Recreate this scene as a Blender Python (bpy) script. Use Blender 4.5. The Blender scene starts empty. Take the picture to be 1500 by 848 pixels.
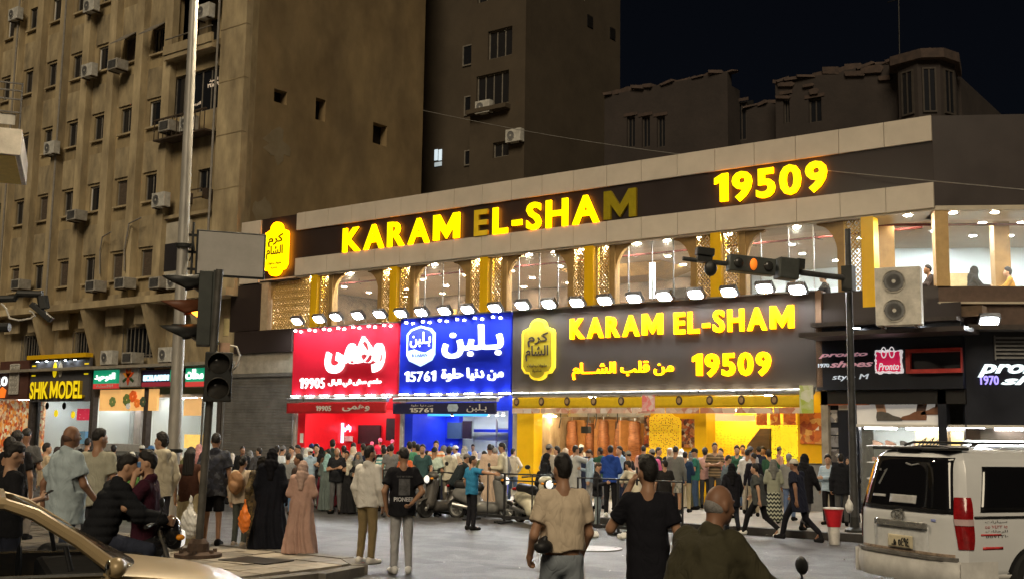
import bpy, bmesh, math, random
import numpy as np
from mathutils import Matrix, Vector
random.seed(7)
rng = np.random.default_rng(7)
PI = math.pi
scene = bpy.context.scene
C = scene.collection

# ---------------------------------------------------------------- camera, sky, sun, exposure
FPX, PITCH, ROLL, YAW, CAMH = 1642.87, .129034, .01468, .645195, 1.95
_cy, _sy = math.cos(YAW), math.sin(YAW)
CF = np.array([-_sy*math.cos(PITCH), _cy*math.cos(PITCH), math.sin(PITCH)])
_r0 = np.array([_cy, _sy, 0.]); _u0 = np.cross(_r0, CF)
CR = _r0*math.cos(ROLL) + _u0*math.sin(ROLL)
CU = _u0*math.cos(ROLL) - _r0*math.sin(ROLL)
CO = np.array([0, 0, CAMH])
camd = bpy.data.cameras.new('camera'); cam = bpy.data.objects.new('camera', camd); C.objects.link(cam)
camd.sensor_width = 36; camd.lens = FPX/1500*36; camd.clip_start = .1; camd.clip_end = 2000
cam.matrix_world = Matrix(((CR[0], CU[0], -CF[0], 0), (CR[1], CU[1], -CF[1], 0), (CR[2], CU[2], -CF[2], CAMH), (0, 0, 0, 1)))
scene.camera = cam

world = bpy.data.worlds.new('World'); scene.world = world; world.use_nodes = True
_nt = world.node_tree; _bg = _nt.nodes['Background']
_sky = _nt.nodes.new('ShaderNodeTexSky'); _sky.sky_type = 'NISHITA'; _sky.sun_disc = False
SUN_EL, SUN_AZ = math.radians(38), math.radians(-62)       # direction the light comes from
_sky.sun_elevation = SUN_EL; _sky.sun_rotation = PI/2 - SUN_AZ; _sky.dust_density = 8; _sky.air_density = .35; _sky.ozone_density = .2
_nt.links.new(_sky.outputs[0], _bg.inputs[0]); _bg.inputs[1].default_value = .0026
sund = bpy.data.lights.new('sun', 'SUN'); sun = bpy.data.objects.new('sun', sund); C.objects.link(sun)
sund.energy = 1.9; sund.angle = math.radians(25); sund.color = (1, .83, .58)
_d = Vector((math.cos(SUN_AZ)*math.cos(SUN_EL), math.sin(SUN_AZ)*math.cos(SUN_EL), math.sin(SUN_EL)))
sun.rotation_euler = _d.to_track_quat('Z', 'Y').to_euler()
scene.view_settings.view_transform = 'Standard'; scene.view_settings.look = 'None'
scene.view_settings.exposure = 0; scene.view_settings.gamma = 1
scene.render.engine = 'CYCLES'
scene.cycles.use_denoising = True
scene.cycles.max_bounces = 5; scene.cycles.diffuse_bounces = 3; scene.cycles.glossy_bounces = 3
scene.cycles.transmission_bounces = 4; scene.cycles.transparent_max_bounces = 8
scene.cycles.sample_clamp_indirect = 6; scene.cycles.caustics_reflective = False; scene.cycles.caustics_refractive = False
scene.cycles.use_light_tree = True

# a photograph pixel (1500 x 848) to a place in the world
def ray(x, y): return CF + CR*(x-750)/FPX + CU*(424-y)/FPX
def atY(x, y, Y=28.): r = ray(x, y); return CO + r*(Y/r[1])
def atZ(x, y, z=0.): r = ray(x, y); return CO + r*((z-CAMH)/r[2])
def atD(x, y, d): r = ray(x, y); return CO + r*(d/(r[1]*_cy - r[0]*_sy))
def depth(p): return p[1]*_cy - p[0]*_sy

# ---------------------------------------------------------------- materials
MATS = {}
def lin(c):
    if isinstance(c, str):
        c = [int(c[i:i+2], 16)/255 for i in (0, 2, 4)]
        return tuple(v/12.92 if v <= .04045 else ((v+.055)/1.055)**2.4 for v in c)
    return tuple(c)
def mat(name, col, rough=.6, metal=0, var=.25, scale=6, bump=0, bscale=30, emit=None, es=0, col2=None, spec=.4, stretch=(1, 1, 1), coords='Object', coat=0, alpha=1, trans=0, ior=1.45):
    if name in MATS: return MATS[name]
    m = bpy.data.materials.new(name); MATS[name] = m; m.use_nodes = True
    nt = m.node_tree; n = nt.nodes; l = nt.links; b = n['Principled BSDF']
    col = lin(col)
    b.inputs['Roughness'].default_value = rough; b.inputs['Metallic'].default_value = metal
    b.inputs['Specular IOR Level'].default_value = spec; b.inputs['IOR'].default_value = ior
    b.inputs['Base Color'].default_value = (*col, 1)
    if coat: b.inputs['Coat Weight'].default_value = coat; b.inputs['Coat Roughness'].default_value = .05
    if trans: b.inputs['Transmission Weight'].default_value = trans
    if alpha < 1: b.inputs['Alpha'].default_value = alpha
    tc = None
    def vec(s):
        nonlocal tc
        if tc is None:
            if coords == 'World': g = n.new('ShaderNodeNewGeometry'); tc = g.outputs['Position']
            else: g = n.new('ShaderNodeTexCoord'); tc = g.outputs[coords]
        mp = n.new('ShaderNodeMapping'); mp.inputs['Scale'].default_value = s; l.new(tc, mp.inputs[0]); return mp.outputs[0]
    if var:
        nz = n.new('ShaderNodeTexNoise'); nz.inputs['Scale'].default_value = scale; nz.inputs['Detail'].default_value = 6; nz.inputs['Roughness'].default_value = .65
        l.new(vec(stretch), nz.inputs[0])
        rp = n.new('ShaderNodeValToRGB'); rp.color_ramp.elements[0].position = .3; rp.color_ramp.elements[1].position = .7
        c2 = lin(col2) if col2 else tuple(v*(1-var) for v in col)
        c1 = col if col2 else tuple(min(1, v*(1+var*.6)) for v in col)
        rp.color_ramp.elements[0].color = (*c2, 1); rp.color_ramp.elements[1].color = (*c1, 1)
        l.new(nz.outputs['Fac'], rp.inputs[0]); l.new(rp.outputs[0], b.inputs['Base Color'])
        mr = n.new('ShaderNodeMapRange'); mr.inputs[3].default_value = max(0, rough-.12); mr.inputs[4].default_value = min(1, rough+.12)
        l.new(nz.outputs['Fac'], mr.inputs[0]); l.new(mr.outputs[0], b.inputs['Roughness'])
    if bump:
        nb = n.new('ShaderNodeTexNoise'); nb.inputs['Scale'].default_value = bscale; nb.inputs['Detail'].default_value = 5
        l.new(vec((1, 1, 1)), nb.inputs[0])
        bp = n.new('ShaderNodeBump'); bp.inputs['Strength'].default_value = bump; bp.inputs['Distance'].default_value = .02
        l.new(nb.outputs['Fac'], bp.inputs['Height']); l.new(bp.outputs[0], b.inputs['Normal'])
    if emit is not None:
        b.inputs['Emission Color'].default_value = (*lin(emit), 1); b.inputs['Emission Strength'].default_value = es
    return m
def fabric(c, **k):
    key = 'fabric_' + (c if isinstance(c, str) else '_'.join('%.3f' % v for v in c))
    if key in MATS: return MATS[key]
    m = mat(key, c, rough=.92, var=.16, scale=4, spec=.12, **k); add_folds(m); return m
def add_folds(m, st=.42):
    """creases and weave as relief"""
    nt = m.node_tree; n = nt.nodes; l = nt.links; b = n['Principled BSDF']
    tc = n.new('ShaderNodeTexCoord'); mp = n.new('ShaderNodeMapping'); mp.inputs['Scale'].default_value = (1, 1, .55); mp.inputs['Rotation'].default_value = (.3, .5, .2); l.new(tc.outputs['Object'], mp.inputs[0])
    nz = n.new('ShaderNodeTexNoise'); nz.inputs['Scale'].default_value = 7; nz.inputs['Detail'].default_value = 2; nz.inputs['Distortion'].default_value = 1.2; l.new(mp.outputs[0], nz.inputs[0])
    a = n.new('ShaderNodeMath'); a.operation = 'SUBTRACT'; a.inputs[1].default_value = .5; l.new(nz.outputs['Fac'], a.inputs[0])
    a2 = n.new('ShaderNodeMath'); a2.operation = 'ABSOLUTE'; l.new(a.outputs[0], a2.inputs[0])
    a3 = n.new('ShaderNodeMath'); a3.operation = 'POWER'; a3.inputs[1].default_value = .6; l.new(a2.outputs[0], a3.inputs[0])
    bp = n.new('ShaderNodeBump'); bp.inputs['Strength'].default_value = st; bp.inputs['Distance'].default_value = .035; l.new(a3.outputs[0], bp.inputs['Height']); l.new(bp.outputs[0], b.inputs['Normal'])
    return m

# ---------------------------------------------------------------- mesh helpers
class MB:
    def __init__(s): s.v = []; s.f = []; s.sm = False
    def add(s, vs, fs):
        o = len(s.v); s.v += [tuple(map(float, p)) for p in vs]; s.f += [tuple(i+o for i in q) for q in fs]; return s
    def box(s, x0, x1, y0, y1, z0, z1):
        return s.add([(x0,y0,z0),(x1,y0,z0),(x1,y1,z0),(x0,y1,z0),(x0,y0,z1),(x1,y0,z1),(x1,y1,z1),(x0,y1,z1)],
                     [(0,3,2,1),(4,5,6,7),(0,1,5,4),(1,2,6,5),(2,3,7,6),(3,0,4,7)])
    def cbox(s, c, d): return s.box(c[0]-d[0]/2, c[0]+d[0]/2, c[1]-d[1]/2, c[1]+d[1]/2, c[2]-d[2]/2, c[2]+d[2]/2)
    def quad(s, a, b, c, d): return s.add([a, b, c, d], [(0, 1, 2, 3)])
    def prism(s, poly, a, b, axis='y'):
        n = len(poly)
        mk = {'y': lambda p, t: (p[0], t, p[1]), 'x': lambda p, t: (t, p[0], p[1]), 'z': lambda p, t: (p[0], p[1], t)}[axis]
        vs = [mk(p, a) for p in poly] + [mk(p, b) for p in poly]
        return s.add(vs, [tuple(range(n)), tuple(range(2*n-1, n-1, -1))] + [(i, i+n, (i+1) % n+n, (i+1) % n) for i in range(n)])
    def cyl(s, p0, p1, r0, r1=None, n=12, cap=True):
        r1 = r0 if r1 is None else r1; p0 = Vector(p0); p1 = Vector(p1); d = (p1-p0).normalized()
        u = d.orthogonal().normalized(); w = d.cross(u); vs = []
        for p, r in ((p0, r0), (p1, r1)):
            for i in range(n): a = 2*PI*i/n; vs.append(p + (u*math.cos(a) + w*math.sin(a))*r)
        fs = [(i, (i+1) % n, n+(i+1) % n, n+i) for i in range(n)]
        if cap: fs += [tuple(range(n-1, -1, -1)), tuple(range(n, 2*n))]
        return s.add(vs, fs)
    def tube(s, pts, r, n=8):
        pts = [Vector(p) for p in pts]; vs = []; fs = []; u = None; m = len(pts)
        for k, p in enumerate(pts):
            d = (pts[min(k+1, m-1)] - pts[max(k-1, 0)]).normalized()
            u = d.orthogonal().normalized() if u is None else (u - d*u.dot(d)).normalized()
            w = d.cross(u); rr = r[k] if isinstance(r, (list, tuple)) else r
            for i in range(n): a = 2*PI*i/n; vs.append(p + (u*math.cos(a)+w*math.sin(a))*rr)
        for k in range(m-1):
            for i in range(n): fs.append((k*n+i, k*n+(i+1) % n, (k+1)*n+(i+1) % n, (k+1)*n+i))
        fs += [tuple(range(n-1, -1, -1)), tuple(range((m-1)*n, m*n))]
        return s.add(vs, fs)
    def lathe(s, prof, c=(0, 0, 0), n=16, axis='z'):
        vs = []; m = len(prof)
        for r, h in prof:
            for i in range(n):
                a = 2*PI*i/n; x, y = r*math.cos(a), r*math.sin(a)
                p = {'z': (x, y, h), 'y': (x, h, y), 'x': (h, x, y)}[axis]
                vs.append((p[0]+c[0], p[1]+c[1], p[2]+c[2]))
        fs = [(k*n+i, k*n+(i+1) % n, (k+1)*n+(i+1) % n, (k+1)*n+i) for k in range(m-1) for i in range(n)]
        fs += [tuple(range(n-1, -1, -1)), tuple(range((m-1)*n, m*n))]
        return s.add(vs, fs)
    def ell(s, c, r, n=12, m=8):
        vs = []
        for j in range(m+1):
            t = PI*j/m
            for i in range(n): a = 2*PI*i/n; vs.append((c[0]+r[0]*math.sin(t)*math.cos(a), c[1]+r[1]*math.sin(t)*math.sin(a), c[2]+r[2]*math.cos(t)))
        return s.add(vs, [(j*n+i, (j+1)*n+i, (j+1)*n+(i+1) % n, j*n+(i+1) % n) for j in range(m) for i in range(n)])
    def grid(s, fn, nu, nv):
        vs = [fn(i/nu, j/nv) for j in range(nv+1) for i in range(nu+1)]
        return s.add(vs, [(j*(nu+1)+i, j*(nu+1)+i+1, (j+1)*(nu+1)+i+1, (j+1)*(nu+1)+i) for j in range(nv) for i in range(nu)])
    def wall(s, x0, x1, z0, z1, y0, y1, holes, axis='y'):
        xs = sorted({x0, x1, *[h[0] for h in holes], *[h[1] for h in holes]}); zs = sorted({z0, z1, *[h[2] for h in holes], *[h[3] for h in holes]})
        xs = [x for x in xs if x0 <= x <= x1]; zs = [z for z in zs if z0 <= z <= z1]
        for za, zb in zip(zs, zs[1:]):
            run = None
            for xa, xb in list(zip(xs, xs[1:])) + [(None, None)]:
                solid = xa is not None and not any(h[0] < (xa+xb)/2 < h[1] and h[2] < (za+zb)/2 < h[3] for h in holes)
                if solid and run is None: run = xa
                if not solid and run is not None:
                    e = xa if xa is not None else xs[-1]
                    if axis == 'y': s.box(run, e, y0, y1, za, zb)
                    else: s.box(y0, y1, run, e, za, zb)
                    run = None
        return s
    def mesh(s, name, m=None, smooth=False):
        me = bpy.data.meshes.new(name); me.from_pydata(s.v, [], s.f); me.validate()
        if m: me.materials.append(m)
        bm = bmesh.new(); bm.from_mesh(me); bmesh.ops.recalc_face_normals(bm, faces=bm.faces); bm.to_mesh(me); bm.free()
        if smooth or s.sm:
            me.polygons.foreach_set('use_smooth', [True]*len(me.polygons))
            try: me.set_sharp_from_angle(angle=math.radians(40))
            except Exception: pass
        return me
    def build(s, name, m=None, parent=None, loc=(0, 0, 0), rz=0, smooth=False, bevel=0, **props):
        o = bpy.data.objects.new(name, s.mesh(name, m, smooth)); C.objects.link(o)
        o.location = loc; o.rotation_euler = (0, 0, rz)
        if parent: o.parent = parent
        if bevel:
            b = o.modifiers.new('bevel', 'BEVEL'); b.width = bevel; b.segments = 2; b.limit_method = 'ANGLE'; b.angle_limit = math.radians(35)
        for k, v in props.items():
            if v is not None: o[k] = v
        return o
def inst(name, me, parent=None, loc=(0, 0, 0), rz=0, m=None, rot=None, sc=None, **props):
    o = bpy.data.objects.new(name, me); C.objects.link(o); o.location = loc; o.rotation_euler = rot or (0, 0, rz)
    if sc: o.scale = sc
    if parent: o.parent = parent
    if m: o.material_slots[0].link = 'OBJECT'; o.material_slots[0].material = m
    for k, v in props.items():
        if v is not None: o[k] = v
    return o
def thing(name, label, cat, loc=(0, 0, 0), rz=0, group=None):
    o = bpy.data.objects.new(name, None); C.objects.link(o); o.empty_display_size = .2
    o.location = loc; o.rotation_euler = (0, 0, rz); o['label'] = label; o['category'] = cat
    if group: o['group'] = group
    return o
def tag(o, label, cat, group=None):
    o['label'] = label; o['category'] = cat
    if group: o['group'] = group
    return o
KIDS = {}
def dup(root, loc, rz=0, label=None, group=None, sc=None):
    r = root.copy(); C.objects.link(r); r.location = loc; r.rotation_euler = (0, 0, rz)
    if sc: r.scale = sc
    if label: r['label'] = label
    if group: r['group'] = group
    for ch in list(root.children):
        c = ch.copy(); C.objects.link(c); c.parent = r
        for g in list(ch.children):
            d = g.copy(); C.objects.link(d); d.parent = c
    return r

# ---------------------------------------------------------------- lettering
_ar = {}
for _c, _s, _n in [('ا',0xFE8D,2),('أ',0xFE83,2),('ب',0xFE8F,4),('ة',0xFE93,2),('ت',0xFE95,4),('ث',0xFE99,4),('ج',0xFE9D,4),('ح',0xFEA1,4),('خ',0xFEA5,4),('د',0xFEA9,2),('ذ',0xFEAB,2),('ر',0xFEAD,2),('ز',0xFEAF,2),('س',0xFEB1,4),('ش',0xFEB5,4),('ص',0xFEB9,4),('ض',0xFEBD,4),('ط',0xFEC1,4),('ع',0xFEC9,4),('غ',0xFECD,4),('ف',0xFED1,4),('ق',0xFED5,4),('ك',0xFED9,4),('ل',0xFEDD,4),('م',0xFEE1,4),('ن',0xFEE5,4),('ه',0xFEE9,4),('و',0xFEED,2),('ى',0xFEEF,2),('ي',0xFEF1,4)]: _ar[_c] = (_s, _n)
def arabic(t):
    out = []
    j = lambda c: c == 'ـ' or (c in _ar)
    for i, c in enumerate(t):
        if c not in _ar: out.append(c); continue
        p = t[i-1] if i else ' '; q = t[i+1] if i+1 < len(t) else ' '
        a = p == 'ـ' or (p in _ar and _ar[p][1] == 4); b = j(q) and _ar[c][1] == 4
        out.append(chr(_ar[c][0] + (3 if a and b else 2 if b else 1 if a else 0)))
    return ''.join(reversed(out))
TXT = {}
def text_mesh(s, m, bold=0, extrude=.03, bevel=0, shear=0):
    """flat lettering standing in the xz plane, facing -y; the mesh and its box"""
    k = (s, bold, extrude, bevel, shear)
    cu = bpy.data.curves.new('lettering', 'FONT'); cu.body = s; cu.extrude = extrude; cu.offset = bold; cu.shear = shear
    cu.bevel_depth = bevel; cu.resolution_u = 3
    o = bpy.data.objects.new('lettering', cu); C.objects.link(o)
    me = bpy.data.meshes.new_from_object(o.evaluated_get(bpy.context.evaluated_depsgraph_get()))
    bpy.data.objects.remove(o); bpy.data.curves.remove(cu)
    n = len(me.vertices); co = np.empty(n*3); me.vertices.foreach_get('co', co); co = co.reshape(-1, 3)
    co = np.stack([co[:, 0], -co[:, 2], co[:, 1]], 1)
    return me, co, (co[:, 0].min(), co[:, 0].max(), co[:, 2].min(), co[:, 2].max())
def put_text(s, name, parent, m, x0, x1, z0, z1, y, depth=.06, bold=0, bevel=0, shear=0, side=None, fn=None, rot=0):
    """the lettering as one mesh filling the box x0..x1, z0..z1, its back on the plane y"""
    me, co, b = text_mesh(s, m, bold, .05, bevel, shear)
    sx = (x1-x0)/(b[1]-b[0]); sz = (z1-z0)/(b[3]-b[2])
    ymin, ymax = co[:, 1].min(), co[:, 1].max()
    co = np.stack([x0+(co[:, 0]-b[0])*sx, y-depth*(ymax-co[:, 1])/(ymax-ymin), z0+(co[:, 2]-b[2])*sz], 1)
    if fn: co = fn(co)
    me.vertices.foreach_set('co', co.ravel()); me.materials.clear(); me.materials.append(m)
    if side:
        me.materials.append(side)
        for p in me.polygons: p.material_index = 0 if abs(p.normal.z) > .7 else 1
    else:
        me.polygons.foreach_set('material_index', [0]*len(me.polygons))
    me.update()
    o = bpy.data.objects.new(name, me); C.objects.link(o); o.parent = parent
    return o
BLOCK = {'M': [(0, 0), (0, .727), (.2, .727), (.44, .33), (.68, .727), (.88, .727), (.88, 0), (.69, 0), (.69, .37), (.44, .02), (.19, .37), (.19, 0)],
         '1': [(.14, 0), (.14, .53), (0, .47), (0, .62), (.2, .727), (.335, .727), (.335, 0)]}
def letter_row(s, name, parent, m, x0, x1, z0, z1, y, depth=.06, bold=0, gap=.08, side=None, mats=None, space=.28, sides=None):
    """one object per character"""
    ms = []; x = 0
    for ch in s:
        if ch == ' ': x += space; continue
        if ch in BLOCK:
            mb = MB().prism([(px*1.0, pz) for px, pz in BLOCK[ch]], -.05, .05, 'z'); me = mb.mesh('lettering', m)
            co = np.array([(v.co.x, -v.co.z, v.co.y) for v in me.vertices]); b = (co[:, 0].min(), co[:, 0].max(), -bold, .727+bold)
        else: me, co, b = text_mesh(ch, m, bold, .05)
        ms.append((me, co, b, x)); x += b[1]-b[0]+gap
    w = x-gap; zb = 0-bold; zt = .727+bold
    for i, (me, co, b, xo) in enumerate(ms):
        ymin, ymax = co[:, 1].min(), co[:, 1].max()
        nrm = [abs(p.normal.z) for p in me.polygons]
        co = np.stack([x0+(co[:, 0]-b[0]+xo)/w*(x1-x0), y-depth*(ymax-co[:, 1])/(ymax-ymin), z0+(co[:, 2]-zb)/(zt-zb)*(z1-z0)], 1)
        me.vertices.foreach_set('co', co.ravel()); me.materials.clear(); me.materials.append((mats or {}).get(i, m)); sd = (sides or {}).get(i, side)
        if sd: me.materials.append(sd)
        me.polygons.foreach_set('material_index', [0 if q > .7 or not sd else 1 for q in nrm]); me.update()
        o = bpy.data.objects.new(name, me); C.objects.link(o); o.parent = parent
# ---------------------------------------------------------------- soft bodies: distance fields meshed by surface nets
class SDF:
    def __init__(s, lo, hi, h):
        s.lo = np.array(lo, float); s.h = h; s.n = np.ceil((np.array(hi)-s.lo)/h).astype(int)+1
        s.D = np.full(s.n, 1., np.float32)
        s.ax = [s.lo[i]+h*np.arange(s.n[i]) for i in range(3)]
    def sl(s, lo, hi):
        a = np.clip(np.floor((lo-s.lo)/s.h).astype(int), 0, s.n); b = np.clip(np.ceil((hi-s.lo)/s.h).astype(int)+1, 0, s.n)
        return tuple(slice(i, j) for i, j in zip(a, b))
    def pts(s, q): return np.meshgrid(*[s.ax[i][q[i]] for i in range(3)], indexing='ij', sparse=True)
    def put(s, q, d, k):
        if d.size == 0: return
        a = s.D[q]
        if k > 0:
            h = np.maximum(k-np.abs(a-d), 0)/k
            s.D[q] = np.minimum(a, d)-h*h*k*.25
        else: s.D[q] = np.minimum(a, d)
    def cap(s, a, b, ra, rb=None, k=.03, flat=None):
        rb = ra if rb is None else rb; a = np.array(a, float); b = np.array(b, float); m = max(ra, rb)+k+2*s.h+.02
        q = s.sl(np.minimum(a, b)-m, np.maximum(a, b)+m); X, Y, Z = s.pts(q); e = b-a; L = max(e@e, 1e-9)
        t = np.clip(((X-a[0])*e[0]+(Y-a[1])*e[1]+(Z-a[2])*e[2])/L, 0, 1)
        d = np.sqrt((X-a[0]-t*e[0])**2+(Y-a[1]-t*e[1])**2+(Z-a[2]-t*e[2])**2)-(ra+(rb-ra)*t)
        s.put(q, d, k); return s
    def ell(s, c, r, k=.02, M=None, cut=False):
        c = np.array(c, float); r = np.array(r, float); m = r.max()+k+2*s.h+.02
        q = s.sl(c-m, c+m); X, Y, Z = s.pts(q); x, y, z = X-c[0], Y-c[1], Z-c[2]
        if M is not None: x, y, z = (M[0, i]*x+M[1, i]*y+M[2, i]*z for i in range(3))
        k0 = np.sqrt((x/r[0])**2+(y/r[1])**2+(z/r[2])**2); k1 = np.sqrt((x/r[0]**2)**2+(y/r[1]**2)**2+(z/r[2]**2)**2)+1e-9
        d = k0*(k0-1)/k1
        if cut: s.D[q] = np.maximum(s.D[q], -d)
        else: s.put(q, d, k)
        return s
    def mod(s, fn):
        X, Y, Z = s.pts(tuple(slice(0, n) for n in s.n)); s.D = np.asarray(fn(s.D, X, Y, Z), np.float32); return s
    def mesh(s):
        D = s.D; D[[0, -1]] = np.maximum(D[[0, -1]], .01); D[:, [0, -1]] = np.maximum(D[:, [0, -1]], .01); D[:, :, [0, -1]] = np.maximum(D[:, :, [0, -1]], .01)
        S = D < 0; n = np.array(D.shape)-1
        cnt = sum(S[i:n[0]+i, j:n[1]+j, k:n[2]+k].astype(np.int8) for i in (0, 1) for j in (0, 1) for k in (0, 1))
        mk = (cnt > 0) & (cnt < 8); idx = np.full(n, -1); I = np.argwhere(mk); idx[mk] = np.arange(len(I))
        pos = np.zeros((len(I), 3)); num = np.zeros(len(I))
        cs = [(i, j, k) for i in (0, 1) for j in (0, 1) for k in (0, 1)]
        val = {c: D[I[:, 0]+c[0], I[:, 1]+c[1], I[:, 2]+c[2]] for c in cs}
        for c in cs:
            for a in range(3):
                if c[a] == 0:
                    e = list(c); e[a] = 1; d0, d1 = val[c], val[tuple(e)]; w = (d0 < 0) != (d1 < 0)
                    t = np.where(w, d0/np.where(w, d0-d1, 1), 0); p = np.tile(np.array(c, float), (len(I), 1)); p[:, a] += t
                    pos += p*w[:, None]; num += w
        V = s.lo+s.h*(I+pos/num[:, None]); Q = []
        for a in range(3):
            b, c = (a+1) % 3, (a+2) % 3
            s0 = [slice(None)]*3; s1 = [slice(None)]*3; s0[a] = slice(0, -1); s1[a] = slice(1, None)
            E = np.argwhere(S[tuple(s0)] != S[tuple(s1)]); E = E[(E[:, b] > 0) & (E[:, c] > 0) & (E[:, b] < n[b]) & (E[:, c] < n[c])]
            if not len(E): continue
            db = np.zeros(3, int); db[b] = 1; dc = np.zeros(3, int); dc[c] = 1; g = lambda P: idx[P[:, 0], P[:, 1], P[:, 2]]
            q = np.stack([g(E-db-dc), g(E-dc), g(E), g(E-db)], 1); fl = ~S[E[:, 0], E[:, 1], E[:, 2]]
            q[fl] = q[fl][:, ::-1]; Q.append(q)
        return V, np.concatenate(Q) if Q else np.zeros((0, 4), int)
def np_mesh(name, parts, m=None):
    vs, qs, o = [], [], 0
    for V, Q in parts: vs.append(V); qs.append(Q+o); o += len(V)
    V = np.concatenate(vs); Q = np.concatenate(qs)
    me = bpy.data.meshes.new(name); me.vertices.add(len(V)); me.vertices.foreach_set('co', V.astype(np.float32).ravel())
    me.loops.add(Q.size); me.loops.foreach_set('vertex_index', Q.astype(np.int32).ravel())
    me.polygons.add(len(Q)); me.polygons.foreach_set('loop_start', np.arange(0, Q.size, 4, dtype=np.int32))
    me.polygons.foreach_set('use_smooth', np.ones(len(Q), bool)); me.update(); me.validate()
    if m: me.materials.append(m)
    return me
def rotz(a): return np.array([[math.cos(a), -math.sin(a), 0], [math.sin(a), math.cos(a), 0], [0, 0, 1]])
def rotx(a): return np.array([[1, 0, 0], [0, math.cos(a), -math.sin(a)], [0, math.sin(a), math.cos(a)]])

# a figure of 1.75 m standing at the origin and facing +y; its right hand is at +x
def skel(**o):
    J = dict(hip=(0, 0, .93), waist=(0, .0, 1.06), chest=(0, .0, 1.30), neck=(0, -.01, 1.47), head=(0, .02, 1.63),
             sh=[(-.168, -.005, 1.405), (.168, -.005, 1.405)], el=[(-.25, -.03, 1.12), (.25, -.03, 1.12)], wr=[(-.24, .06, .88), (.24, .06, .88)],
             hp=[(-.09, 0, .92), (.09, 0, .92)], kn=[(-.10, .02, .50), (.10, .02, .50)], an=[(-.11, -.02, .09), (.11, -.02, .09)], toe=[(-.15, .15, .04), (.15, .15, .04)],
             yaw=0, nod=0, fat=0, curl=.5, lift=[0, 0])
    J.update(o)
    return J
def hand(J, i, h):
    wr = np.array(J['wr'][i]); el = np.array(J['el'][i]); d = wr-el; d /= np.linalg.norm(d)
    s = -1 if i == 0 else 1
    pn = np.array(J.get('palm', [(1, 0, 0), (-1, 0, 0)])[i], float); pn -= d*(pn@d); pn /= np.linalg.norm(pn)
    sd = np.cross(d, pn)*(s)      # towards the thumb or away from it
    if J.get('flip'): sd = -sd
    S = SDF(wr-.21, wr+.21, h); k = .012
    S.cap(wr-d*.03, wr+d*.03, .026, .03, .02)
    for u in (-.026, -.009, .009, .026):
        S.cap(wr+d*.02+sd*u*.6, wr+d*.085+sd*u, .015, .0125, .012)
    cu = J['curl']
    for u, L in ((-.028, .062), (-.0095, .076), (.0095, .08), (.028, .07)):
        a = wr+d*.085+sd*u; dd = d; p = a
        for seg, fr in enumerate((.42, .33, .25)):
            an = cu*(.5+.5*seg); e = dd*math.cos(an)+pn*math.sin(an); e /= np.linalg.norm(e); q = p+e*L*fr
            S.cap(p, q, .0105-.001*seg, .0095-.001*seg, .004); p = q; dd = e
    t0 = wr+d*.025+sd*.026; t1 = t0+d*.035+sd*.028+pn*.012; t2 = t1+d*.03+sd*.004+pn*.012
    S.cap(t0, t1, .0135, .0115, .012).cap(t1, t2, .0115, .0095, .006)
    return S.mesh()
def headM(J): return rotz(J['yaw'])@rotx(-J['nod'])
def body_mesh(J, h, hh):
    lo, hi = bounds(J)
    S = SDF(lo, hi, h); c = np.array(J['chest']); hp = np.array(J['hip']); nk = np.array(J['neck']); hd = np.array(J['head']); M = headM(J)
    f = J['fat']
    for s in (-1, 1):
        S.cap(hp+(s*.055, 0, 0), c+(s*.066, 0, 0), .088+f*.5, .088+f*.4, .06)
        i = 0 if s < 0 else 1; sh, el, wr, hj, kn, an = (np.array(J[q][i]) for q in ('sh', 'el', 'wr', 'hp', 'kn', 'an'))
        S.cap(c+(s*.05, 0, .04), sh-(0, 0, .006), .072, .045, .05)
        S.cap(sh, el, .05, .04, .03).cap(el, wr, .041, .027, .02)
        S.cap(hj, kn, .078, .052, .04).cap(kn, an, .052, .034, .03)
        S.cap(an, np.array(J['toe'][i]), .035, .025, .02)
        S.cap(nk-(0, 0, .03), sh, .045, .038, .04)
    hb = hd+M@np.array((0, -.015, -.06)); S.cap(c+(0, 0, .08), nk, .075, .058, .04).cap(nk, hb, .055, .052, .02)
    S.ell(hd, (.073, .092, .105), .02, M)
    S.ell(hd+M@np.array((0, .03, -.055)), (.056, .062, .062), .03, M)
    S.cap(hd+M@np.array((0, .072, -.085)), hd+M@np.array((0, .066, -.09)), .024, .024, .025)
    S.cap(hd+M@np.array((0, .09, .005)), hd+M@np.array((0, .113, -.03)), .009, .014, .014)
    for s in (-1, 1):
        S.ell(hd+M@np.array((s*.075, -.01, -.015)), (.010, .022, .032), .006, M)
        S.ell(hd+M@np.array((s*.03, .098, .008)), (.017, .014, .011), cut=True, M=M)
        S.cap(hd+M@np.array((s*.012, .09, .022)), hd+M@np.array((s*.045, .078, .022)), .009, .008, .012)
        S.ell(hd+M@np.array((s*.045, .065, -.03)), (.02, .02, .018), .015, M)
    S.cap(hd+M@np.array((-.016, .09, -.062)), hd+M@np.array((.016, .09, -.062)), .008, .008, .006)
    parts = [S.mesh()]
    for i in (0, 1):
        if i not in J.get('nohand', ()): parts.append(hand(J, i, hh))
    return parts
def bounds(J):
    P = np.array([J[q][i] for q in ('sh', 'el', 'wr', 'hp', 'kn', 'an', 'toe') for i in (0, 1)]+[J['head'], J['hip'], J['chest'], J['neck']])
    return P.min(0)-.2-J['fat'], P.max(0)+.2+J['fat']
def eyes_mesh(J, h):
    hd = np.array(J['head']); M = headM(J); S = SDF(hd-.15, hd+.15, h)
    for s in (-1, 1): S.ell(hd+M@np.array((s*.03, .084, .006)), (.013, .011, .008), 0, M)
    return [S.mesh()]
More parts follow.
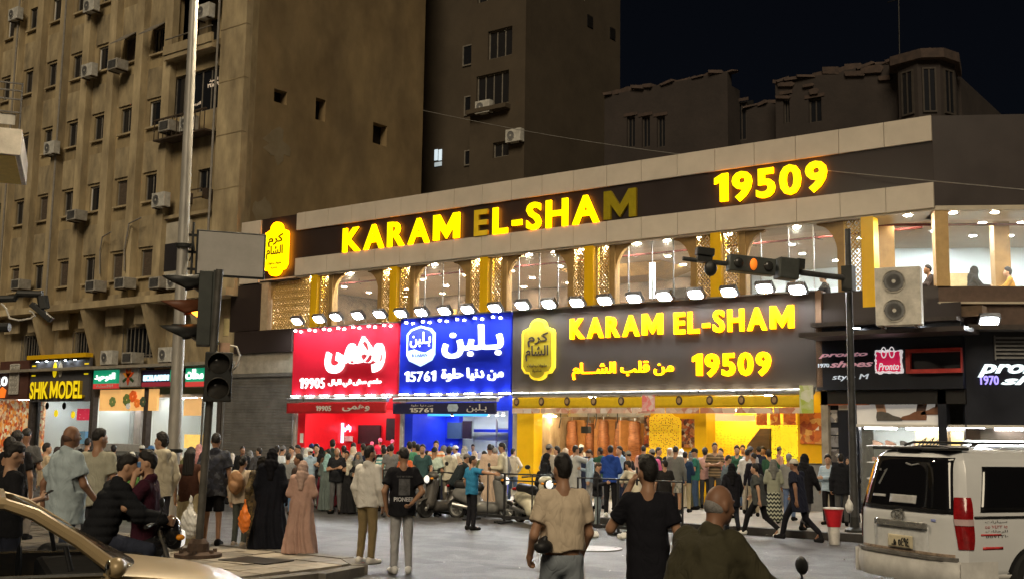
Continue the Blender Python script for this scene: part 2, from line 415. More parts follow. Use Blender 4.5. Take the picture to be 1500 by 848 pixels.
def hair_mesh(J, h, kind):
    hd = np.array(J['head']); M = headM(J); S = SDF(hd-(.26, .26, .62), hd+(.26, .3, .22), h); g = lambda *p: hd+M@np.array(p)
    loc = lambda X, Y, Z: [M[0, i]*(X-hd[0])+M[1, i]*(Y-hd[1])+M[2, i]*(Z-hd[2]) for i in range(3)]
    nz = lambda x, y, z, a: a*(np.sin(x*97+z*41)*np.sin(y*83+x*31)*np.sin(z*71))
    brow = lambda: [S.cap(g(s*.016, .097, .028), g(s*.046, .08, .03), .006, .004, 0) for s in (-1, 1)]
    if kind in ('short', 'curly', 'long', 'bun', 'beard', 'fade', 'quiff'):
        t = {'short': .014, 'curly': .03, 'long': .02, 'bun': .014, 'beard': .012, 'fade': .012, 'quiff': .022}[kind]
        S.ell(g(0, -.006, .016), (.074+t*.75, .092+t*.8, .104+t), 0, M)
        if kind == 'quiff': S.cap(g(-.03, .06, .11), g(.03, .06, .11), .03, .03, .03)
        lowc = -.015 if kind == 'fade' else -.05
        def hl(D, X, Y, Z):
            x, y, z = loc(X, Y, Z); back = np.clip((-.02-y)/.03, 0, 1)
            zl = lowc+.02-(.075 if kind != 'fade' else .05)*np.clip((-.012-y)/.05, 0, 1)
            c = np.maximum(zl-z, (y-.030-1.0*np.maximum(z-.022, 0)+.25*np.maximum(np.abs(x)-.05, 0))*.75)
            c = np.maximum(c, .028-np.sqrt((np.abs(x)-.078)**2+(y+.008)**2+(z+.02)**2))
            return np.maximum(D+nz(x, y, z, .006 if kind != 'curly' else .010)+(t+.006)*np.clip(1+c/.035, 0, 1)**1.5, c-.002)
        S.mod(hl)
        if kind == 'long':
            for a in (-.05, 0, .05): S.cap(g(a, -.07, .0), hd+np.array(M@np.array((a*1.5, -.115, 0)))+(0, 0, -.33), .055, .035, .05)
            S.mod(lambda D, X, Y, Z: D+.004*np.sin(X*140+Z*20)*np.sin(Y*120))
        if kind == 'bun': S.ell(g(0, -.12, -.0), (.045, .045, .045), .01)
        if kind == 'beard':
            B = SDF(hd-.2, hd+.2, h); B.ell(g(0, .03, -.062), (.064, .07, .07), 0, M)
            B.mod(lambda D, X, Y, Z: (lambda x, y, z: np.maximum(np.maximum(np.maximum(D, -D-.02), z+.028+.0*x), .0-y))(*loc(X, Y, Z)))
            brow(); return [S.mesh(), B.mesh()]
        brow()
    elif kind == 'bald':
        S.ell(g(0, -.006, -.004), (.078, .097, .09), 0, M)
        def bl(D, X, Y, Z):
            x, y, z = loc(X, Y, Z); c = np.maximum(np.maximum((y-.01)*.8, -.085-z), (z+.015+y*.35)*.7)
            return np.maximum(D+.012*np.clip(1+c/.03, 0, 1), c)
        S.mod(bl); brow()
    elif kind in ('cap', 'skullcap', 'beanie'):
        S.ell(g(0, -.004, .025), (.088, .108, .105), 0, M)
        S.mod(lambda D, X, Y, Z: (lambda x, y, z: np.maximum(D, .02-z+.0*x-(.05 if kind == 'beanie' else 0)*(y < .02)))(*loc(X, Y, Z)))
        if kind == 'cap': S.ell(g(0, .13, .03), (.065, .075, .010), .006, M)
        brow()
    elif kind in ('hijab', 'niqab', 'scarf'):
        S.ell(g(0, -.006, .005), (.095, .115, .125), 0, M).cap(g(0, -.01, -.05), np.array(J['neck'])+(0, 0, .03), .10, .10, .05)
        nk = np.array(J['neck'])
        S.cap(nk+(0, -.0, .0), nk+(0, .05, -.14), .11, .12, .06).cap(nk+(0, -.05, 0), nk+(0, -.1, -.22), .1, .06, .06)
        for s in (-1, 1): S.cap(nk+(0, 0, .0), nk+(s*.13, -.01, -.05), .07, .06, .06)
        S.mod(lambda D, X, Y, Z: D+.006*np.sin(Z*60+X*35+Y*25)*np.sin(X*30-Z*18))
        S.ell(g(0, .1, -.012), (.058, .09, .078), cut=True, M=M)
        S2 = SDF(hd-.15, hd+.15, h)
        return [S.mesh()]
    return [S.mesh()]
def shirt_mesh(J, h, sleeve='short', hem=.88, loose=.02, kind='plain'):
    lo, hi = bounds(J); S = SDF(lo, hi, h); c = np.array(J['chest']); hp = np.array(J['hip']); nk = np.array(J['neck']); f = J['fat']
    ext = hp+(hp-c)*((hp[2]-hem+.06)/max(.1, (c-hp)[2])) if not J.get('seat') else hp
    for s in (-1, 1):
        i = 0 if s < 0 else 1; sh, el, wr = (np.array(J[q][i]) for q in ('sh', 'el', 'wr'))
        S.cap(ext+(s*.064, 0, 0), c+(s*.074, 0, 0), .100+loose+f*.6, .098+loose*.6+f*.5, .07)
        S.cap(c+(s*.06, 0, .04), sh-(0, 0, .012), .080+loose*.4, .054+loose*.35, .05)
        S.cap(nk+(s*.03, -.005, -.03), sh, .048, .048, .05)
        if sleeve == 'short':
            e = sh+(el-sh)*.62; S.cap(sh, e, .055+loose*.4, .057+loose*.6, .03)
        elif sleeve == 'long': S.cap(sh, el, .056+loose*.45, .051+loose*.45, .03).cap(el, wr+(el-wr)*.06, .051+loose*.45, .038+loose*.35, .03)
    if f: S.ell((hp+c)/2+(0, .07, -.02), (.15, .10+f, .17), .08)
    if kind == 'hood': S.cap(nk+(-.06, -.06, -.01), nk+(.06, -.06, -.01), .06, .06, .05).cap(nk+(0, -.09, -.02), nk+(0, -.1, -.09), .065, .04, .05)
    if kind in ('jacket', 'puffer', 'collar', 'polo'): S.cap(nk+(-.045, -.02, .01), nk+(.045, -.02, .01), .038, .038, .03).cap(nk+(0, -.04, .01), nk+(0, -.03, .015), .05, .045, .03)
    am = .002+loose*.06
    if kind == 'puffer':
        S.mod(lambda D, X, Y, Z: D-.014*np.abs(np.sin(Z*PI/.085)))
    else:
        S.mod(lambda D, X, Y, Z: D+am*(np.sin(Z*31+X*23+4*np.sin(Y*9))*np.sin(X*17-Z*13+Y*21)+.5*np.sin(X*61+Z*23)*np.sin(Y*47-Z*39)))
    # open cuffs and hem
    if not J.get('seat'): S.mod(lambda D, X, Y, Z: np.maximum(D, (hem+.012*np.sin(X*19)-Z) * ((np.abs(X) < .24+f)) - 9*(np.abs(X) >= .24+f)) if sleeve == 'long' or True else D)
    if sleeve in ('short', 'long'):
        for i in (0, 1):
            sh, el, wr = (np.array(J[q][i]) for q in ('sh', 'el', 'wr'))
            if sleeve == 'short':
                d = (el-sh)/np.linalg.norm(el-sh); p = sh+(el-sh)*.68; q = S.sl(p-.14, p+.14)
                X, Y, Z = S.pts(q); t = (X-p[0])*d[0]+(Y-p[1])*d[1]+(Z-p[2])*d[2]; r = np.sqrt(np.maximum((X-p[0])**2+(Y-p[1])**2+(Z-p[2])**2-t*t, 0))
                side = (X*np.sign(p[0]) > .150+f) if abs(p[0]) > .15 else (t < 9)
                S.D[q] = np.where((t > -.02) & (r < .105) & side, np.maximum(S.D[q], t), S.D[q])
    top = nk[2]+.02
    S.ell(nk+(0, .045, .05), (.056, .05, .048), cut=True)
    return [S.mesh()]
def trousers_mesh(J, h, kind='trousers', wide=.0):
    lo, hi = bounds(J); S = SDF(lo, hi, h); hp = np.array(J['hip']); wa = np.array(J['waist']); f = J['fat']
    S.ell(hp+(0, -.010, -.02), (.146+f*.5, .102+f*.5, .12), .05)
    for s in (-1, 1):
        i = 0 if s < 0 else 1; hj, kn, an = (np.array(J[q][i]) for q in ('hp', 'kn', 'an'))
        S.cap(hp+(s*.055, 0, 0), wa+(s*.055, 0, -.02), .100+f*.5, .092+f*.5, .05)
        if kind == 'shorts':
            S.cap(hj, kn+(hj-kn)*.02, .096, .088, .03)
        else:
            S.cap(hj, kn, .094+wide*.3, .069+wide*.7, .02).cap(kn, an+(kn-an)*.0, .068+wide*.7, .054+wide*1.1, .02)
    S.mod(lambda D, X, Y, Z: D+.003*np.sin(Z*27+3*np.sin(X*23+Y*15)+Y*17)*np.sin(X*33+Y*37+Z*9))
    for i in (0, 1):
        kn, an, hj = (np.array(J[q][i]) for q in ('kn', 'an', 'hp'))
        if kind == 'shorts': p, d = kn+(hj-kn)*.1, (kn-hj)
        else: p, d = an+(kn-an)*.02, (an-kn)
        d = d/np.linalg.norm(d); q = S.sl(p-.2, p+.2); X, Y, Z = S.pts(q); t = (X-p[0])*d[0]+(Y-p[1])*d[1]+(Z-p[2])*d[2]
        S.D[q] = np.where(X*np.sign(hj[0]) > -.0, np.maximum(S.D[q], t), S.D[q])
    S.mod(lambda D, X, Y, Z: np.maximum(D, Z-.97-.0*X) if not J.get('seat') else D)
    return [S.mesh()]
def shoe_mesh(J, i, h):
    an = np.array(J['an'][i]); to = np.array(J['toe'][i]); d = to-an; d[2] = 0; L = np.linalg.norm(d)+1e-6; d /= L
    S = SDF(an-.3, an+.3, h); z = to[2]
    hl = np.array((an[0], an[1], z))-d*.045
    S.cap(hl, np.array((to[0], to[1], z)), .042, .038, .02).cap(hl+(0, 0, .03), np.array((an[0], an[1], an[2]+.0)), .042, .043, .03).cap((hl+to)/2+(0, 0, .025), hl+(0, 0, .03), .036, .04, .03)
    S.mod(lambda D, X, Y, Z: np.maximum(D, z-.04-Z+.0*X))
    return [S.mesh()]
def robe_mesh(J, h, sleeve=True, hem=.03, flare=.27, deep=.0):
    lo, hi = bounds(J); lo = lo.copy(); lo -= .2; hi = hi+.15; lo[2] = 0; S = SDF(lo, hi, h); c = np.array(J['chest']); nk = np.array(J['neck']); hp = np.array(J['hip'])
    for s in (-1, 1):
        i = 0 if s < 0 else 1; sh, el, wr = (np.array(J[q][i]) for q in ('sh', 'el', 'wr'))
        S.cap(hp+(s*.075, 0, 0), c+(s*.09, 0, 0), .135, .115, .08).cap(c+(s*.06, 0, .06), sh, .095, .075, .05).cap(nk+(s*.02, 0, -.015), sh, .055, .06, .05)
        S.cap(hp+(s*.08, 0, 0), (s*flare*.42+deep*.0, -.02, hem), .135, flare*.62, .1)
        if sleeve: S.cap(sh, el, .075, .078, .04).cap(el, wr, .075, .07, .04)
    S.mod(lambda D, X, Y, Z: D+np.clip(1.25-Z, 0, 1)*.022*np.sin(np.arctan2(Y, X)*9+3*np.sin(Z*3)+X*5)+.004*np.sin(Z*37+X*25)*np.sin(Y*33+X*15))
    S.mod(lambda D, X, Y, Z: np.maximum(D, hem-Z+.0*X))
    S.ell(nk+(0, .04, .04), (.055, .05, .06), cut=True)
    return [S.mesh()]
# ---------------------------------------------------------------- the setting
M_asph = mat('asphalt', (.125, .123, .118), rough=.55, var=.4, scale=.45, bump=.6, bscale=70, coords='World', spec=.5, col2=(.062, .061, .059))
def stain(m, sc=1.7, dark=(.28, .27, .26), fac=.75, fine=45, st=(1, 1, 1), fr=(.45, 1.4)):
    nt = m.node_tree; n = nt.nodes; l = nt.links; b = n['Principled BSDF']; src = b.inputs['Base Color'].links[0].from_socket
    g0 = n.new('ShaderNodeNewGeometry'); g = n.new('ShaderNodeMapping'); g.inputs['Scale'].default_value = st; l.new(g0.outputs['Position'], g.inputs[0]); nz = n.new('ShaderNodeTexNoise'); nz.inputs['Scale'].default_value = sc; nz.inputs['Detail'].default_value = 9; nz.inputs['Distortion'].default_value = .6; l.new(g.outputs[0], nz.inputs[0])
    r = n.new('ShaderNodeValToRGB'); r.color_ramp.elements[0].position = .42; r.color_ramp.elements[0].color = (*dark, 1); r.color_ramp.elements[1].position = .6; r.color_ramp.elements[1].color = (1, 1, 1, 1); l.new(nz.outputs['Fac'], r.inputs[0])
    f = n.new('ShaderNodeTexNoise'); f.inputs['Scale'].default_value = fine; f.inputs['Detail'].default_value = 3; l.new(g.outputs[0], f.inputs[0])
    r2 = n.new('ShaderNodeValToRGB'); r2.color_ramp.elements[0].position = .35; r2.color_ramp.elements[0].color = (fr[0],)*3+(1,); r2.color_ramp.elements[1].position = .7; r2.color_ramp.elements[1].color = (fr[1],)*3+(1,); l.new(f.outputs['Fac'], r2.inputs[0])
    a = n.new('ShaderNodeMix'); a.data_type = 'RGBA'; a.blend_type = 'MULTIPLY'; a.inputs[0].default_value = fac; l.new(src, a.inputs[6]); l.new(r.outputs[0], a.inputs[7])
    c = n.new('ShaderNodeMix'); c.data_type = 'RGBA'; c.blend_type = 'MULTIPLY'; c.inputs[0].default_value = 1; l.new(a.outputs[2], c.inputs[6]); l.new(r2.outputs[0], c.inputs[7]); l.new(c.outputs[2], b.inputs['Base Color'])
stain(M_asph)
M_pave = mat('paving', (.30, .27, .23), rough=.7, var=.4, scale=1.3, bump=.3, bscale=30, coords='World', col2=(.16, .14, .12))
M_curb = mat('curb_dark', (.045, .042, .04), rough=.6, var=.5, scale=3, bump=.3, coords='World')
M_grime = mat('pave_joint', (.055, .048, .04), rough=.9, var=.5, scale=4, coords='World')
def ground_z(x, y): return .012*math.sin(x*.31+y*.17)+.01*math.sin(x*.9-y*.53)
g = MB(); g.grid(lambda u, v: (-1500+3000*u, -1500+3000*v, -.06), 6, 6); g.build('ground', M_asph, kind='structure')
g = MB(); g.grid(lambda u, v: (-90+130*u, -6+27.75*v, .0 if v in (0, 1) else .012*math.sin(u*130*.31+v*4)+.008*math.sin(u*117-v*15)), 130, 28); g.build('road', M_asph, kind='structure', smooth=True)
def road_z(x, y): u, v = (x+90)/130, (y+6)/27.75; return .012*math.sin(u*130*.31+v*4)+.008*math.sin(u*117-v*15)
M_patch = mat('asphalt_patch', (.07, .069, .068), rough=.6, var=.5, scale=3, bump=.6, bscale=60, coords='World', col2=(.04, .04, .04)); rp_ = random.Random(4)
rd = bpy.data.objects['road']
for px, py, w, d_ in ((690, 800, 1.6, .7), (1000, 800, 2.2, .6), (1130, 822, 1.2, .9), (610, 822, .9, .5), (760, 832, 1.5, .35), (470, 775, 2.4, .5), (880, 838, .7, .5)):
    c = atZ(px, py); N = 14; ring = [(c[0]+w/2*math.copysign(abs(math.cos(a))**.5, math.cos(a))*rp_.uniform(.85, 1.1), c[1]+d_/2*math.copysign(abs(math.sin(a))**.5, math.sin(a))*rp_.uniform(.8, 1.15)) for a in np.linspace(0, 2*PI, N+1)[:-1]]
    MB().add([(x, y, road_z(x, y)+.005) for x, y in ring]+[(c[0], c[1], road_z(c[0], c[1])+.006)], [(i, (i+1) % N, N) for i in range(N)]).build('asphalt_patch', M_patch, rd)
fp = MB().box(-90, 40, 21.9, 60, -.02, .13).build('far_pavement', M_pave, kind='structure')
ks = MB().box(-.5, .495, 0, .22, -.02, .15).mesh('kerbstone', M_curb)
for i in range(46): inst('kerbstone', ks, fp, loc=(-40+i, 21.68+random.uniform(-.012, .012), random.uniform(-.008, .008)), rz=random.uniform(-.008, .008))
# near corner of pavement where the pole and the signal stand
isl = MB().prism([(-40, -2), (-11.35, 8.2), (-11.0, 10.4), (-11.25, 11.5), (-11.9, 11.93), (-40, 12.3)], -.03, .085, 'z').build('near_pavement', M_grime, kind='structure')
tl = [MB().box(-.238, .238, -.238, .238, 0, .035).mesh('paving_slab', mat('slab%d' % k, c, rough=.75, var=.45, scale=2, bump=.3, bscale=25, coords='World')) for k, c in enumerate([(.27, .24, .2), (.2, .18, .155), (.32, .28, .225)])]
n = 0
for j in range(11):
    for i in range(24):
        x = -11.75-.485*i; y = 11.68+.01*i-.485*j
        if y < 8.2 or n > 230: continue
        n += 1
        o = inst('paving_slab', random.choice(tl), isl, loc=(x, y, .083+random.uniform(-.007, .007)), rot=(random.uniform(-.012, .012), random.uniform(-.012, .012), .012+random.uniform(-.01, .01)))
ks2 = MB().box(-.48, .48, -.11, .11, -.03, .135).mesh('kerbstone', mat('kerb_grey', (.15, .135, .115), rough=.8, var=.5, scale=3, bump=.4, coords='World'))
for i in range(15): inst('kerbstone', ks2, isl, loc=(-12.45-.97*i, 12.02+.0125*i, random.uniform(-.012, .008)), rz=PI-.0125+random.uniform(-.012, .012))
for k, (x, y, a) in enumerate([(-11.62, 11.77, -.6), (-11.08, 10.95, -1.35), (-11.1, 9.99, -1.62), (-11.25, 9.02, -1.72)]): inst('kerbstone', ks2, isl, loc=(x, y, .0), rz=a)
cover = tag(MB().box(-.45, .45, -.3, .3, 0, .012).build('manhole_cover', mat('cast_iron', (.05, .045, .04), rough=.5, metal=.6, var=.4), None, (-12.75, 10.95, .122), .1, bevel=.004), 'flat rectangular iron cover set in the near paving slabs', 'manhole cover')
mp = atZ(868, 804); cover2 = thing('manhole_cover', 'round pale iron cover flush with the road behind the man in beige', 'manhole cover', (mp[0], mp[1], .012))
MB().lathe([(.52, 0), (.52, .014), (.44, .018), (.44, .012)], n=28).build('rim', mat('iron_light', (.26, .25, .24), rough=.45, metal=.3, var=.4), cover2)
MB().lathe([(.43, 0), (.43, .014), (.3, .016)], n=28).build('lid', mat('iron_light', (.26, .25, .24)), cover2)
# litter on the road
lit = MB()
for k in range(26):
    p = atZ(random.uniform(560, 1240), random.uniform(775, 840)); a = random.uniform(0, 6); r = random.uniform(.012, .04)
    z = .03
    lit.add([(p[0]+r*math.cos(a+b), p[1]+r*math.sin(a+b)*.8, z+random.uniform(0, .02)) for b in (0, 1.4, 2.9, 4.4)], [(0, 1, 2, 3)])
lit.build('litter', mat('paper_litter', (.55, .53, .5), var=.4), kind='stuff')

# ---------------------------------------------------------------- the old apartment block on the left
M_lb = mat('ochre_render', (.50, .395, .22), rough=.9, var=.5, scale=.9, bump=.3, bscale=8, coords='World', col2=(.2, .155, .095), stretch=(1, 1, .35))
M_lb2 = mat('ochre_render_pale', (.58, .47, .285), rough=.9, var=.4, scale=1.3, bump=.25, bscale=9, coords='World', col2=(.27, .215, .135), stretch=(1, 1, .3))
M_lb3 = mat('ochre_spandrel', (.52, .42, .255), rough=.9, var=.55, scale=1.7, bump=.3, bscale=9, coords='World', col2=(.2, .165, .11), stretch=(1, 1, .4))
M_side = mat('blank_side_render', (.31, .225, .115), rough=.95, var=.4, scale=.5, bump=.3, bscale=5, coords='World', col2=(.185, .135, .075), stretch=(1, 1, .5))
M_dark = mat('dark_opening', (.012, .011, .011), rough=.5, var=.3)
M_glass = mat('night_glass', (.014, .015, .018), rough=.08, var=0, spec=.6)
M_frame = mat('old_window_frame', (.20, .18, .15), rough=.7, var=.4, scale=5)
M_shut = mat('brown_shutter', (.10, .075, .055), rough=.8, var=.3, scale=6)
M_white = mat('white_paint', (.62, .60, .55), rough=.55, var=.15, scale=4)
M_conc = mat('raw_concrete', (.30, .27, .22), rough=.9, var=.4, scale=2, bump=.4, bscale=15, coords='World')
for _m, _s in ((M_lb, .9), (M_lb2, 1.1), (M_lb3, 1.3)): stain(_m, _s*.6, (.55, .52, .48), .38, 2.2, (1, 1, .5), (.86, 1.1))
stain(M_side, .3, (.66, .62, .58), .45, 1.6, (1, 1, .7), (.9, 1.07))
lb = thing('apartment_building', 'tall old ochre apartment block with ribbed front and blank side wall', 'building', (-45, 28, 0))
def LB(mb, name, m, **k): return mb.build(name, m, lb, (45, -28, 0), **k)
bay = 2.06; FL = 3.24
wtop = [9.48+FL*i for i in range(5)]
BX = [-40.4-bay*i for i in range(10)]
holes = [(x-.45, x+.45, z-1.15, z) for x in BX for z in wtop]
bal = [(-39.2, -36.25, 17.9, 20.3), (-39.2, -36.25, 14.95, 16.75), (-37.3, -36.4, 11.55, 12.5), (-39.25, -37.85, 8.45, 9.55)]
LB(MB().wall(-61, -34.3, 7.4, 30, 28.1, 28.4, holes+bal), 'wall', M_lb)
side_h = [(29.35, 30.03, 15.2, 15.75), (31.63, 32.19, 15.0, 15.95), (35.1, 36.0, 14.75, 15.7)]
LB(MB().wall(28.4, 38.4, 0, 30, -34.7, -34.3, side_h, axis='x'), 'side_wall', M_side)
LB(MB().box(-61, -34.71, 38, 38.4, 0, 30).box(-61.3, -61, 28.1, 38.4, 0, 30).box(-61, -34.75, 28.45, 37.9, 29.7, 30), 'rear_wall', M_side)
for h in side_h: LB(MB().box(-35.3, -34.72, h[0]-.1, h[1]+.1, h[2]-.1, h[3]+.1), 'side_opening', M_dark)
for a, b, c, d, z in [(28.9, 30.3, 12.6, 14.2, 0), (28.5, 29.6, 9.8, 11.3, 0)]:
    rq = random.Random(int(a*10)); ring = [((a+b)/2+(b-a)/2*math.cos(t_)*rq.uniform(.55, 1.15), (c+d)/2+(d-c)/2*math.sin(t_)*rq.uniform(.5, 1.15)) for t_ in np.linspace(0, 2*PI, 19)[:-1]]
    LB(MB().prism(ring, -34.31, -34.292, 'x'), 'bare_plaster_patch', mat('bare_patch', (.27, .225, .15), rough=.95, var=.6, scale=1.2, coords='World', col2=(.2, .155, .09)))
for p0, p1 in [((34.3, 12.55), (31.2, 12.9)), ((33, 18.4), (33.6, 18.9)), ((36.6, 16.6), (36.9, 16.9))]: pass
# ribs between the bays, spandrels, corner pier
pm = MB().box(-.26, .26, -.32, 0, 7.4, 30).mesh('pilaster', M_lb2)
for i, x in enumerate([-39.37]+[b-bay/2 for b in BX]): inst('pilaster', pm, lb, loc=(x+45, .1, 0))
LB(MB().box(-35.85, -34.3, 27.78, 28.1, 7.4, 30), 'corner_pier', M_lb2)
for k in range(9): LB(MB().box(-35.86, -34.29, 27.765, 28.0, 9.2+k*2.2, 9.235+k*2.2), 'groove_band', M_lb)
sp = [MB().box(-.62, .62, -.07, 0, 0, FL-1.9).mesh('spandrel_panel', M_lb3)]
ra = MB()
sill = MB().box(-.55, .55, -.14, .02, -.08, 0).mesh('window_sill', M_lb2)
wf = {}
def window_mesh(w, h, kind):
    if (w, h, kind) in wf: return wf[w, h, kind]
    f = MB(); t = .06
    f.box(-w/2, w/2, 0, .07, 0, t).box(-w/2, w/2, 0, .07, h-t, h).box(-w/2, -w/2+t, .0, .07, t, h-t).box(w/2-t, w/2, 0, .07, t, h-t)
    nm = max(1, round(w/.75))
    for k in range(1, nm+1 if kind == 'double' else nm): f.box(-w/2+w*k/(nm+(kind == 'double'))-.025, -w/2+w*k/(nm+(kind == 'double'))+.025, .01, .06, t, h-t)
    fm = f.mesh('window', M_white if kind == 'white' else M_frame)
    p = MB()
    if kind == 'shutter':
        for k in range(int(h/.09)): p.box(-w/2+t, w/2-t, .02, .035+.01*(k % 2), t+k*.09, min(h-t, t+k*.09+.082))
    else: p.box(-w/2+t, w/2-t, .035, .045, t, h-t)
    wf[w, h, kind] = fm, p.mesh('pane', M_shut if kind == 'shutter' else M_glass)
    return wf[w, h, kind]
def window(parent, x, y, z, w, h, kind='plain', rz=0, room=True):
    fm, pm_ = window_mesh(w, h, kind)
    o = inst('window', fm, parent, (x, y, z), rz); inst('pane', pm_, o)
    return o
random.seed(3)
for i, x in enumerate(BX):
    for j, z in enumerate(wtop):
        k = random.random(); kind = 'shutter' if k < .3 else 'white' if k < .5 else 'double'
        window(lb, x+45, .18, z-1.15, .9, 1.15, kind); inst('window_sill', sill, lb, (x+45, .1, z-1.15))
        inst('spandrel_panel', sp[0], lb, (x+45, .1, z-FL+.12))
for x0, x1, z0, z1 in bal[1:]: window(lb, (x0+x1)/2+45, .2, z0, x1-x0, z1-z0, 'double')
LB(MB().wall(-39.3, -36.2, 17.85, 20.4, 29.3, 29.5, [(-38.75, -38.0, 18.1, 19.6)]), 'balcony_back', M_lb)
LB(MB().box(-38.8, -37.95, 29.52, 29.6, 18.05, 19.65), 'balcony_door', M_glass)
LB(MB().box(-39.3, -36.1, 27.55, 29.3, 17.35, 17.55), 'balcony_slab', M_lb2)
LB(MB().box(-39.3, -36.1, 27.5, 27.62, 17.56, 17.95).box(-39.3, -39.2, 27.62, 28.2, 17.56, 17.95), 'balcony_parapet', M_lb2)
LB(MB().tube([(-39.25, 27.56, 18.25), (-36.15, 27.56, 18.25)], .03), 'balcony_rail', M_frame)
LB(MB().box(-39.3, -37.5, 28.02, 28.13, 8.1, 10.45), 'pale_plaster_panel', mat('pale_plaster', (.46, .42, .34), rough=.9, var=.3, scale=1, coords='World'))
LB(MB().box(-39.25, -37.83, 28.0, 28.14, 8.43, 9.57), 'dark_shutter', mat('dark_awning', (.02, .018, .022), rough=.8, var=.3))
for z in (13.9, 10.6): LB(MB().box(-39.3, -35.9, 27.9, 28.12, z, z+.14), 'string_course', M_lb2)
# cage under the glazed bay
cg = MB()
for k in range(12): cg.box(-39.5+k*.3, -39.47+k*.3, 27.42, 27.45, 13.9, 14.75)
cg.box(-39.5, -36.1, 27.4, 27.47, 14.72, 14.78).box(-39.5, -36.1, 27.4, 28.1, 13.86, 13.92)
LB(cg, 'balcony_cage', mat('rusty_iron', (.07, .05, .035), rough=.8, var=.5, scale=9))
LB(MB().box(-37.6, -36.2, 27.55, 27.6, 11.5, 11.55).box(-37.6, -36.2, 27.55, 27.6, 11.15, 11.2).box(-37.6, -37.55, 27.55, 28.1, 11.1, 11.55).box(-36.25, -36.2, 27.55, 28.1, 11.1, 11.55), 'window_guard', mat('rusty_iron', (.07, .05, .035)))
# unreadable lit lettering behind the glazed bay
for tx, x, z, w in [('السيد', -37.0, 16.15, .55), ('٩٧٥٤٣', -37.1, 15.95, .7), ('الترجمة', -38.1, 15.3, .6)]:
    put_text(arabic(tx), 'lettering', lb, mat('dim_letters', (.6, .5, .4), emit=(1, .75, .5), es=.5), x+45, x+45+w, z, z+.16, .21, depth=.012)
# ledge, mezzanine and slanted fins below it
LB(MB().box(-61, -34.3, 27.4, 28.4, 7.12, 7.4), 'ledge', M_lb2)
mz = [(-50.4, -48.6, 4.95, 6.28), (-46.1, -44.35, 4.95, 6.28), (-42.3, -40.05, 4.95, 6.3), (-54.6, -52.8, 4.95, 6.28)]
LB(MB().wall(-61, -34.3, 4.6, 7.12, 28.5, 28.8, mz), 'mezzanine_wall', M_lb3)
for x0, x1, z0, z1 in mz:
    window(lb, (x0+x1)/2+45, .6, z0, x1-x0, z1-z0, 'double')
    gd = MB()
    for k in range(9): gd.box(x0+(x1-x0)*k/8-.012, x0+(x1-x0)*k/8+.012, 28.42, 28.45, z0, z1)
    gd.box(x0, x1, 28.42, 28.45, z0+.1, z0+.14); LB(gd, 'window_bars', M_frame)
fin = MB().prism([(27.45, 7.12), (28.5, 7.12), (28.5, 4.6), (28.3, 4.6)], -.17, .17, 'x').mesh('slanted_fin', M_lb2)
for x in (-39.6, -44.0, -47.9, -52.1, -56.2, -36.6): inst('slanted_fin', fin, lb, (x+45, -28, 0))
LB(MB().wall(-61, -34.3, .1, 4.6, 28.6, 28.9, [(-60.9, -36, .1, 4.5)]), 'ground_floor_pier', M_lb)
LB(MB().box(-61, -34.3, 27.6, 28.6, 4.5, 4.62), 'shop_canopy_slab', M_conc)
# awnings over two windows
for x, z in ((-42.46, 19.25), (-40.4, 19.25)):
    LB(MB().add([(x-.5, 28.0, z+.1), (x+.5, 28.0, z+.1), (x+.5, 27.35, z-.45), (x-.5, 27.35, z-.45), (x-.5, 28.0, z+.06), (x+.5, 28.0, z+.06), (x+.5, 27.35, z-.49), (x-.5, 27.35, z-.49)], [(0, 1, 2, 3), (7, 6, 5, 4), (0, 3, 7, 4), (1, 5, 6, 2), (3, 2, 6, 7)]), 'window_awning', M_frame)
# loose pipes
LB(MB().tube([(-43.2, 27.7, 8.6), (-43.3, 27.7, 9.6), (-43.1, 27.65, 10.2), (-42.4, 27.6, 10.35)], .03), 'pipe', mat('grey_pipe', (.25, .23, .2), rough=.7))
LB(MB().tube([(-41.4, 27.7, 8.6), (-41.5, 27.7, 9.5), (-41.2, 27.65, 10.6), (-40.3, 27.6, 10.75)], .035), 'pipe', MATS['grey_pipe'])
LB(MB().tube([(-36.0, 27.75, 7.4), (-36.0, 27.75, 22)], .05), 'drain_pipe', MATS['grey_pipe'])
for x in (-47.4, -51.6): LB(MB().tube([(x, 27.75, 7.4), (x, 27.75, 26)], .05), 'drain_pipe', MATS['grey_pipe'])

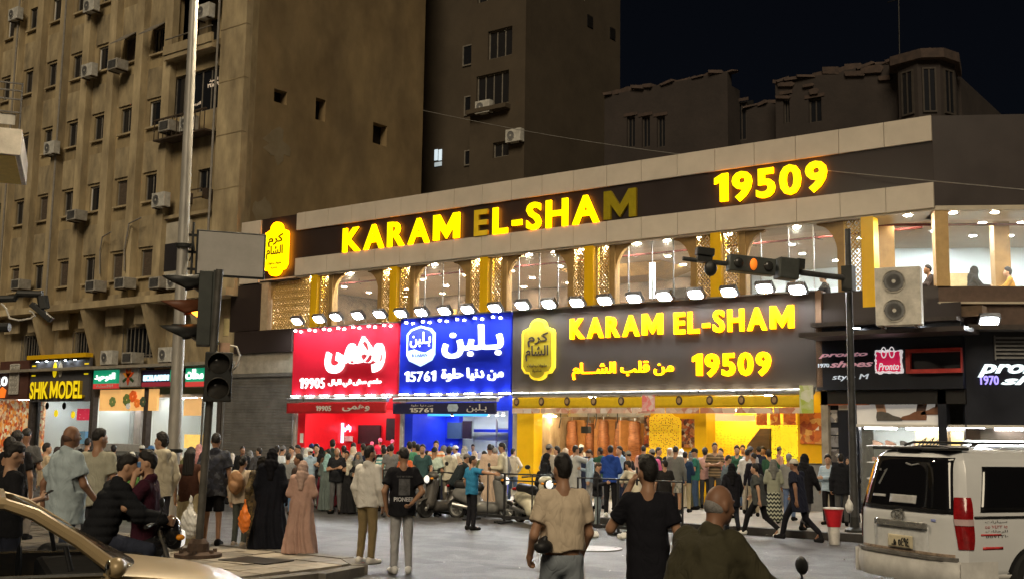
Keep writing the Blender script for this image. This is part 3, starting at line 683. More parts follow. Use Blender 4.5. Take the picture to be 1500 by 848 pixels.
# air conditioners
def ac_proto(w=.85, h=.6, d=.32, fan=.22, fans=1, col=(.5, .49, .45)):
    m = mat('ac_casing_%.2f' % col[0], col, rough=.6, var=.35, scale=4)
    t = thing('air_conditioner', 'x', 'air conditioner')
    MB().box(-w/2, w/2, -d, 0, 0, h).build('casing', m, t, bevel=.015)
    for k in range(fans):
        zc = h*(k+.5)/fans; xc = -w*.14 if fans == 1 else -w*.08
        MB().lathe([(fan, -d-.004), (fan, -d-.03), (fan*.94, -d-.03), (fan*.94, -d-.004)], (xc, 0, zc), 20, 'y').build('fan_ring', m, t)
        b = MB().lathe([(fan*.94, -d-.003), (.001, -d-.006)], (xc, 0, zc), 20, 'y').build('fan_recess', M_dark, t)
        f = MB()
        for q in range(5):
            a = 2*PI*q/5; f.add([(xc, -d-.012, zc), (xc+fan*.85*math.cos(a), -d-.008, zc+fan*.85*math.sin(a)), (xc+fan*.9*math.cos(a+.7), -d-.016, zc+fan*.9*math.sin(a+.7))], [(0, 1, 2)])
        for q in range(1, 5): f.lathe([(fan*q/5, -d-.024), (fan*q/5+.008, -d-.024), (fan*q/5+.008, -d-.02), (fan*q/5, -d-.02)], (xc, 0, zc), 20, 'y')
        f.build('fan_grille', mat('fan_grey', (.16, .16, .16), rough=.6), t)
        MB().lathe([(.045, -d-.02), (.045, -d-.03)], (xc, 0, zc), 12, 'y').build('fan_hub', m, t)
    MB().box(-w*.4, -w*.34, -d, .1, -.05, 0).build('bracket', mat('rusty_iron', (.07, .05, .035)), t); MB().box(w*.34, w*.4, -d, .1, -.05, 0).build('bracket', mat('rusty_iron', (.07, .05, .035)), t)
    return t
def window_ac(t=None):
    t = thing('air_conditioner', 'x', 'air conditioner'); m = mat('ac_old', (.34, .32, .28), rough=.7, var=.4, scale=5)
    MB().box(-.36, .36, -.5, .1, 0, .46).build('casing', m, t, bevel=.02)
    f = MB()
    for k in range(9): f.box(-.25, .25, -.52, -.505, .07+k*.037, .085+k*.037)
    MB().box(-.27, .27, -.508, -.495, .06, .4).build('coil', M_dark, t); f.build('grille', mat('fan_grey', (.16, .16, .16)), t)
    MB().box(-.3, -.26, -.48, .1, -.05, 0).build('bracket', mat('rusty_iron', (.07, .05, .035)), t); MB().box(.26, .3, -.48, .1, -.05, 0).build('bracket', mat('rusty_iron', (.07, .05, .035)), t)
    return t
acA, acB = ac_proto(), window_ac()
acs = [(135, 115, 'A', 'white air conditioner high on the ribbed front beside an upper window'), (178, 106, 'B', 'dark boxy air conditioner under the tilted window awning'),
       (254, 196, 'B', 'boxy air conditioner at the left end of the iron cage'), (281, 194, 'A', 'fan air conditioner in the middle of the iron cage'), (80, 228, 'A', 'small air conditioner low on the left bays with a stain below'),
       (240, 305, 'A', 'white air conditioner just left of the lamp pole below the guarded window'), (118, 325, 'B', 'boxy window air conditioner under a dark window in the third storey'), (146, 428, 'B', 'left one of two boxy air conditioners under the bent pipes'),
       (189, 424, 'B', 'right one of two boxy air conditioners under the bent pipes'), (262, 424, 'A', 'air conditioner peeping out behind the lamp pole above the ledge'), (240, 424, 'B', 'boxy air conditioner by the pale plaster panel above the ledge'),
       (305, 30, 'A', 'air conditioner on the open top balcony'), (36, 425, 'B', 'dim boxy air conditioner in a window at the far left'), (245, 532, 'A', 'air conditioner on the shop canopy right beside the lamp pole'),
       (160, 528, 'A', 'dirty air conditioner on the canopy over the green shop sign'), (195, 540, 'B', 'low air conditioner on the canopy in front of the mezzanine window'), (27, 32, 'A', 'air conditioner near the top left corner of the ochre block'), (138, 20, 'A', 'air conditioner at the top edge above a shuttered window')]
usedA = usedB = False
for px, py, k, lab in acs:
    p = atY(px, py, 27.75 if py < 500 else 27.95); pr_ = acA if k == 'A' else acB; us = usedA if k == 'A' else usedB
    loc = (p[0], p[1], p[2])
    if py > 500: loc = (p[0], 28.1, 4.68)
    if us: o = dup(pr_, loc, 0, lab, 'air conditioners on the old apartment block')
    else: pr_.location = loc; pr_['label'] = lab; pr_['group'] = 'air conditioners on the old apartment block'
    if k == 'A': usedA = True
    else: usedB = True

# ---------------------------------------------------------------- tower behind
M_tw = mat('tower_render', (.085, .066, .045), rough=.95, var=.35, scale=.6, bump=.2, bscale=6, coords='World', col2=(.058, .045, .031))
tw = thing('apartment_tower', 'dark apartment tower rising behind the restaurant roof', 'building', (-33, 40, 0))
def TW(mb, name, m, **k): return mb.build(name, m, tw, (33, -40, 0), **k)
th = []
for px0, py0, px1, py1 in [(715, 47, 750, 80), (698, 113, 745, 150), (722, 210, 745, 228), (660, 60, 682, 85), (662, 135, 680, 160), (662, 215, 678, 235), (700, -40, 748, -8)]:
    a, b = atY(px0, py0, 40), atY(px1, py1, 40); th.append((a[0], b[0], b[2], a[2]))
xr = atY(690, 100, 40)[0]
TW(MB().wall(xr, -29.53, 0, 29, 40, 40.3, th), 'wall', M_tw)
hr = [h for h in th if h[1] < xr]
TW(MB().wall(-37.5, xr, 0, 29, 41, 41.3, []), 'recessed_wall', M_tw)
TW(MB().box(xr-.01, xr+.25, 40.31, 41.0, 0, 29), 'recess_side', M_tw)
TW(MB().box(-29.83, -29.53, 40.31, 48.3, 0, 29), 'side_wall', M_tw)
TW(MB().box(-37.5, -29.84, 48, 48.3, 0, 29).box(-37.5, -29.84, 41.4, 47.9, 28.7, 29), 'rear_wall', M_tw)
for h in th:
    if h[0] > xr: window(tw, (h[0]+h[1])/2+33, .12, h[2], h[1]-h[0], h[3]-h[2], 'double')
    else: window(tw, (h[0]+h[1])/2+33, .93, h[2], h[1]-h[0], h[3]-h[2], 'plain')
TW(MB().box(*sorted((atY(690, 150, 40)[0], atY(748, 150, 40)[0])), 39.6, 40, atY(715, 160, 40)[2]-.2, atY(715, 160, 40)[2]), 'window_box', M_tw)
for i in range(2):
    a, b = atY(637+6*i, 220, 40.98), atY(641+6*i, 235, 40.98)
    TW(MB().box(a[0], b[0], 40.95, 40.99, b[2], a[2]), 'lit_pane', mat('cool_lit_pane', (.6, .7, .75), emit=(.75, .9, 1), es=.75, var=0))
a, b = atY(637, 239, 40.98), atY(647, 243, 40.98); TW(MB().box(a[0], b[0], 40.95, 40.99, b[2], a[2]), 'lit_pane', mat('dim_lit_pane', (.6, .7, .75), emit=(.75, .9, 1), es=.35, var=0))
for px, py in ((864, 32), (897, 50)):
    r = ray(px, py); t = -29.53/r[0]; p = CO+r*t
    TW(MB().box(-29.54, -29.5, p[1]-.25, p[1]+.25, p[2]-.3, p[2]+.3), 'vent_hole', M_dark)
acT = dup(acA, tuple(atY(712, 168, 39.95)), 0, 'dim air conditioner under the wide window of the dark tower', 'air conditioners on the dark tower')
dup(acA, tuple(atY(757, 210, 39.95)), 0, 'dim air conditioner right of the low window of the dark tower', 'air conditioners on the dark tower')

# ---------------------------------------------------------------- crumbling low building
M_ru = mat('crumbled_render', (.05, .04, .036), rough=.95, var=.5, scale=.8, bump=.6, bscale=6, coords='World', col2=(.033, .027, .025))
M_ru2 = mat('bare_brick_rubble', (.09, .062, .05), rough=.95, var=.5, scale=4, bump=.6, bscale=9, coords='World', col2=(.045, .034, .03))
ru = thing('ruined_building', 'dark crumbling old building with a broken roofline behind the restaurant', 'building', (-18, 42, 0))
def RU(mb, name, m, **k): return mb.build(name, m, ru, (18, -42, 0), **k)
def rect(px0, py0, px1, py1, Y): a, b = atY(px0, py0, Y), atY(px1, py1, Y); return (a[0], b[0], b[2], a[2])
hA = [rect(918+22*k, 172, 930+22*k, 215, 42) for k in range(3)]; hC = [rect(1147, 140, 1157, 180, 42), rect(1184, 146, 1204, 178, 42)]; hB = [rect(1078, 152, 1094, 205, 43.2)]
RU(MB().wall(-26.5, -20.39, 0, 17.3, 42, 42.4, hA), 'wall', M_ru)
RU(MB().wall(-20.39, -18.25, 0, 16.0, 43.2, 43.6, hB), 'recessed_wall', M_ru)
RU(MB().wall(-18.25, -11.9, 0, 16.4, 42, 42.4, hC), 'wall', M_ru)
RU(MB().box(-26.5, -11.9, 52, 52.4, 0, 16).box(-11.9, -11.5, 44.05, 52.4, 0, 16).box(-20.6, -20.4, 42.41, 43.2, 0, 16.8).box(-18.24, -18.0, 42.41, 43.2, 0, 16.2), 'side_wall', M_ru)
for h in hA+hC+hB:
    y = 43.25 if h in hB else 42.12
    window(ru, (h[0]+h[1])/2+18, y-42, h[2], h[1]-h[0], h[3]-h[2], 'double'); RU(MB().box(h[0]-.2, h[1]+.2, y+.2, y+.25, h[2]-.1, h[3]+.1), 'dark_room', M_dark)
    RU(MB().box(h[0]-.14, h[1]+.14, y-.16, y-.121 if False else y-.12, h[3]+.02, h[3]+.16), 'lintel', M_ru2)
# polygonal bay at the right end
bp = [(-13.3, 42), (-13.0, 41.2), (-12.2, 40.9), (-11.5, 41.3), (-11.2, 42.2), (-11.6, 44)]
RU(MB().prism(bp, 0, 15.9, 'z'), 'corner_bay', M_ru)
bp2 = [(p[0]*1.0+(.22 if p[0] > -12.3 else -.22), p[1]-.22) for p in bp]
RU(MB().prism(bp2, 15.9, 16.25, 'z'), 'cornice', M_ru2)
for (a, b) in ((bp[1], bp[2]), (bp[2], bp[3]), (bp[3], bp[4])):
    d = Vector((b[0]-a[0], b[1]-a[1], 0)); L = d.length; c = ((a[0]+b[0])/2, (a[1]+b[1])/2)
    an = math.atan2(d.y, d.x); nn = Vector((d.y, -d.x, 0)).normalized()
    o = window(ru, c[0]+nn.x*.07+18, c[1]+nn.y*.07-42, 13.9, L*.62, 1.7, 'double', an)
random.seed(11)
rb = MB().box(-.5, .5, -.5, .5, -.5, .5)
for v in range(len(rb.v)): rb.v[v] = tuple(c+random.uniform(-.14, .14) for c in rb.v[v])
rbm = rb.mesh('masonry_block', M_ru2)
def top_at(x):
    if x < -20.4: return 17.3
    if x < -18.25: return 16.0
    return 16.4
x = -26.3
while x < -11.4:
    t = top_at(x); hh = random.uniform(.05, .16)*(1+.9*math.sin(x*.9)**2) if t != 16.0 else random.uniform(.08, .2)
    w = random.uniform(.3, .7)
    inst('masonry_block', rbm, ru, (x+18, random.uniform(.05, .3)+(1.2 if t == 16.0 else 0), t+hh*.35), sc=(w, .4, hh), rot=(random.uniform(-.2, .2), random.uniform(-.25, .25), random.uniform(-.3, .3)))
    x += w*.8
for k in range(9): inst('masonry_block', rbm, ru, (random.uniform(-18, -12)+18, .0-.05, random.uniform(15.6, 16.5)), sc=(random.uniform(.3, .9), .15, random.uniform(.12, .3)), rot=(0, random.uniform(-.25, .25), 0))
RU(MB().tube([(-13.5, 43, 16), (-13.45, 43, 19.6)], .03).tube([(-13.9, 43, 19.2), (-13.0, 43, 19.25)], .02), 'aerial', M_dark)
M_dfr = mat('weathered_frame', (.06, .05, .042), rough=.8, var=.3)
for c in ru.children:
    if c.name.startswith('window'): c.material_slots[0].link = 'OBJECT'; c.material_slots[0].material = M_dfr
# thin overhead wire
_r = ray(619, 162); wa = CO+_r*(-34.28/_r[0]); wb = atY(1520, 280, 25.5)
# ---------------------------------------------------------------- the restaurant building
def collage(name, cols, scale=9, emit=0, rough=.4, stretch=(1, 1, 1)):
    if name in MATS: return MATS[name]
    m = bpy.data.materials.new(name); MATS[name] = m; m.use_nodes = True; nt = m.node_tree; n = nt.nodes; l = nt.links; b = n['Principled BSDF']
    tc = n.new('ShaderNodeTexCoord'); mp = n.new('ShaderNodeMapping'); mp.inputs['Scale'].default_value = stretch; l.new(tc.outputs['Object'], mp.inputs[0])
    nz = n.new('ShaderNodeTexNoise'); nz.inputs['Scale'].default_value = scale*.8; nz.inputs['Detail'].default_value = 5; l.new(mp.outputs[0], nz.inputs[0])
    ad = n.new('ShaderNodeMix'); ad.data_type = 'VECTOR'; ad.inputs[0].default_value = .12; l.new(mp.outputs[0], ad.inputs[4]); l.new(nz.outputs['Color'], ad.inputs[5])
    v = n.new('ShaderNodeTexVoronoi'); v.inputs['Scale'].default_value = scale; l.new(ad.outputs[1], v.inputs[0])
    sp = n.new('ShaderNodeSeparateColor'); l.new(v.outputs['Color'], sp.inputs[0])
    mx = n.new('ShaderNodeMath'); mx.operation = 'MULTIPLY_ADD'; mx.inputs[1].default_value = .7; l.new(sp.outputs[0], mx.inputs[0])
    m2 = n.new('ShaderNodeMath'); m2.operation = 'MULTIPLY'; m2.inputs[1].default_value = .3; l.new(nz.outputs['Fac'], m2.inputs[0]); l.new(m2.outputs[0], mx.inputs[2])
    rp = n.new('ShaderNodeValToRGB'); rp.color_ramp.interpolation = 'EASE'
    for i, c in enumerate(cols):
        ps = .15+.7*i/(len(cols)-1); els = rp.color_ramp.elements
        if i == 0: e = els[0]; e.position = ps
        elif i == len(cols)-1: e = els[-1]; e.position = ps
        else: e = els.new(ps)
        e.color = (*lin(c), 1)
    l.new(mx.outputs[0], rp.inputs[0]); l.new(rp.outputs[0], b.inputs['Base Color']); b.inputs['Roughness'].default_value = rough
    if emit: l.new(rp.outputs[0], b.inputs['Emission Color']); b.inputs['Emission Strength'].default_value = emit
    return m
def print_rows(name, paper, ink, sx=14, sz=22, emit=0, fill=.55):
    """rows of print too small to read: broken dark dashes on paper"""
    if name in MATS: return MATS[name]
    m = bpy.data.materials.new(name); MATS[name] = m; m.use_nodes = True; nt = m.node_tree; n = nt.nodes; l = nt.links; b = n['Principled BSDF']
    tc = n.new('ShaderNodeTexCoord'); mp = n.new('ShaderNodeMapping'); mp.inputs['Scale'].default_value = (sx, .01, sz); l.new(tc.outputs['Object'], mp.inputs[0])
    v = n.new('ShaderNodeTexVoronoi'); v.distance = 'CHEBYCHEV'; v.inputs['Randomness'].default_value = .55; v.inputs['Scale'].default_value = 1; l.new(mp.outputs[0], v.inputs[0])
    nz = n.new('ShaderNodeTexNoise'); nz.inputs['Scale'].default_value = 60; l.new(tc.outputs['Object'], nz.inputs[0])
    a = n.new('ShaderNodeMath'); a.operation = 'ADD'; l.new(v.outputs['Distance'], a.inputs[0]); l.new(nz.outputs['Fac'], a.inputs[1])
    rp = n.new('ShaderNodeValToRGB'); rp.color_ramp.elements[0].position = fill+.22; rp.color_ramp.elements[1].position = fill+.3
    rp.color_ramp.elements[0].color = (*lin(ink), 1); rp.color_ramp.elements[1].color = (*lin(paper), 1)
    l.new(a.outputs[0], rp.inputs[0]); l.new(rp.outputs[0], b.inputs['Base Color']); b.inputs['Roughness'].default_value = .4
    if emit: l.new(rp.outputs[0], b.inputs['Emission Color']); b.inputs['Emission Strength'].default_value = emit
    return m
def R(px0, py0, px1, py1, Y=27.95):
    a, b = atY(px0, py0, Y), atY(px1, py1, Y); return min(a[0], b[0]), max(a[0], b[0]), min(a[2], b[2]), max(a[2], b[2])
M_panel = mat('cream_cladding', (.60, .53, .44), rough=.45, var=.12, scale=1, coords='World', spec=.5)
M_band = mat('brown_cladding', (.032, .023, .021), rough=.42, var=.2, scale=1, coords='World', spec=.5)
M_soff = mat('soffit_metal', (.5, .44, .34), rough=.35, var=.15, scale=2, coords='World')
M_gold = mat('gold_lattice', (.50, .33, .10), rough=.4, var=.25, scale=3, metal=.25)
M_goldb = mat('gold_brown', (.32, .20, .075), rough=.45, var=.25, scale=3, coords='World')
M_ycol = mat('yellow_column', (.78, .46, .01), rough=.35, var=.08, scale=2, coords='World')
M_cable = mat('black_cable', (.012, .012, .012), rough=.6, var=0)
M_ceil = mat('white_ceiling', (.74, .69, .62), rough=.8, var=.08, scale=1, coords='World')
M_bwall = mat('brown_dining_wall', (.13, .085, .05), rough=.7, var=.5, scale=2.2, coords='World')
M_cool = mat('cool_white_wall', (.72, .82, .82), rough=.7, var=.06, scale=1, coords='World')
M_lamp = mat('downlight_glow', (1, .95, .85), emit=(1, .9, .74), es=850, var=0)
M_lampc = mat('cool_downlight_glow', (1, 1, 1), emit=(.9, .97, 1), es=480, var=0)
M_chrome = mat('brushed_steel', (.5, .5, .49), rough=.3, metal=.9, var=.15, scale=5)
M_clear = mat('shop_glass', (.75, .8, .8), rough=.02, var=0, alpha=.10, spec=.6)
kb = thing('restaurant_building', 'long two storey restaurant with cream and brown cladding and a lit upper dining floor', 'building', (-21, 28, 0))
def KB(mb, name, m, **k): return mb.build(name, m, kb, (21, -28, 0), **k)
KX0, KX1 = -31.08, -8.03
KB(MB().box(KX0, KX1, 28.0, 28.4, 7.72, 9.98), 'fascia_band', M_band)
KB(MB().box(-34.25, KX0, 28.0, 28.35, 7.55, 9.98), 'fascia_band', M_band)
pj = (KX1-KX0)/19.4; pu = MB().box(.008, pj-.008, -.07, 0, 0, .64).mesh('cladding_panel', M_panel)
x = KX1
while x-pj > KX0-.9:
    w = min(pj, x-KX0)
    for z in (9.36, 7.66):
        inst('cladding_panel', pu, kb, (x-w+21, -.0, z), sc=(w/pj, 1, 1))
    x -= pj
for i in range(2):
    for z in (9.36, 7.55): inst('cladding_panel', pu, kb, (-34.2+.56*i+21, 0, z), sc=(.47, 1, .93))
KB(MB().box(-34.25, KX1, 27.99, 29.2, 7.60, 7.655), 'soffit', M_soff)
KB(MB().box(-34.25, KX1, 28.4, 40, 9.7, 9.9), 'roof_slab', M_conc)
KB(MB().box(-34.2, KX1+3, 29.21, 40, 7.75, 7.85), 'ceiling', M_ceil)
KB(MB().box(-34.25, KX1+1, 28.05, 40, 4.95, 5.2), 'floor_slab', M_bwall)
KB(MB().box(-34.25, -16.9, 36, 36.25, 5.2, 7.74), 'dining_back_wall', M_bwall)
KB(MB().box(-16.9, -4, 36.6, 36.85, 5.2, 7.74), 'dining_back_wall', M_cool)
KB(MB().box(-17.1, -16.9, 36.0, 36.6, 5.2, 7.74), 'dining_partition', M_bwall)
KB(MB().box(-34.25, -34.05, 28.5, 36, 5.2, 7.74), 'end_wall', M_bwall)
# panels and fittings against the back wall
KB(MB().box(*sorted((atY(645, 430, 35.9)[0], atY(668, 430, 35.9)[0])), 35.9, 35.99, 6.55, 7.15), 'wall_panel', mat('amber_panel', (.5, .28, .06), emit=(1, .6, .15), es=.5, var=.3, scale=3))
KB(MB().box(atY(978, 430, 35)[0], atY(1003, 430, 35)[0], 35.0, 35.98, 5.2, 7.2), 'wall_cabinet', mat('dark_cabinet', (.05, .04, .035), rough=.5))
KB(MB().add([(x-19.9, y, z) for x, y, z in [(-2.2, 32, 7.72), (1.9, 32, 7.72), (1.9, 34.5, 7.72), (-2.2, 34.5, 7.72), (-1.3, 32.5, 7.35), (1.1, 32.5, 7.35), (1.1, 34, 7.35), (-1.3, 34, 7.35)]], [(0, 1, 5, 4), (1, 2, 6, 5), (2, 3, 7, 6), (3, 0, 4, 7), (4, 5, 6, 7)]), 'extractor_hood', M_goldb)
KB(MB().box(atY(951, 400, 30)[0], atY(959, 400, 30)[0], 30, 30.05, 6.2, 7.3), 'lit_sign_strip', mat('lit_strip', (.8, .85, .85), emit=(.8, .95, 1), es=1.2, var=0))
for a, b, y in [(-15.6, -15.4, 36.5), (-12.5, -12.3, 36.5), (-10.2, -10, 36.5)]: KB(MB().box(a, b, y, y+.09, 5.2, 7.72), 'wall_seam', mat('seam_grey', (.45, .52, .52), rough=.7))
KB(MB().tube([(-33, 30.2, 7.62), (-9, 30.2, 7.62)], .035), 'ceiling_pipe', mat('dark_red_pipe', (.13, .03, .025), rough=.5))
for k in range(12): KB(MB().tube([(-32+2*k, 30.2, 7.74), (-32+2*k, 30.2, 7.58)], .015).tube([(-32+2*k, 30.2, 7.6), (-31.7+2*k, 30.0, 7.5)], .012), 'pipe_hanger', M_cable)
# columns, pierced screens and arched brackets
COLS = [-30.08, -26.16, -22.21, -18.19, -14.0, -9.73]
yc = MB().box(-.16, .16, -.02, .34, 5.2, 7.62).mesh('yellow_column', M_ycol)
bc = MB().box(-.09, .09, .02, .3, 5.2, 7.62).mesh('brown_post', M_goldb)
def lattice(nx, nz, w, h, y=.0, t=.022):
    m = MB(); cw, ch = w/nx, h/nz
    def bar(x0, z0, x1, z1):
        d = Vector((x1-x0, 0, z1-z0)).normalized(); nn = Vector((-d.z, 0, d.x))*t*.5
        p = [(x0+nn.x, z0+nn.z), (x0-nn.x, z0-nn.z), (x1-nn.x, z1-nn.z), (x1+nn.x, z1+nn.z)]
        m.prism(p, y, y+.045)
    for i in range(nx):
        for j in range(nz):
            x, z = i*cw, j*ch; cx, cz = x+cw/2, z+ch/2
            for sx in (-1, 1):
                for sz in (-1, 1):
                    bar(cx+sx*cw*.5, cz, cx, cz+sz*ch*.5); bar(cx+sx*cw*.5, cz+sz*ch*.5, cx+sx*cw*.22, cz+sz*ch*.22)
            q = [(cx+cw*.16*math.cos(a), cz+ch*.16*math.sin(a)) for a in np.arange(6)*PI/3]
            m.prism(q, y+.005, y+.04)
    m.box(-.025, 0, y-.01, y+.06, 0, h).box(w, w+.025, y-.01, y+.06, 0, h)
    return m
lm = lattice(2, 10, .42, 2.42).mesh('pierced_screen', M_gold)
arch = [(0, 0), (.56, 0), (.54, -.05)]+[(.56-.56*math.sin(a), -.05-.85*(1-math.cos(a))) for a in np.linspace(.08, PI/2, 9)]
am = MB().prism([(p[0], p[1]) for p in arch], 0, .14).mesh('arch_bracket', M_goldb); am2 = MB().prism([(-p[0], p[1]) for p in arch], 0, .14).mesh('arch_bracket', M_goldb)
for i, x in enumerate(COLS):
    inst('yellow_column', yc, kb, (x+21, .0, 0))
    if i < 5: inst('pierced_screen', lm, kb, (x+21+.2, .12, 5.2))
    if i: inst('pierced_screen', lm, kb, (x+21-.64, .12, 5.2))
    if i < 5: inst('brown_post', bc, kb, (x+21+.74, .1, 0))
    inst('brown_post', bc, kb, (x+21-.76, .1, 0)) if i else None
    if i < 5: inst('arch_bracket', am, kb, (x+21+.83, .16, 7.6))
    if i: inst('arch_bracket', am2, kb, (x+21-.85, .16, 7.6))
inst('arch_bracket', am, kb, (-32.62+21, .16, 7.6))
KB(lattice(12, 10, 2.3, 2.42), 'pierced_screen', M_gold).location = (-32.5+21, .2, 5.2)
KB(MB().box(-33.1, -32.6, 28.02, 28.4, 5.2, 7.6), 'pale_post', mat('beige_post', (.42, .33, .22), rough=.5, var=.2, coords='World'))
for a, b in zip(COLS, COLS[1:]): KB(MB().box(a+.85, b-.87, 28.2, 28.21, 5.9, 7.6), 'dining_glass', M_clear)
for a in COLS[1:-1]:
    for f in (1.25, 2.05, 2.75): KB(MB().box(a+f-.012, a+f+.012, 28.19, 28.23, 5.9, 7.6), 'glazing_bar', M_chrome)
KB(MB().box(-34.25, KX1, 28.06, 28.3, 5.2, 5.74), 'parapet', M_band)
KB(MB().box(-34.7, -32.98, 27.98, 28.3, 5.75, 7.5), 'brown_end_panel', M_band)
KB(MB().box(-34.3, -31.05, 27.9, 28.3, 4.88, 5.72), 'brown_end_panel', M_band)
KB(MB().box(-34.9, -31.05, 28.0, 28.4, 4.12, 4.87), 'bare_concrete', M_conc)
# downlights
dl = MB().lathe([(.001, -.012), (.085, -.012), (.085, 0)], n=14).mesh('downlight', M_lamp); dlr = MB().lathe([(.09, 0), (.12, -.006), (.12, .0), (.09, .01)], n=14).mesh('trim_ring', M_white)
dlc = MB().lathe([(.001, -.012), (.085, -.012), (.085, 0)], n=14).mesh('downlight', M_lampc)
def downlight(x, y, z, me=dl, par=None):
    o = inst('downlight', me, par or kb, (x+21, y-28, z)); inst('trim_ring', dlr, o)
x = -33.4
while x < -8.2: downlight(x, 28.25, 7.597); x += .985
for j, y in enumerate((29.8, 31.6, 33.4, 35.2)):
    for k in range(12): downlight(-32.6+2.1*k+.4*(j % 2), y, 7.745, dlc if -32.6+2.1*k > -16 and y > 31 else dl)
# corner wing
WA = math.radians(30); WX, WY = -8.03, 28.0
def WG(mb, name, m, **k): return mb.build(name, m, kb, (WX+21, WY-28, 0), WA, **k)
WG(MB().box(0, 9, 0, .4, 7.72, 10.0), 'fascia_band', M_band)
WG(MB().box(.0, 9, -.02, 1.2, 7.60, 7.71), 'soffit', M_soff)
WG(MB().box(0.3, 9, 1.2, 9, 7.74, 7.84), 'ceiling', M_ceil)
WG(MB().box(.02, 9, .05, .3, 4.75, 5.72), 'parapet', mat('brown_parapet', (.10, .065, .048), rough=.5, var=.25, coords='World'))
WG(MB().box(0, 9, -.06, .12, 5.28, 5.33), 'parapet_rail', M_soff)
WG(MB().box(0, 9, .3, 8, 4.95, 5.2), 'floor_slab', M_bwall)
WG(MB().box(-1, 9, 6.5, 6.7, 5.2, 7.74), 'dining_back_wall', M_cool)
WG(MB().box(9, 9.3, .3, 6.5, 0, 10), 'end_wall', M_band)
WG(MB().box(-.02, .3, .0, .3, 5.72, 7.62), 'pale_post', mat('tan_post', (.5, .33, .14), rough=.5, var=.15, coords='World'))
WG(MB().box(2.05, 2.45, 2.3, 2.7, 5.2, 7.74), 'brown_pillar', M_goldb)
WG(MB().box(1.1, 1.75, 3.2, 3.4, 5.2, 6.5), 'tan_cabinet', mat('tan_cabinet', (.5, .4, .2), rough=.5))
WG(MB().box(-.9, -.5, 2.3, 2.5, 5.2, 7.74), 'door_frame', M_goldb)
WG(MB().tube([(-1, 2, 7.62), (8, 2.2, 7.62)], .035), 'ceiling_pipe', MATS['dark_red_pipe'])
for xx in (.3, 3.1): WG(MB().box(xx, xx+2.7, .12, .13, 5.72, 7.6), 'dining_glass', M_clear)
for xx in (3.05, 5.9): WG(MB().box(xx, xx+.06, .1, .16, 5.72, 7.6), 'glazing_bar', M_chrome)
for k in range(9):
    for j, (yy, me, zz) in enumerate(((.3, dl, 7.595), (2.4, dlc, 7.735), (4.4, dlc, 7.735))):
        c, s_ = math.cos(WA), math.sin(WA); xx = .5+1.0*k+.3*j
        downlight(WX+xx*c-yy*s_, WY+xx*s_+yy*c, zz, me)
# ground floor shell
for x0, x1 in ((-31.05, -30.9), (-25.78, -25.66), (-21.05, -20.85), (-11.1, -10.92)): KB(MB().box(x0, x1, 28.1, 33.5, .13, 4.94), 'party_wall', M_conc)
KB(MB().box(-34.9, KX1, 33.5, 33.8, .13, 4.94), 'shop_rear_wall', M_conc)
KB(MB().box(-31.05, -10.92, 28.2, 33.5, 3.2, 3.3), 'shop_ceiling', M_ceil)
KB(MB().box(-31.05, -10.92, 28.05, 28.2, 3.2, 4.94), 'lintel', M_conc)
# roller shutter
M_sh = mat('shutter_steel', (.17, .165, .155), rough=.5, metal=.3, var=.35, scale=2, coords='World')
rs = thing('roller_shutter', 'wide closed grey roller shutter between the old block and the red shop', 'roller shutter', (-33, 28.1, 0))
for k in range(38):
    z = .16+k*.1045
    MB().box(-1.9, 1.95, -.03, .02, z, z+.1).build('slat', M_sh, rs, rz=0, bevel=.012) if k == 0 else None
    if k == 0: slm = rs.children[0].data
    else:
        o = inst('slat', slm, rs, (0, random.uniform(-.004, .004), k*.1045)); b = o.modifiers.new('bevel', 'BEVEL'); b.width = .012; b.segments = 2
MB().box(-2, -1.9, -.06, .06, .13, 4.12).box(1.95, 2.0, -.06, .06, .13, 4.12).build('guide_rail', M_sh, rs)
MB().box(-2, 2, -.1, .2, 3.98, 4.11).build('shutter_box', M_sh, rs, bevel=.02)

# ---------------------------------------------------------------- roof sign and medallions
M_yel = mat('lit_yellow', (1, .8, .0), emit=(1, .83, 0), es=1.15, var=0, rough=.4)
M_yside = mat('lit_orange_edge', (1, .3, 0), emit=(1, .3, .0), es=9, var=0)
M_yoff = mat('unlit_yellow', (.32, .25, .012), rough=.35, var=.15)
M_yoffs = mat('unlit_yellow_side', (.28, .2, .01), rough=.4, var=0)
M_ydim = mat('half_lit_yellow', (.4, .25, .02), emit=(.9, .55, .0), es=.28, var=.5, scale=1.2)
s1 = thing('rooftop_sign', 'huge yellow glowing rooftop lettering with one dead letter at its end', 'sign', (-20, 27.9, 8))
letter_row('KARAM EL-SHAM', 'letter', s1, M_yel, -28.6+20, -16.5+20, .31, 1.22, .07, .085, bold=.026, gap=.15, side=M_yside, mats={5: M_ydim, 11: M_yoff}, sides={5: M_yoffs, 11: M_yoffs}, space=.36)
s2 = thing('rooftop_number_sign', 'yellow glowing telephone number at the right of the roof band', 'sign', (-12.4, 27.9, 8))
letter_row('19509', 'digit', s2, M_yel, -13.98+12.4, -10.74+12.4, .43, 1.28, .07, .085, bold=.03, gap=.11, side=M_yside)
def medal_poly(w, h):
    q = []
    for a in np.linspace(0, PI, 9): q.append((.26*w*math.cos(a), h*.36+h*.14*math.sin(a)))
    half = [(.5*w, -.30*h), (.5*w, .26*h), (.46*w, .315*h), (.36*w, .335*h)]
    top = [(x, z) for x, z in q]; left = [(-x, z) for x, z in reversed(half)]
    up = half+top+left; lowq = []
    for a in np.linspace(PI, 2*PI, 9): lowq.append((.26*w*math.cos(a), -.40*h+h*.1*math.sin(a)))
    return up+[(-.4*w, -.385*h)]+lowq+[(.4*w, -.385*h)]
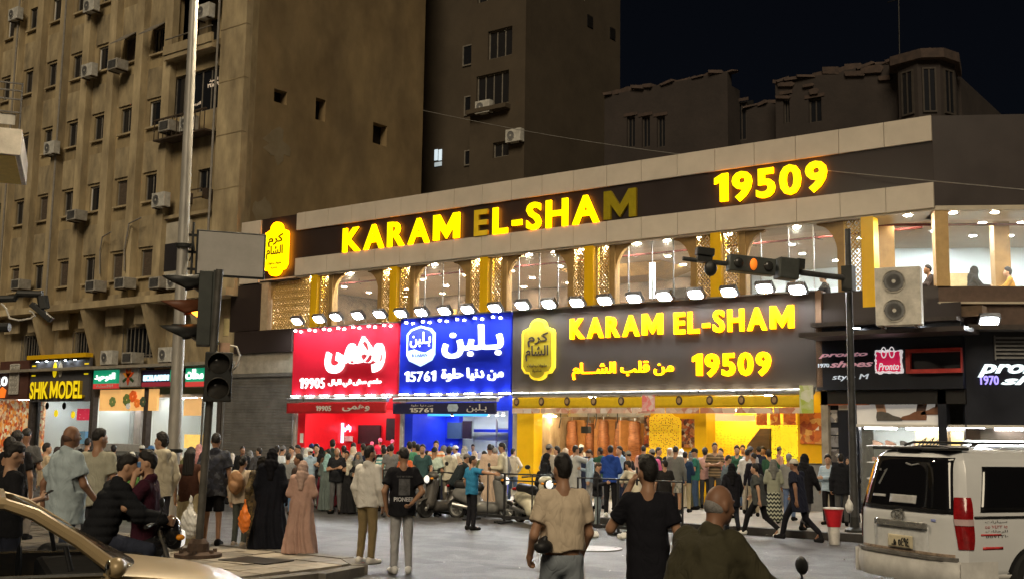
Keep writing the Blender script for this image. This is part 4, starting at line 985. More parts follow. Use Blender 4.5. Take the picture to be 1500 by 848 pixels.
def medallion(name, label, x, z, w, h, y, face, rim, ink, side):
    t = thing(name, label, 'sign', (x, y, z)); P = medal_poly(w, h)
    MB().prism(P, -.10, 0).build('backing', side, t)
    MB().prism([(px*.94, pz*.965) for px, pz in P], -.115, -.1).build('rim', rim, t)
    MB().prism([(px*.86, pz*.92) for px, pz in P], -.125, -.1151).build('face', face, t)
    put_text(arabic('كرم'), 'lettering', t, ink, -.30*w, .34*w, .04*h, .27*h, -.1255, .012, bold=.02)
    put_text(arabic('الشام'), 'lettering', t, ink, -.36*w, .34*w, -.19*h, .06*h, -.1255, .012, bold=.02)
    put_text(arabic('مشويات وحلويات'), 'lettering', t, ink, -.3*w, .3*w, -.30*h, -.23*h, -.1255, .012)
    put_text(arabic('شامية'), 'lettering', t, ink, -.14*w, .14*w, -.375*h, -.32*h, -.1255, .012)
    return t
medallion('lit_medallion', 'small glowing yellow medallion sign on the brown band behind the blank billboard', -32.1, 8.74, 1.3, 2.05, 27.95, M_yel, M_yel, mat('red_ink', (.25, .015, .01), rough=.5), M_yside)
medallion('wall_medallion', 'olive gold medallion with dark lettering on the left of the grey signboard', -19.93, 4.57, 1.22, 1.9, 27.93, mat('olive_face', (.36, .28, .02), rough=.4, var=.15), mat('gold_rim', (.8, .6, .02), emit=(1, .8, .05), es=.45), mat('brown_ink', (.035, .025, .02), rough=.5), mat('gold_rim', (.8, .6, .02)))

# ---------------------------------------------------------------- three shop signboards
def board(name, label, x0, x1, z0, z1, m, loc):
    t = thing(name, label, 'sign', loc)
    MB().box(x0-loc[0], x1-loc[0], -.02, .1, z0-loc[2], z1-loc[2]).build('panel', m, t)
    MB().box(x0-loc[0], x1-loc[0], -.04, .1, z1-loc[2], z1-loc[2]+.04).build('top_trim', M_chrome, t)
    return t
M_grey = mat('grey_sign_panel', (.048, .040, .036), rough=.38, var=.12, scale=.6, spec=.5)
M_wht = mat('lit_white', (.9, .95, .95), emit=(.93, 1, 1), es=1.5, var=0)
M_whs = mat('lit_white_edge', (.9, .95, .95), emit=(.93, 1, 1), es=.8, var=0)
kg = board('grey_signboard', 'wide dark grey signboard with yellow lettering over the busy food counter', -20.98, -11.15, 3.3, 5.78, M_grey, (-16, 27.97, 3.3))
MB().box(-10.98+16-.16, -10.98+16, -.02, .3, 0, 2.5).build('end_panel', mat('brown_wood', (.17, .10, .06), rough=.5, var=.4, scale=2, stretch=(1, 1, .2)), kg)
letter_row('KARAM EL-SHAM', 'letter', kg, M_yel, -18.78+16, -11.72+16, 4.84-3.3, 5.48-3.3, -.02, .085, bold=.026, gap=.15, side=M_yside, space=.36)
letter_row('19509', 'digit', kg, M_yel, -14.69+16, -12.38+16, 3.64-3.3, 4.29-3.3, -.02, .085, bold=.03, gap=.11, side=M_yside)
put_text(arabic('من قلب الشـــام'), 'lettering', kg, M_yel, -18.7+16, -15.3+16, 3.62-3.3, 4.12-3.3, -.02, .06, bold=.012, side=M_yside)
red = board('red_signboard', 'bright red shop signboard with white bubbly lettering', -31.0, -25.83, 3.27, 5.68, mat('sign_red', (.52, .012, .03), rough=.35, var=.1, scale=1), (-28.4, 27.97, 3.3))
put_text(arabic('وهمى'), 'lettering', red, M_wht, *[v+28.4 for v in R(478, 540, 565, 500)[:2]], .72, 1.98, -.02, .1, bold=.05, side=M_whs)
letter_row('19905', 'digit', red, M_wht, *[v+28.4 for v in R(440, 560, 476, 560)[:2]], .22, .6, -.02, .04, bold=.008, gap=.12, side=M_whs)
put_text(arabic('طعم مش في البال'), 'lettering', red, M_wht, *[v+28.4 for v in R(482, 560, 559, 560)[:2]], .24, .52, -.02, .06, bold=.02, side=M_whs)
blue = board('blue_signboard', 'royal blue shop signboard with a white shield and white script', -25.72, -21.04, 3.27, 5.79, mat('sign_blue', (.008, .02, .42), rough=.35, var=.1, scale=1), (-23.4, 27.97, 3.3))
put_text(arabic('بـلبن'), 'lettering', blue, M_wht, *[v+23.4 for v in R(650, 500, 738, 500)[:2]], 1.1, 2.15, -.02, .1, bold=.025, side=M_whs)
letter_row('15761', 'digit', blue, M_wht, *[v+23.4 for v in R(594, 540, 639, 540)[:2]], .38, .72, -.02, .04, bold=.008, gap=.12, side=M_whs)
put_text(arabic('من دنيا حلوة'), 'lettering', blue, M_wht, *[v+23.4 for v in R(648, 540, 738, 540)[:2]], .35, .78, -.02, .06, bold=.02, side=M_whs)
def shield(t, cx, cz, w, h, y, rim, face, low):
    P = [(cx+w*a, cz+h*b) for a, b in [(-.5, -.22), (-.5, .3), (-.36, .42), (0, .5), (.36, .42), (.5, .3), (.5, -.22), (.4, -.36), (0, -.5), (-.4, -.36)]]
    MB().prism(P, y-.06, y).build('shield_rim', rim, t)
    MB().prism([(cx+(a-cx)*.88, cz+(b-cz)*.9) for a, b in P], y-.07, y-.0601).build('shield_face', face, t)
    Q = [(cx-w*.44, cz-h*.12), (cx-w*.2, cz-h*.08), (cx, cz-h*.14), (cx+w*.2, cz-h*.17), (cx+w*.44, cz-h*.08), (cx+w*.44, cz-h*.2), (cx+w*.35, cz-h*.33), (cx, cz-h*.45), (cx-w*.35, cz-h*.33), (cx-w*.44, cz-h*.2)]
    MB().prism(Q, y-.08, y-.0701).build('shield_wave', low, t)
    put_text(arabic('بـلبن'), 'lettering', t, M_wht, cx-w*.36, cx+w*.38, cz-h*.04, cz+h*.34, y-.0701, .02, bold=.015)
bx = R(597, 488, 638, 535); shield(blue, (bx[0]+bx[1])/2+23.4, 1.55, 1.22, 1.35, -.02, mat('pale_rim', (.6, .8, .9), emit=(.6, .9, 1), es=.8, var=0), mat('shield_blue', (.01, .02, .5), emit=(.02, .04, 1), es=.35), mat('pale_rim', (.6, .8, .9)))
put_text('B LABAN', 'lettering', blue, mat('shield_blue', (.01, .02, .5)), (bx[0]+bx[1])/2+23.4-.34, (bx[0]+bx[1])/2+23.4+.34, 1.19, 1.29, -.1005, .01, bold=.02)
# little bulbs along the tops of the red and blue boards, strip lamps under all three
bulb = MB().box(-.035, .035, -.05, 0, -.03, .03).mesh('bulb', mat('bulb_glow', (1, 1, 1), emit=(.95, .97, 1), es=22, var=0))
for t, x0, x1, zt in ((red, -30.9, -25.95, 5.62), (blue, -25.45, -21.2, 5.66)):
    k = 0; x = x0
    while x < x1: inst('bulb', bulb, t, (x-t.location.x, -.03, zt-3.3-.04*(k % 2))); k += 1; x += .3 if k % 2 else .44
strip = MB().box(-.18, .18, -.06, .06, -.03, .0).mesh('strip_lamp', mat('strip_glow', (1, 1, 1), emit=(.97, .98, 1), es=26, var=0))
strip2 = MB().box(-.22, .22, -.06, .06, -.03, .0).mesh('strip_lamp', mat('warm_strip_glow', (1, .95, .8), emit=(1, .88, .6), es=14, var=0))
for t, x0, x1, n, me in ((red, -30.7, -26.2, 7, strip), (blue, -25.4, -21.2, 7, strip), (kg, -20.6, -11.4, 15, strip2)):
    for k in range(n): inst('strip_lamp', me, t, (x0+(x1-x0)*k/(n-1)-t.location.x, -.12, -.04 if t is not kg else -.03))
# floodlights on arms above the boards
fl = thing('floodlight', 'x', 'floodlight'); M_led = mat('floodlight_glow', (1, 1, 1), emit=(.92, .98, 1), es=300, var=0)
TL = math.radians(50)
def tilt(p): return (p[0], p[1]*math.cos(TL)-p[2]*math.sin(TL), p[1]*math.sin(TL)+p[2]*math.cos(TL))
h = MB().box(-.24, .24, -.02, .1, -.17, .17)
for k in range(9): h.box(-.22+k*.052, -.205+k*.052, .1, .14, -.15, .15)
h.v = [tilt(p) for p in h.v]; h.build('housing', mat('floodlight_black', (.05, .05, .055), rough=.5), fl)
g_ = MB().prism([(.205*math.copysign(abs(math.cos(a))**.55, math.cos(a)), .14*math.copysign(abs(math.sin(a))**.55, math.sin(a))) for a in np.linspace(0, 2*PI, 25)[:-1]], -.03, -.021); g_.v = [tilt(p) for p in g_.v]; g_.build('lens', M_led, fl)
MB().tube([(0, .1, .05), (0, .35, -.02), (0, .42, -.2)], .018).build('arm', M_chrome, fl)
FLP = [(435, 470, 'leftmost floodlight over the red board'), (467, 467, 'second floodlight from the left over the red board'), (492, 464, 'brightest floodlight in the middle of the red board'), (524, 462, 'floodlight right of the middle over the red board'), (556, 460, 'rightmost floodlight over the red board'),
       (587, 459, 'floodlight at the seam between red and blue boards'), (617, 457, 'second floodlight over the blue board'), (651, 455, 'middle floodlight over the blue board'), (685, 453, 'fourth floodlight over the blue board'), (725, 451, 'last floodlight at the right end of the blue board'),
       (765, 447, 'first floodlight over the grey board, above the medallion'), (804, 445, 'second floodlight over the grey board'), (845, 443, 'third floodlight over the grey board, above the letter K'), (886, 440, 'fourth floodlight over the grey board'), (929, 437, 'fifth floodlight over the grey board'),
       (973, 434, 'sixth floodlight over the grey board'), (1019, 431, 'seventh floodlight over the grey board'), (1068, 428, 'eighth floodlight over the grey board'), (1120, 422, 'ninth floodlight over the grey board, under the signal arm'), (1168, 424, 'last floodlight at the right end of the grey board')]
for i, (px, py, lab) in enumerate(FLP):
    p = atY(px, py, 27.6)
    if i == 0: fl.location = p; fl['label'] = lab; fl['group'] = 'floodlights above the shop boards'
    else: dup(fl, tuple(p), 0, lab, 'floodlights above the shop boards')
# ---------------------------------------------------------------- awnings
def awning(name, label, x0, x1, z0, z1, m, casem=None):
    t = thing(name, label, 'awning', ((x0+x1)/2, 27.6, z0)); w = (x1-x0)/2
    MB().lathe([(.075, -w), (.085, -w), (.085, w), (.075, w)], (0, .05, z1-z0+.10), 12, 'x').build('roller_case', casem or M_chrome, t, smooth=True)
    nx = int((x1-x0)*4); v = MB()
    v.grid(lambda a, b: (-w+2*w*a, .02*math.sin(a*nx*1.6)*(1-b)+.0, (z1-z0)*b), nx*2, 3)
    o = v.build('valance', m, t, smooth=True); s = o.modifiers.new('solid', 'SOLIDIFY'); s.thickness = .012
    for k in (-1, 1): MB().tube([(k*w*.98, .0, z1-z0+.1), (k*w*.98, .38, z1-z0+.2)], .03).build('bracket_arm', M_chrome, t)
    return t
ra_ = awning('red_awning', 'red rolled shop awning with a short printed valance', -30.85, -25.95, 2.62, 2.98, mat('awning_red', (.45, .015, .02), rough=.7, var=.15))
letter_row('19905', 'digit', ra_, M_white, -.9-.0, -.15, .08, .27, -.02, .012, bold=.03, gap=.05)
put_text(arabic('وهمى'), 'lettering', ra_, M_white, .4, 1.7, .07, .3, -.02, .012, bold=.02)
ba_ = awning('blue_awning', 'dark navy rolled shop awning with a short printed valance', -25.65, -21.3, 2.6, 2.96, mat('awning_navy', (.018, .018, .06), rough=.7, var=.15))
letter_row('15761', 'digit', ba_, M_white, -1.4, -.4, .05, .2, -.02, .012, bold=.03, gap=.05)
put_text(arabic('من دنيا حلوة'), 'lettering', ba_, M_white, -1.35, -.4, .23, .31, -.02, .012)
MB().prism([(.25, .08), (.6, .08), (.66, .2), (.6, .31), (.25, .31), (.2, .2)], -.03, -.02).build('printed_badge', mat('pale_badge', (.4, .5, .6), rough=.6), ba_)
put_text(arabic('بـلبن'), 'lettering', ba_, M_white, 1.0, 1.8, .05, .31, -.02, .012, bold=.01)
ka_ = awning('yellow_awning', 'long yellow awning valance with dark round emblems over the food counter', -20.7, -11.1, 2.78, 3.08, mat('awning_yellow', (.68, .46, .012), rough=.65, var=.12))
emb = MB().lathe([(.001, -.03), (.085, -.03), (.1, -.02), (.1, -.01)], n=16, axis='y').mesh('round_emblem', mat('emblem_brown', (.06, .035, .02), rough=.6))
emr = MB().lathe([(.03, -.036), (.06, -.036), (.06, -.03), (.03, -.03)], n=14, axis='y').mesh('emblem_ring', mat('emblem_tan', (.3, .2, .1), rough=.6))
for k in range(11): o = inst('round_emblem', emb, ka_, (-4.62+.93*k, -.01, .19), sc=(1, 1, 1.3)); inst('emblem_ring', emr, o)
strip_p = collage('printed_strip', [(.55, .4, .32), (.75, .6, .5), (.5, .2, .12), (.7, .65, .62)], 5)
for k in range(9): MB().box(-4.78+1.064*k, -4.78+1.064*k+1.03, -.02, .0, -.16, -.012).build('printed_panel', strip_p, ka_)
MB().box(-.2, .2, -.05, -.025, -.1, .34).build('printed_panel', collage('pink_print', [(.7, .55, .5), (.75, .2, .2), (.75, .7, .68)], 8), ka_)
MB().box(4.45, 4.82, -.05, -.025, -.16, .55).build('printed_panel', collage('green_print', [(.65, .65, .6), (.4, .5, .08), (.7, .7, .66)], 6), ka_)

# ---------------------------------------------------------------- red shop, blue shop
px_r = lambda px, Y=28.3: atY(px, 650, Y)[0]
M_red = mat('shop_red', (.62, .012, .02), rough=.35, var=.08, coords='World'); M_blue = mat('shop_blue', (.012, .035, .62), rough=.35, var=.08, coords='World')
def box_at(px0, py0, px1, py1, Y, d=.05): x0, x1, z0, z1 = R(px0, py0, px1, py1, Y); return MB().box(x0, x1, Y-d, Y, z0, z1)
KB(MB().box(-30.88, -30.5, 28.2, 28.6, .13, 3.2).box(-26.1, -25.79, 28.2, 28.5, .13, 3.2).box(-30.5, -26.1, 28.2, 28.5, 2.75, 3.2), 'red_shop_front', M_red)
KB(MB().box(-30.88, -28.1, 30.4, 30.6, .13, 3.2).box(-30.88, -30.8, 28.6, 30.4, .13, 3.19), 'red_shop_wall', M_red)
KB(MB().box(-28.1, -25.8, 32.0, 32.2, .13, 3.2), 'white_shop_wall', M_cool)
KB(MB().box(-30.5, -26.3, 29.2, 29.7, .13, 1.15), 'red_counter', M_red)
KB(box_at(527, 622, 558, 650, 30.3, .08), 'menu_screen', mat('dark_screen', (.02, .014, .016), rough=.15)); KB(box_at(568, 612, 590, 645, 30.3, .08), 'menu_screen', MATS['dark_screen'])
KB(box_at(500, 619, 503, 648, 30.35, .04), 'neon_strip', mat('pink_neon', (1, .6, .8), emit=(1, .55, .8), es=3, var=0))
put_text(arabic('وهمى'), 'lettering', kb, MATS['pink_neon'], *[v+21 for v in R(504, 630, 514, 640, 30.3)[:2]], *R(504, 632, 515, 621, 30.3)[2:], 2.3, .03, bold=.02)
KB(box_at(504, 638, 517, 646, 30.35, .03), 'white_notice', M_white); KB(box_at(440, 634, 444, 648, 28.19, .01), 'white_notice', M_white)
for k, px in enumerate((522, 548, 575, 590)): KB(MB().lathe([(.001, 0), (.1, .0), (.1, .03), (.05, .05)], (0, 0, 0), 12), 'ceiling_lamp', mat('shop_lamp', (1, 1, 1), emit=(1, .96, .93), es=150, var=0)).location = (atY(px, 600, 29.2)[0]+21, 1.0+.3*(k % 2), 3.14)
for k in range(3): KB(MB().box(-30.3+1.4*k, -29.2+1.4*k, 28.85, 28.93, 3.1, 3.15), 'tube_lamp', mat('tube_glow', (1, 1, 1), emit=(1, .97, .95), es=42, var=0))
# blue shop
KB(MB().box(-25.65, -25.3, 28.2, 28.6, .13, 3.2).box(-21.22, -21.06, 28.1, 28.5, .13, 3.2).box(-25.3, -21.22, 28.2, 28.45, 2.72, 3.2), 'blue_shop_front', M_blue)
KB(MB().box(-25.65, px_r(672, 30.2), 30.2, 30.4, .13, 3.2).box(-25.65, -25.55, 28.6, 30.2, .13, 3.19), 'blue_shop_wall', M_blue)
KB(MB().box(px_r(672, 30.2), -21.06, 31.0, 31.2, .13, 3.2).box(px_r(672, 30.2)-.1, px_r(672, 30.2), 30.41, 31.2, .13, 3.2), 'white_shop_wall', M_cool)
KB(box_at(627, 603, 660, 609, 28.19, .02), 'blue_lit_strip', mat('sky_strip', (.05, .3, .8), emit=(.06, .4, 1), es=1.2, var=0)); KB(box_at(665, 603, 715, 609, 28.19, .02), 'blue_lit_strip', MATS['sky_strip'])
bl = R(632, 660, 650, 622, 30.15)
shield(kb, (bl[0]+bl[1])/2+21, (bl[2]+bl[3])/2 if bl[2] < bl[3] else (bl[2]+bl[3])/2, .5, .72, 2.19, M_wht, M_wht, M_blue)
KB(box_at(621, 638, 630, 648, 30.19, .03), 'white_notice', M_white); KB(box_at(657, 618, 677, 642, 30.2, .06), 'menu_screen', mat('blue_screen', (.02, .03, .06), rough=.15, emit=(.1, .2, .4), es=.3)); KB(box_at(679, 616, 691, 642, 30.2, .06), 'menu_screen', MATS['dark_screen'])
for px in (639, 654, 663, 672, 680, 700, 714, 728, 737): 
    p = atY(px, 606, 29.8); sp_ = KB(MB().tube([(p[0], p[1], 3.2), (p[0], p[1], 2.72)], .012), 'lamp_cord', M_cable)
    o = MB().lathe([(.03, .12), (.06, .1), (.075, 0), (.06, 0)], (0, 0, 0), 10).build('pendant_spot', M_cable if px in (654, 663, 672) else M_white, kb, (p[0]+21, p[1]-28, 2.6)); MB().lathe([(.001, -.002), (.055, -.002), (.055, .005)], n=10).build('lamp_disc', MATS['shop_lamp'], o)
for k in range(4): KB(MB().box(-23.6, -21.3, 30.6, 30.99, .9+.42*k, .93+.42*k), 'steel_shelf', M_chrome)
[KB(MB().box(x, x+.05, 30.55, 30.6, .13, 2.5), 'shelf_post', M_chrome) for x in (-23.6, -21.5)]
KB(MB().box(-23.4, -21.3, 29.6, 30.2, .13, 1.1), 'white_counter', M_white); KB(MB().box(-25.2, -23.6, 29.4, 29.9, .13, 1.15), 'blue_counter', M_blue)
KB(MB().box(-24.6, -23.0, 30.6, 30.7, 2.05, 2.15).box(-23.05, -22.95, 30.6, 30.7, .13, 2.15), 'blue_frame', M_blue)
for k in range(3): KB(MB().box(-25.0+1.4*k, -23.9+1.4*k, 29.0, 29.08, 3.1, 3.15), 'tube_lamp', MATS['tube_glow'])

# ---------------------------------------------------------------- food counter
M_amber = mat('amber_wall', (.78, .42, .008), rough=.35, var=.06, coords='World')
M_marble = mat('brown_marble', (.48, .34, .19), rough=.25, var=.6, scale=2.5, coords='World', stretch=(1, 1, .35), col2=(.15, .09, .045))
KB(MB().box(-20.84, -20.2, 28.05, 28.5, .13, 3.2), 'yellow_pillar', M_ycol)
px_r = lambda px, Y=28.3: atY(px, 650, Y)[0]
KB(MB().box(-20.84, px_r(1020, 30.6), 31.9, 32.1, .13, 3.2).box(-20.84, -20.7, 28.51, 31.9, .13, 3.2), 'marble_wall', M_marble)
KB(MB().box(-20.2, -16.4, 29.3, 31.8, 2.62, 2.7).box(-20.2, -16.4, 29.25, 29.3, 2.55, 2.95), 'extractor_canopy', M_chrome)
KB(MB().box(px_r(945), px_r(1037), 28.6, 28.75, .13, 3.2), 'amber_panel_wall', M_amber)
KB(MB().box(px_r(1020), px_r(1037), 28.2, 28.6, .13, 3.2), 'yellow_pillar', M_ycol)
tw_ = print_rows('printed_tiles', (.78, .43, .01), (.6, .28, .005), 9, 12, fill=.46)
KB(MB().box(px_r(1020, 30.6), -10.95, 30.6, 30.8, .13, 3.2).box(-11.1, -10.95, 28.5, 30.6, .13, 3.19), 'tiled_wall', tw_)
KB(MB().box(px_r(1172), px_r(1209), 28.15, 28.35, 1.35, 3.2), 'amber_panel_wall', M_amber)
KB(MB().box(px_r(1172), px_r(1209), 28.2, 28.36, .13, 1.34), 'grey_counter_front', mat('grey_counter', (.2, .2, .2), rough=.4, var=.2))
KB(MB().box(px_r(1040), px_r(1172), 29.0, 29.6, .13, 1.1), 'steel_counter', M_chrome); KB(MB().box(-20.1, px_r(945), 28.7, 29.3, .13, 1.05), 'steel_counter', M_chrome)
mb_ = R(952, 668, 993, 612, 28.55)
mx, mw = (mb_[0]+mb_[1])/2, (mb_[1]-mb_[0])
def menu_shape(w, z0, z1): return [(-w/2, z0), (w/2, z0), (w/2, z1-.3), (w*.42, z1-.2), (w*.3, z1-.16), (w*.2, z1-.06), (0, z1), (-w*.2, z1-.06), (-w*.3, z1-.16), (-w*.42, z1-.2), (-w/2, z1-.3)]
mo = MB().prism(menu_shape(1.15, .95, 2.72), -.06, 0).build('menu_board', mat('menu_rim', (.8, .5, .02), emit=(1, .6, .02), es=.3, var=0), kb, (mx+21, .58, 0)); MB().prism(menu_shape(1.05, 1.0, 2.66), -.072, -.0601).build('menu_print', print_rows('menu_dashes', (.85, .52, .02), (.2, .1, .01), 17, 21, emit=.35, fill=.5), mo)
food = collage('food_collage', [(.05, .02, .012), (.35, .06, .02), (.6, .25, .08), (.12, .05, .03), (.62, .52, .4)], 13)
food2 = collage('kebab_collage', [(.3, .05, .01), (.62, .16, .02), (.35, .09, .02), (.7, .4, .1)], 8)
KB(box_at(945, 608, 952, 655, 28.55), 'food_poster', food); KB(box_at(993, 613, 1020, 655, 28.58, .04), 'food_poster', food)
KB(box_at(1172, 604, 1206, 650, 28.14, .03), 'food_poster', food2)
for a, b in ((1108, 1124), (1129, 1143), (1148, 1166)): KB(box_at(a, 603, b, 622, 28.9, .03), 'food_poster', food2)
KB(box_at(1131, 622, 1170, 690, 29.2, .06), 'menu_board', print_rows('bright_menu', (.95, .78, .02), (.15, .1, .01), 13, 17, emit=.75, fill=.48))
KB(box_at(1042, 602, 1106, 616, 29.8, .1), 'light_box', mat('peach_box', (.8, .5, .3), emit=(1, .6, .35), es=.6, var=0))
KB(MB().lathe([(.02, .3), (.3, .05), (.36, 0)], n=18), 'yellow_lamp_shade', mat('shade_yellow', (.9, .6, .02), emit=(1, .75, .02), es=1.2, var=0)).location = (px_r(1094, 29.6)+21, 1.6, 2.62)
for px in (1056, 1085): KB(MB().lathe([(.001, 0), (.13, 0), (.13, .03)], n=14), 'ceiling_lamp', mat('warm_lamp', (1, .9, .7), emit=(1, .85, .55), es=150, var=0)).location = (px_r(px, 29.9)+21, 1.9, 2.75)
for i in range(5):
    for j in range(2): KB(MB().lathe([(.001, 0), (.11, 0), (.11, .03)], n=12), 'ceiling_lamp', MATS['warm_lamp']).location = (1.2+2.0*i+.3, .75+1.5*j, 3.165)
KB(MB().prism([(px_r(1098, 30.2), 1.3), (px_r(1131, 30.2), 1.3), (px_r(1131, 30.2), 2.25), (px_r(1118, 30.2), 2.25), (px_r(1098, 30.2), 1.75)], 30.0, 30.9), 'wooden_hood', mat('dark_wood', (.09, .055, .025), rough=.6, var=.5, scale=3, stretch=(.3, 1, 3)))
# upright roasting spits
spit = thing('roasting_spit', 'x', 'roasting spit'); gr = random.Random(5)
prof = [(.001, .0), (.15, .0)]+[(.155+.012*math.sin(k*.9)+.008*((k*7) % 3-1)+.035*math.sin(PI*k/16), .08+.105*k) for k in range(17)]+[(.14, 1.86), (.001, 1.88)]
MB().lathe(prof, n=18).build('meat_stack', mat('roast_meat', (.40, .15, .05), rough=.45, var=.6, scale=7, bump=.6, bscale=22, col2=(.17, .05, .018), stretch=(1, 1, 3)), spit, smooth=True)
MB().cyl((0, 0, -.15), (0, 0, 2.0), .015).build('skewer_rod', M_chrome, spit); MB().lathe([(.26, -.05), (.28, -.02), (.28, .0), (.001, .0)], n=18).build('drip_tray', M_chrome, spit)
MB().box(-.3, .3, .26, .32, -.05, 1.9).build('burner_panel', mat('burner_glow', (.25, .1, .03), emit=(1, .35, .06), es=.25, var=.4, scale=6), spit)
for i in range(5): KB(MB().lathe([(.001, 0), (.1, 0), (.1, .03)], n=12), 'ceiling_lamp', MATS['warm_lamp']).location = (atY(812+28*i, 620, 29.6)[0]+21, 1.6, 2.57)  # warm lamps added under the extractor canopy to brighten the spits
SP = [(838, 'leftmost roasting spit of dark red meat at the counter'), (858, 'second roasting spit, partly behind the grey shirted cook'), (884, 'pale roasting spit in the middle of the counter'), (903, 'brown roasting spit right of the middle'), (930, 'fat amber roasting spit behind the man in blue'), (946, 'rightmost roasting spit by the steel door')]
for i, (px, lab) in enumerate(SP):
    p = atY(px, 660, 30.6); loc = (p[0], 30.6+.25*(i % 2), 1.0)
    if i == 0: spit.location = loc; spit['label'] = lab; spit['group'] = 'upright roasting spits'
    else:
        o = dup(spit, loc, .3*i, lab, 'upright roasting spits', (random.uniform(.8, 1.15),)*2+(random.uniform(.72, .82),))
spit.scale = (1, 1, .78)
KB(MB().box(-20.1, -16.6, 30.2, 31.3, .13, .95), 'spit_bench', M_chrome)
KB(box_at(927, 628, 946, 690, 31.8, .05), 'steel_door', M_cool)
KB(box_at(855, 624, 866, 634, 29.2, .15), 'hanging_box', M_cable); 
for px in (820, 860, 872, 903): 
    p = atY(px, 600, 29.15); KB(MB().tube([(p[0], p[1], 3.0), (p[0]+.05, p[1], 2.5), (p[0]-.02, p[1], 2.2)], .015), 'hanging_cable', M_cable)
KB(MB().tube([(atY(788, 620, 28.8)[0], 28.8, 2.8), (atY(788, 620, 28.8)[0]-.02, 28.8, 2.1)], .015).box(atY(785, 630, 28.8)[0]-.05, atY(785, 630, 28.8)[0]+.1, 28.75, 28.85, 1.85, 2.15), 'hanging_telephone', M_cable)
KB(MB().prism([(px_r(1192, 27.9), 2.2)]+[(0, 0)]*0+[(px_r(1192, 27.9)+.1, 2.2), (px_r(1192, 27.9)+.1, 2.3)], 28.0, 28.01), 'small_tag', M_white)
# counter goods
for px, c in ((640, (.7, .7, .7)), (700, (.7, .75, .8))):
    p = atY(px, 690, 29.6); KB(MB().box(p[0]-.15, p[0]+.15, 29.65, 29.9, 1.1, 1.35), 'till', M_white)

# ---------------------------------------------------------------- shoe shop at the right
M_navy = mat('navy_board', (.012, .014, .022), rough=.35, var=.3, scale=1.5, coords='World', spec=.5)
ss = thing('shoe_shop', 'dark navy fronted shoe shop at the right of the food counter', 'shop', (-9, 28, 0))
def SS(mb, name, m, **k): return mb.build(name, m, ss, (9, -28, 0), **k)
SS(MB().box(-11.14, -7.5, 27.95, 28.2, 3.22, 4.82), 'signboard', M_navy)
SS(MB().box(-11.14, -7.5, 27.6, 28.2, 4.83, 4.93), 'sign_roof', mat('dusty_dark', (.06, .05, .045), rough=.9, var=.4))
SS(MB().box(-11.1, -7.5, 28.1, 28.3, 2.86, 3.2), 'black_header', mat('black_header', (.012, .011, .011), rough=.5))
pk = mat('pink_letters', (.7, .35, .42), emit=(1, .55, .65), es=.22, var=0); M_sil = mat('silver_letters', (.6, .65, .7), emit=(.8, .9, 1), es=.35, var=0)
def sst(s, px0, py0, px1, py1, m, bold=.01, shear=0, d=.04): x0, x1, z0, z1 = R(px0, py0, px1, py1); return put_text(s, 'lettering', ss, m, x0+9, x1+9, z0, z1, -.05, d, bold=bold, shear=shear)
sst('pronto', 1200, 525, 1271, 515, pk, .02, .35); sst('shoes', 1216, 538, 1279, 527, pk, .02, .35); sst('1970', 1199, 538, 1215, 532, M_sil, .02); sst('style M', 1220, 558, 1273, 547, M_sil, 0, .2)
x0, x1, z0, z1 = R(1283, 547, 1322, 512); rgd = random.Random(2)
def ragged(x0, x1, z0, z1, a):
    P = []
    for k in range(14): P.append((x0+(x1-x0)*k/14, z0+rgd.uniform(-a, a)))
    for k in range(12): P.append((x1+rgd.uniform(-a, a), z0+(z1-z0)*k/12))
    for k in range(14): P.append((x1-(x1-x0)*k/14, z1+rgd.uniform(-a, a)))
    for k in range(12): P.append((x0+rgd.uniform(-a, a), z1-(z1-z0)*k/12))
    return P
SS(MB().prism(ragged(x0, x1, z0, z1, .02), 27.89, 27.949), 'logo_edge', mat('white_edge', (.8, .8, .8), emit=(1, .95, .97), es=.5, var=0))
SS(MB().prism(ragged(x0+.05, x1-.05, z0+.05, z1-.05, .02), 27.87, 27.8899), 'logo_panel', mat('crimson_panel', (.6, .01, .08), emit=(1, .02, .12), es=.35, var=0))
put_text('Pronto', 'lettering', ss, MATS['white_edge'], x0+9.1, x1+8.93, z0+.08, z0+.26, -.13, .02, bold=.01, shear=.3)
for k in (-1, 1): SS(MB().tube([((x0+x1)/2+k*.1+.06*math.cos(a), 27.865, z0+.52+.13*math.sin(a)) for a in np.linspace(0, 2*PI, 17)], .014, 6), 'sole_outline', MATS['white_edge'])
x0, x1, z0, z1 = R(1330, 547, 1410, 509)
SS(MB().wall(x0, x1, z0, z1, 27.8, 27.949, [(x0+.1, x1-.02, z0+.1, z1-.09)]), 'red_frame', mat('red_frame', (.55, .06, .05), rough=.35))
lp_ = MB().box(-.09, .09, -.1, .1, -.03, .03).mesh('spot_lamp', M_cable)
for px in (1255, 1343):
    p = atY(px, 484, 27.75); o = inst('spot_lamp', lp_, ss, (p[0]+9, -.25, 4.79)); MB().box(-.07, .07, -.08, .08, -.036, -.031).build('lens', mat('spot_glow', (1, 1, 1), emit=(.85, .93, 1), es=70, var=0), o)
SS(box_at(1256, 625, 1378, 590, 28.35, .05) if False else MB().box(*R(1256, 625, 1378, 590, 28.3)[:2], 28.28, 28.33, *R(1256, 625, 1378, 590, 28.3)[2:]), 'poster', mat('white_poster', (.7, .68, .64), rough=.5, emit=(1, .96, .9), es=.16, var=.12, scale=1.5))
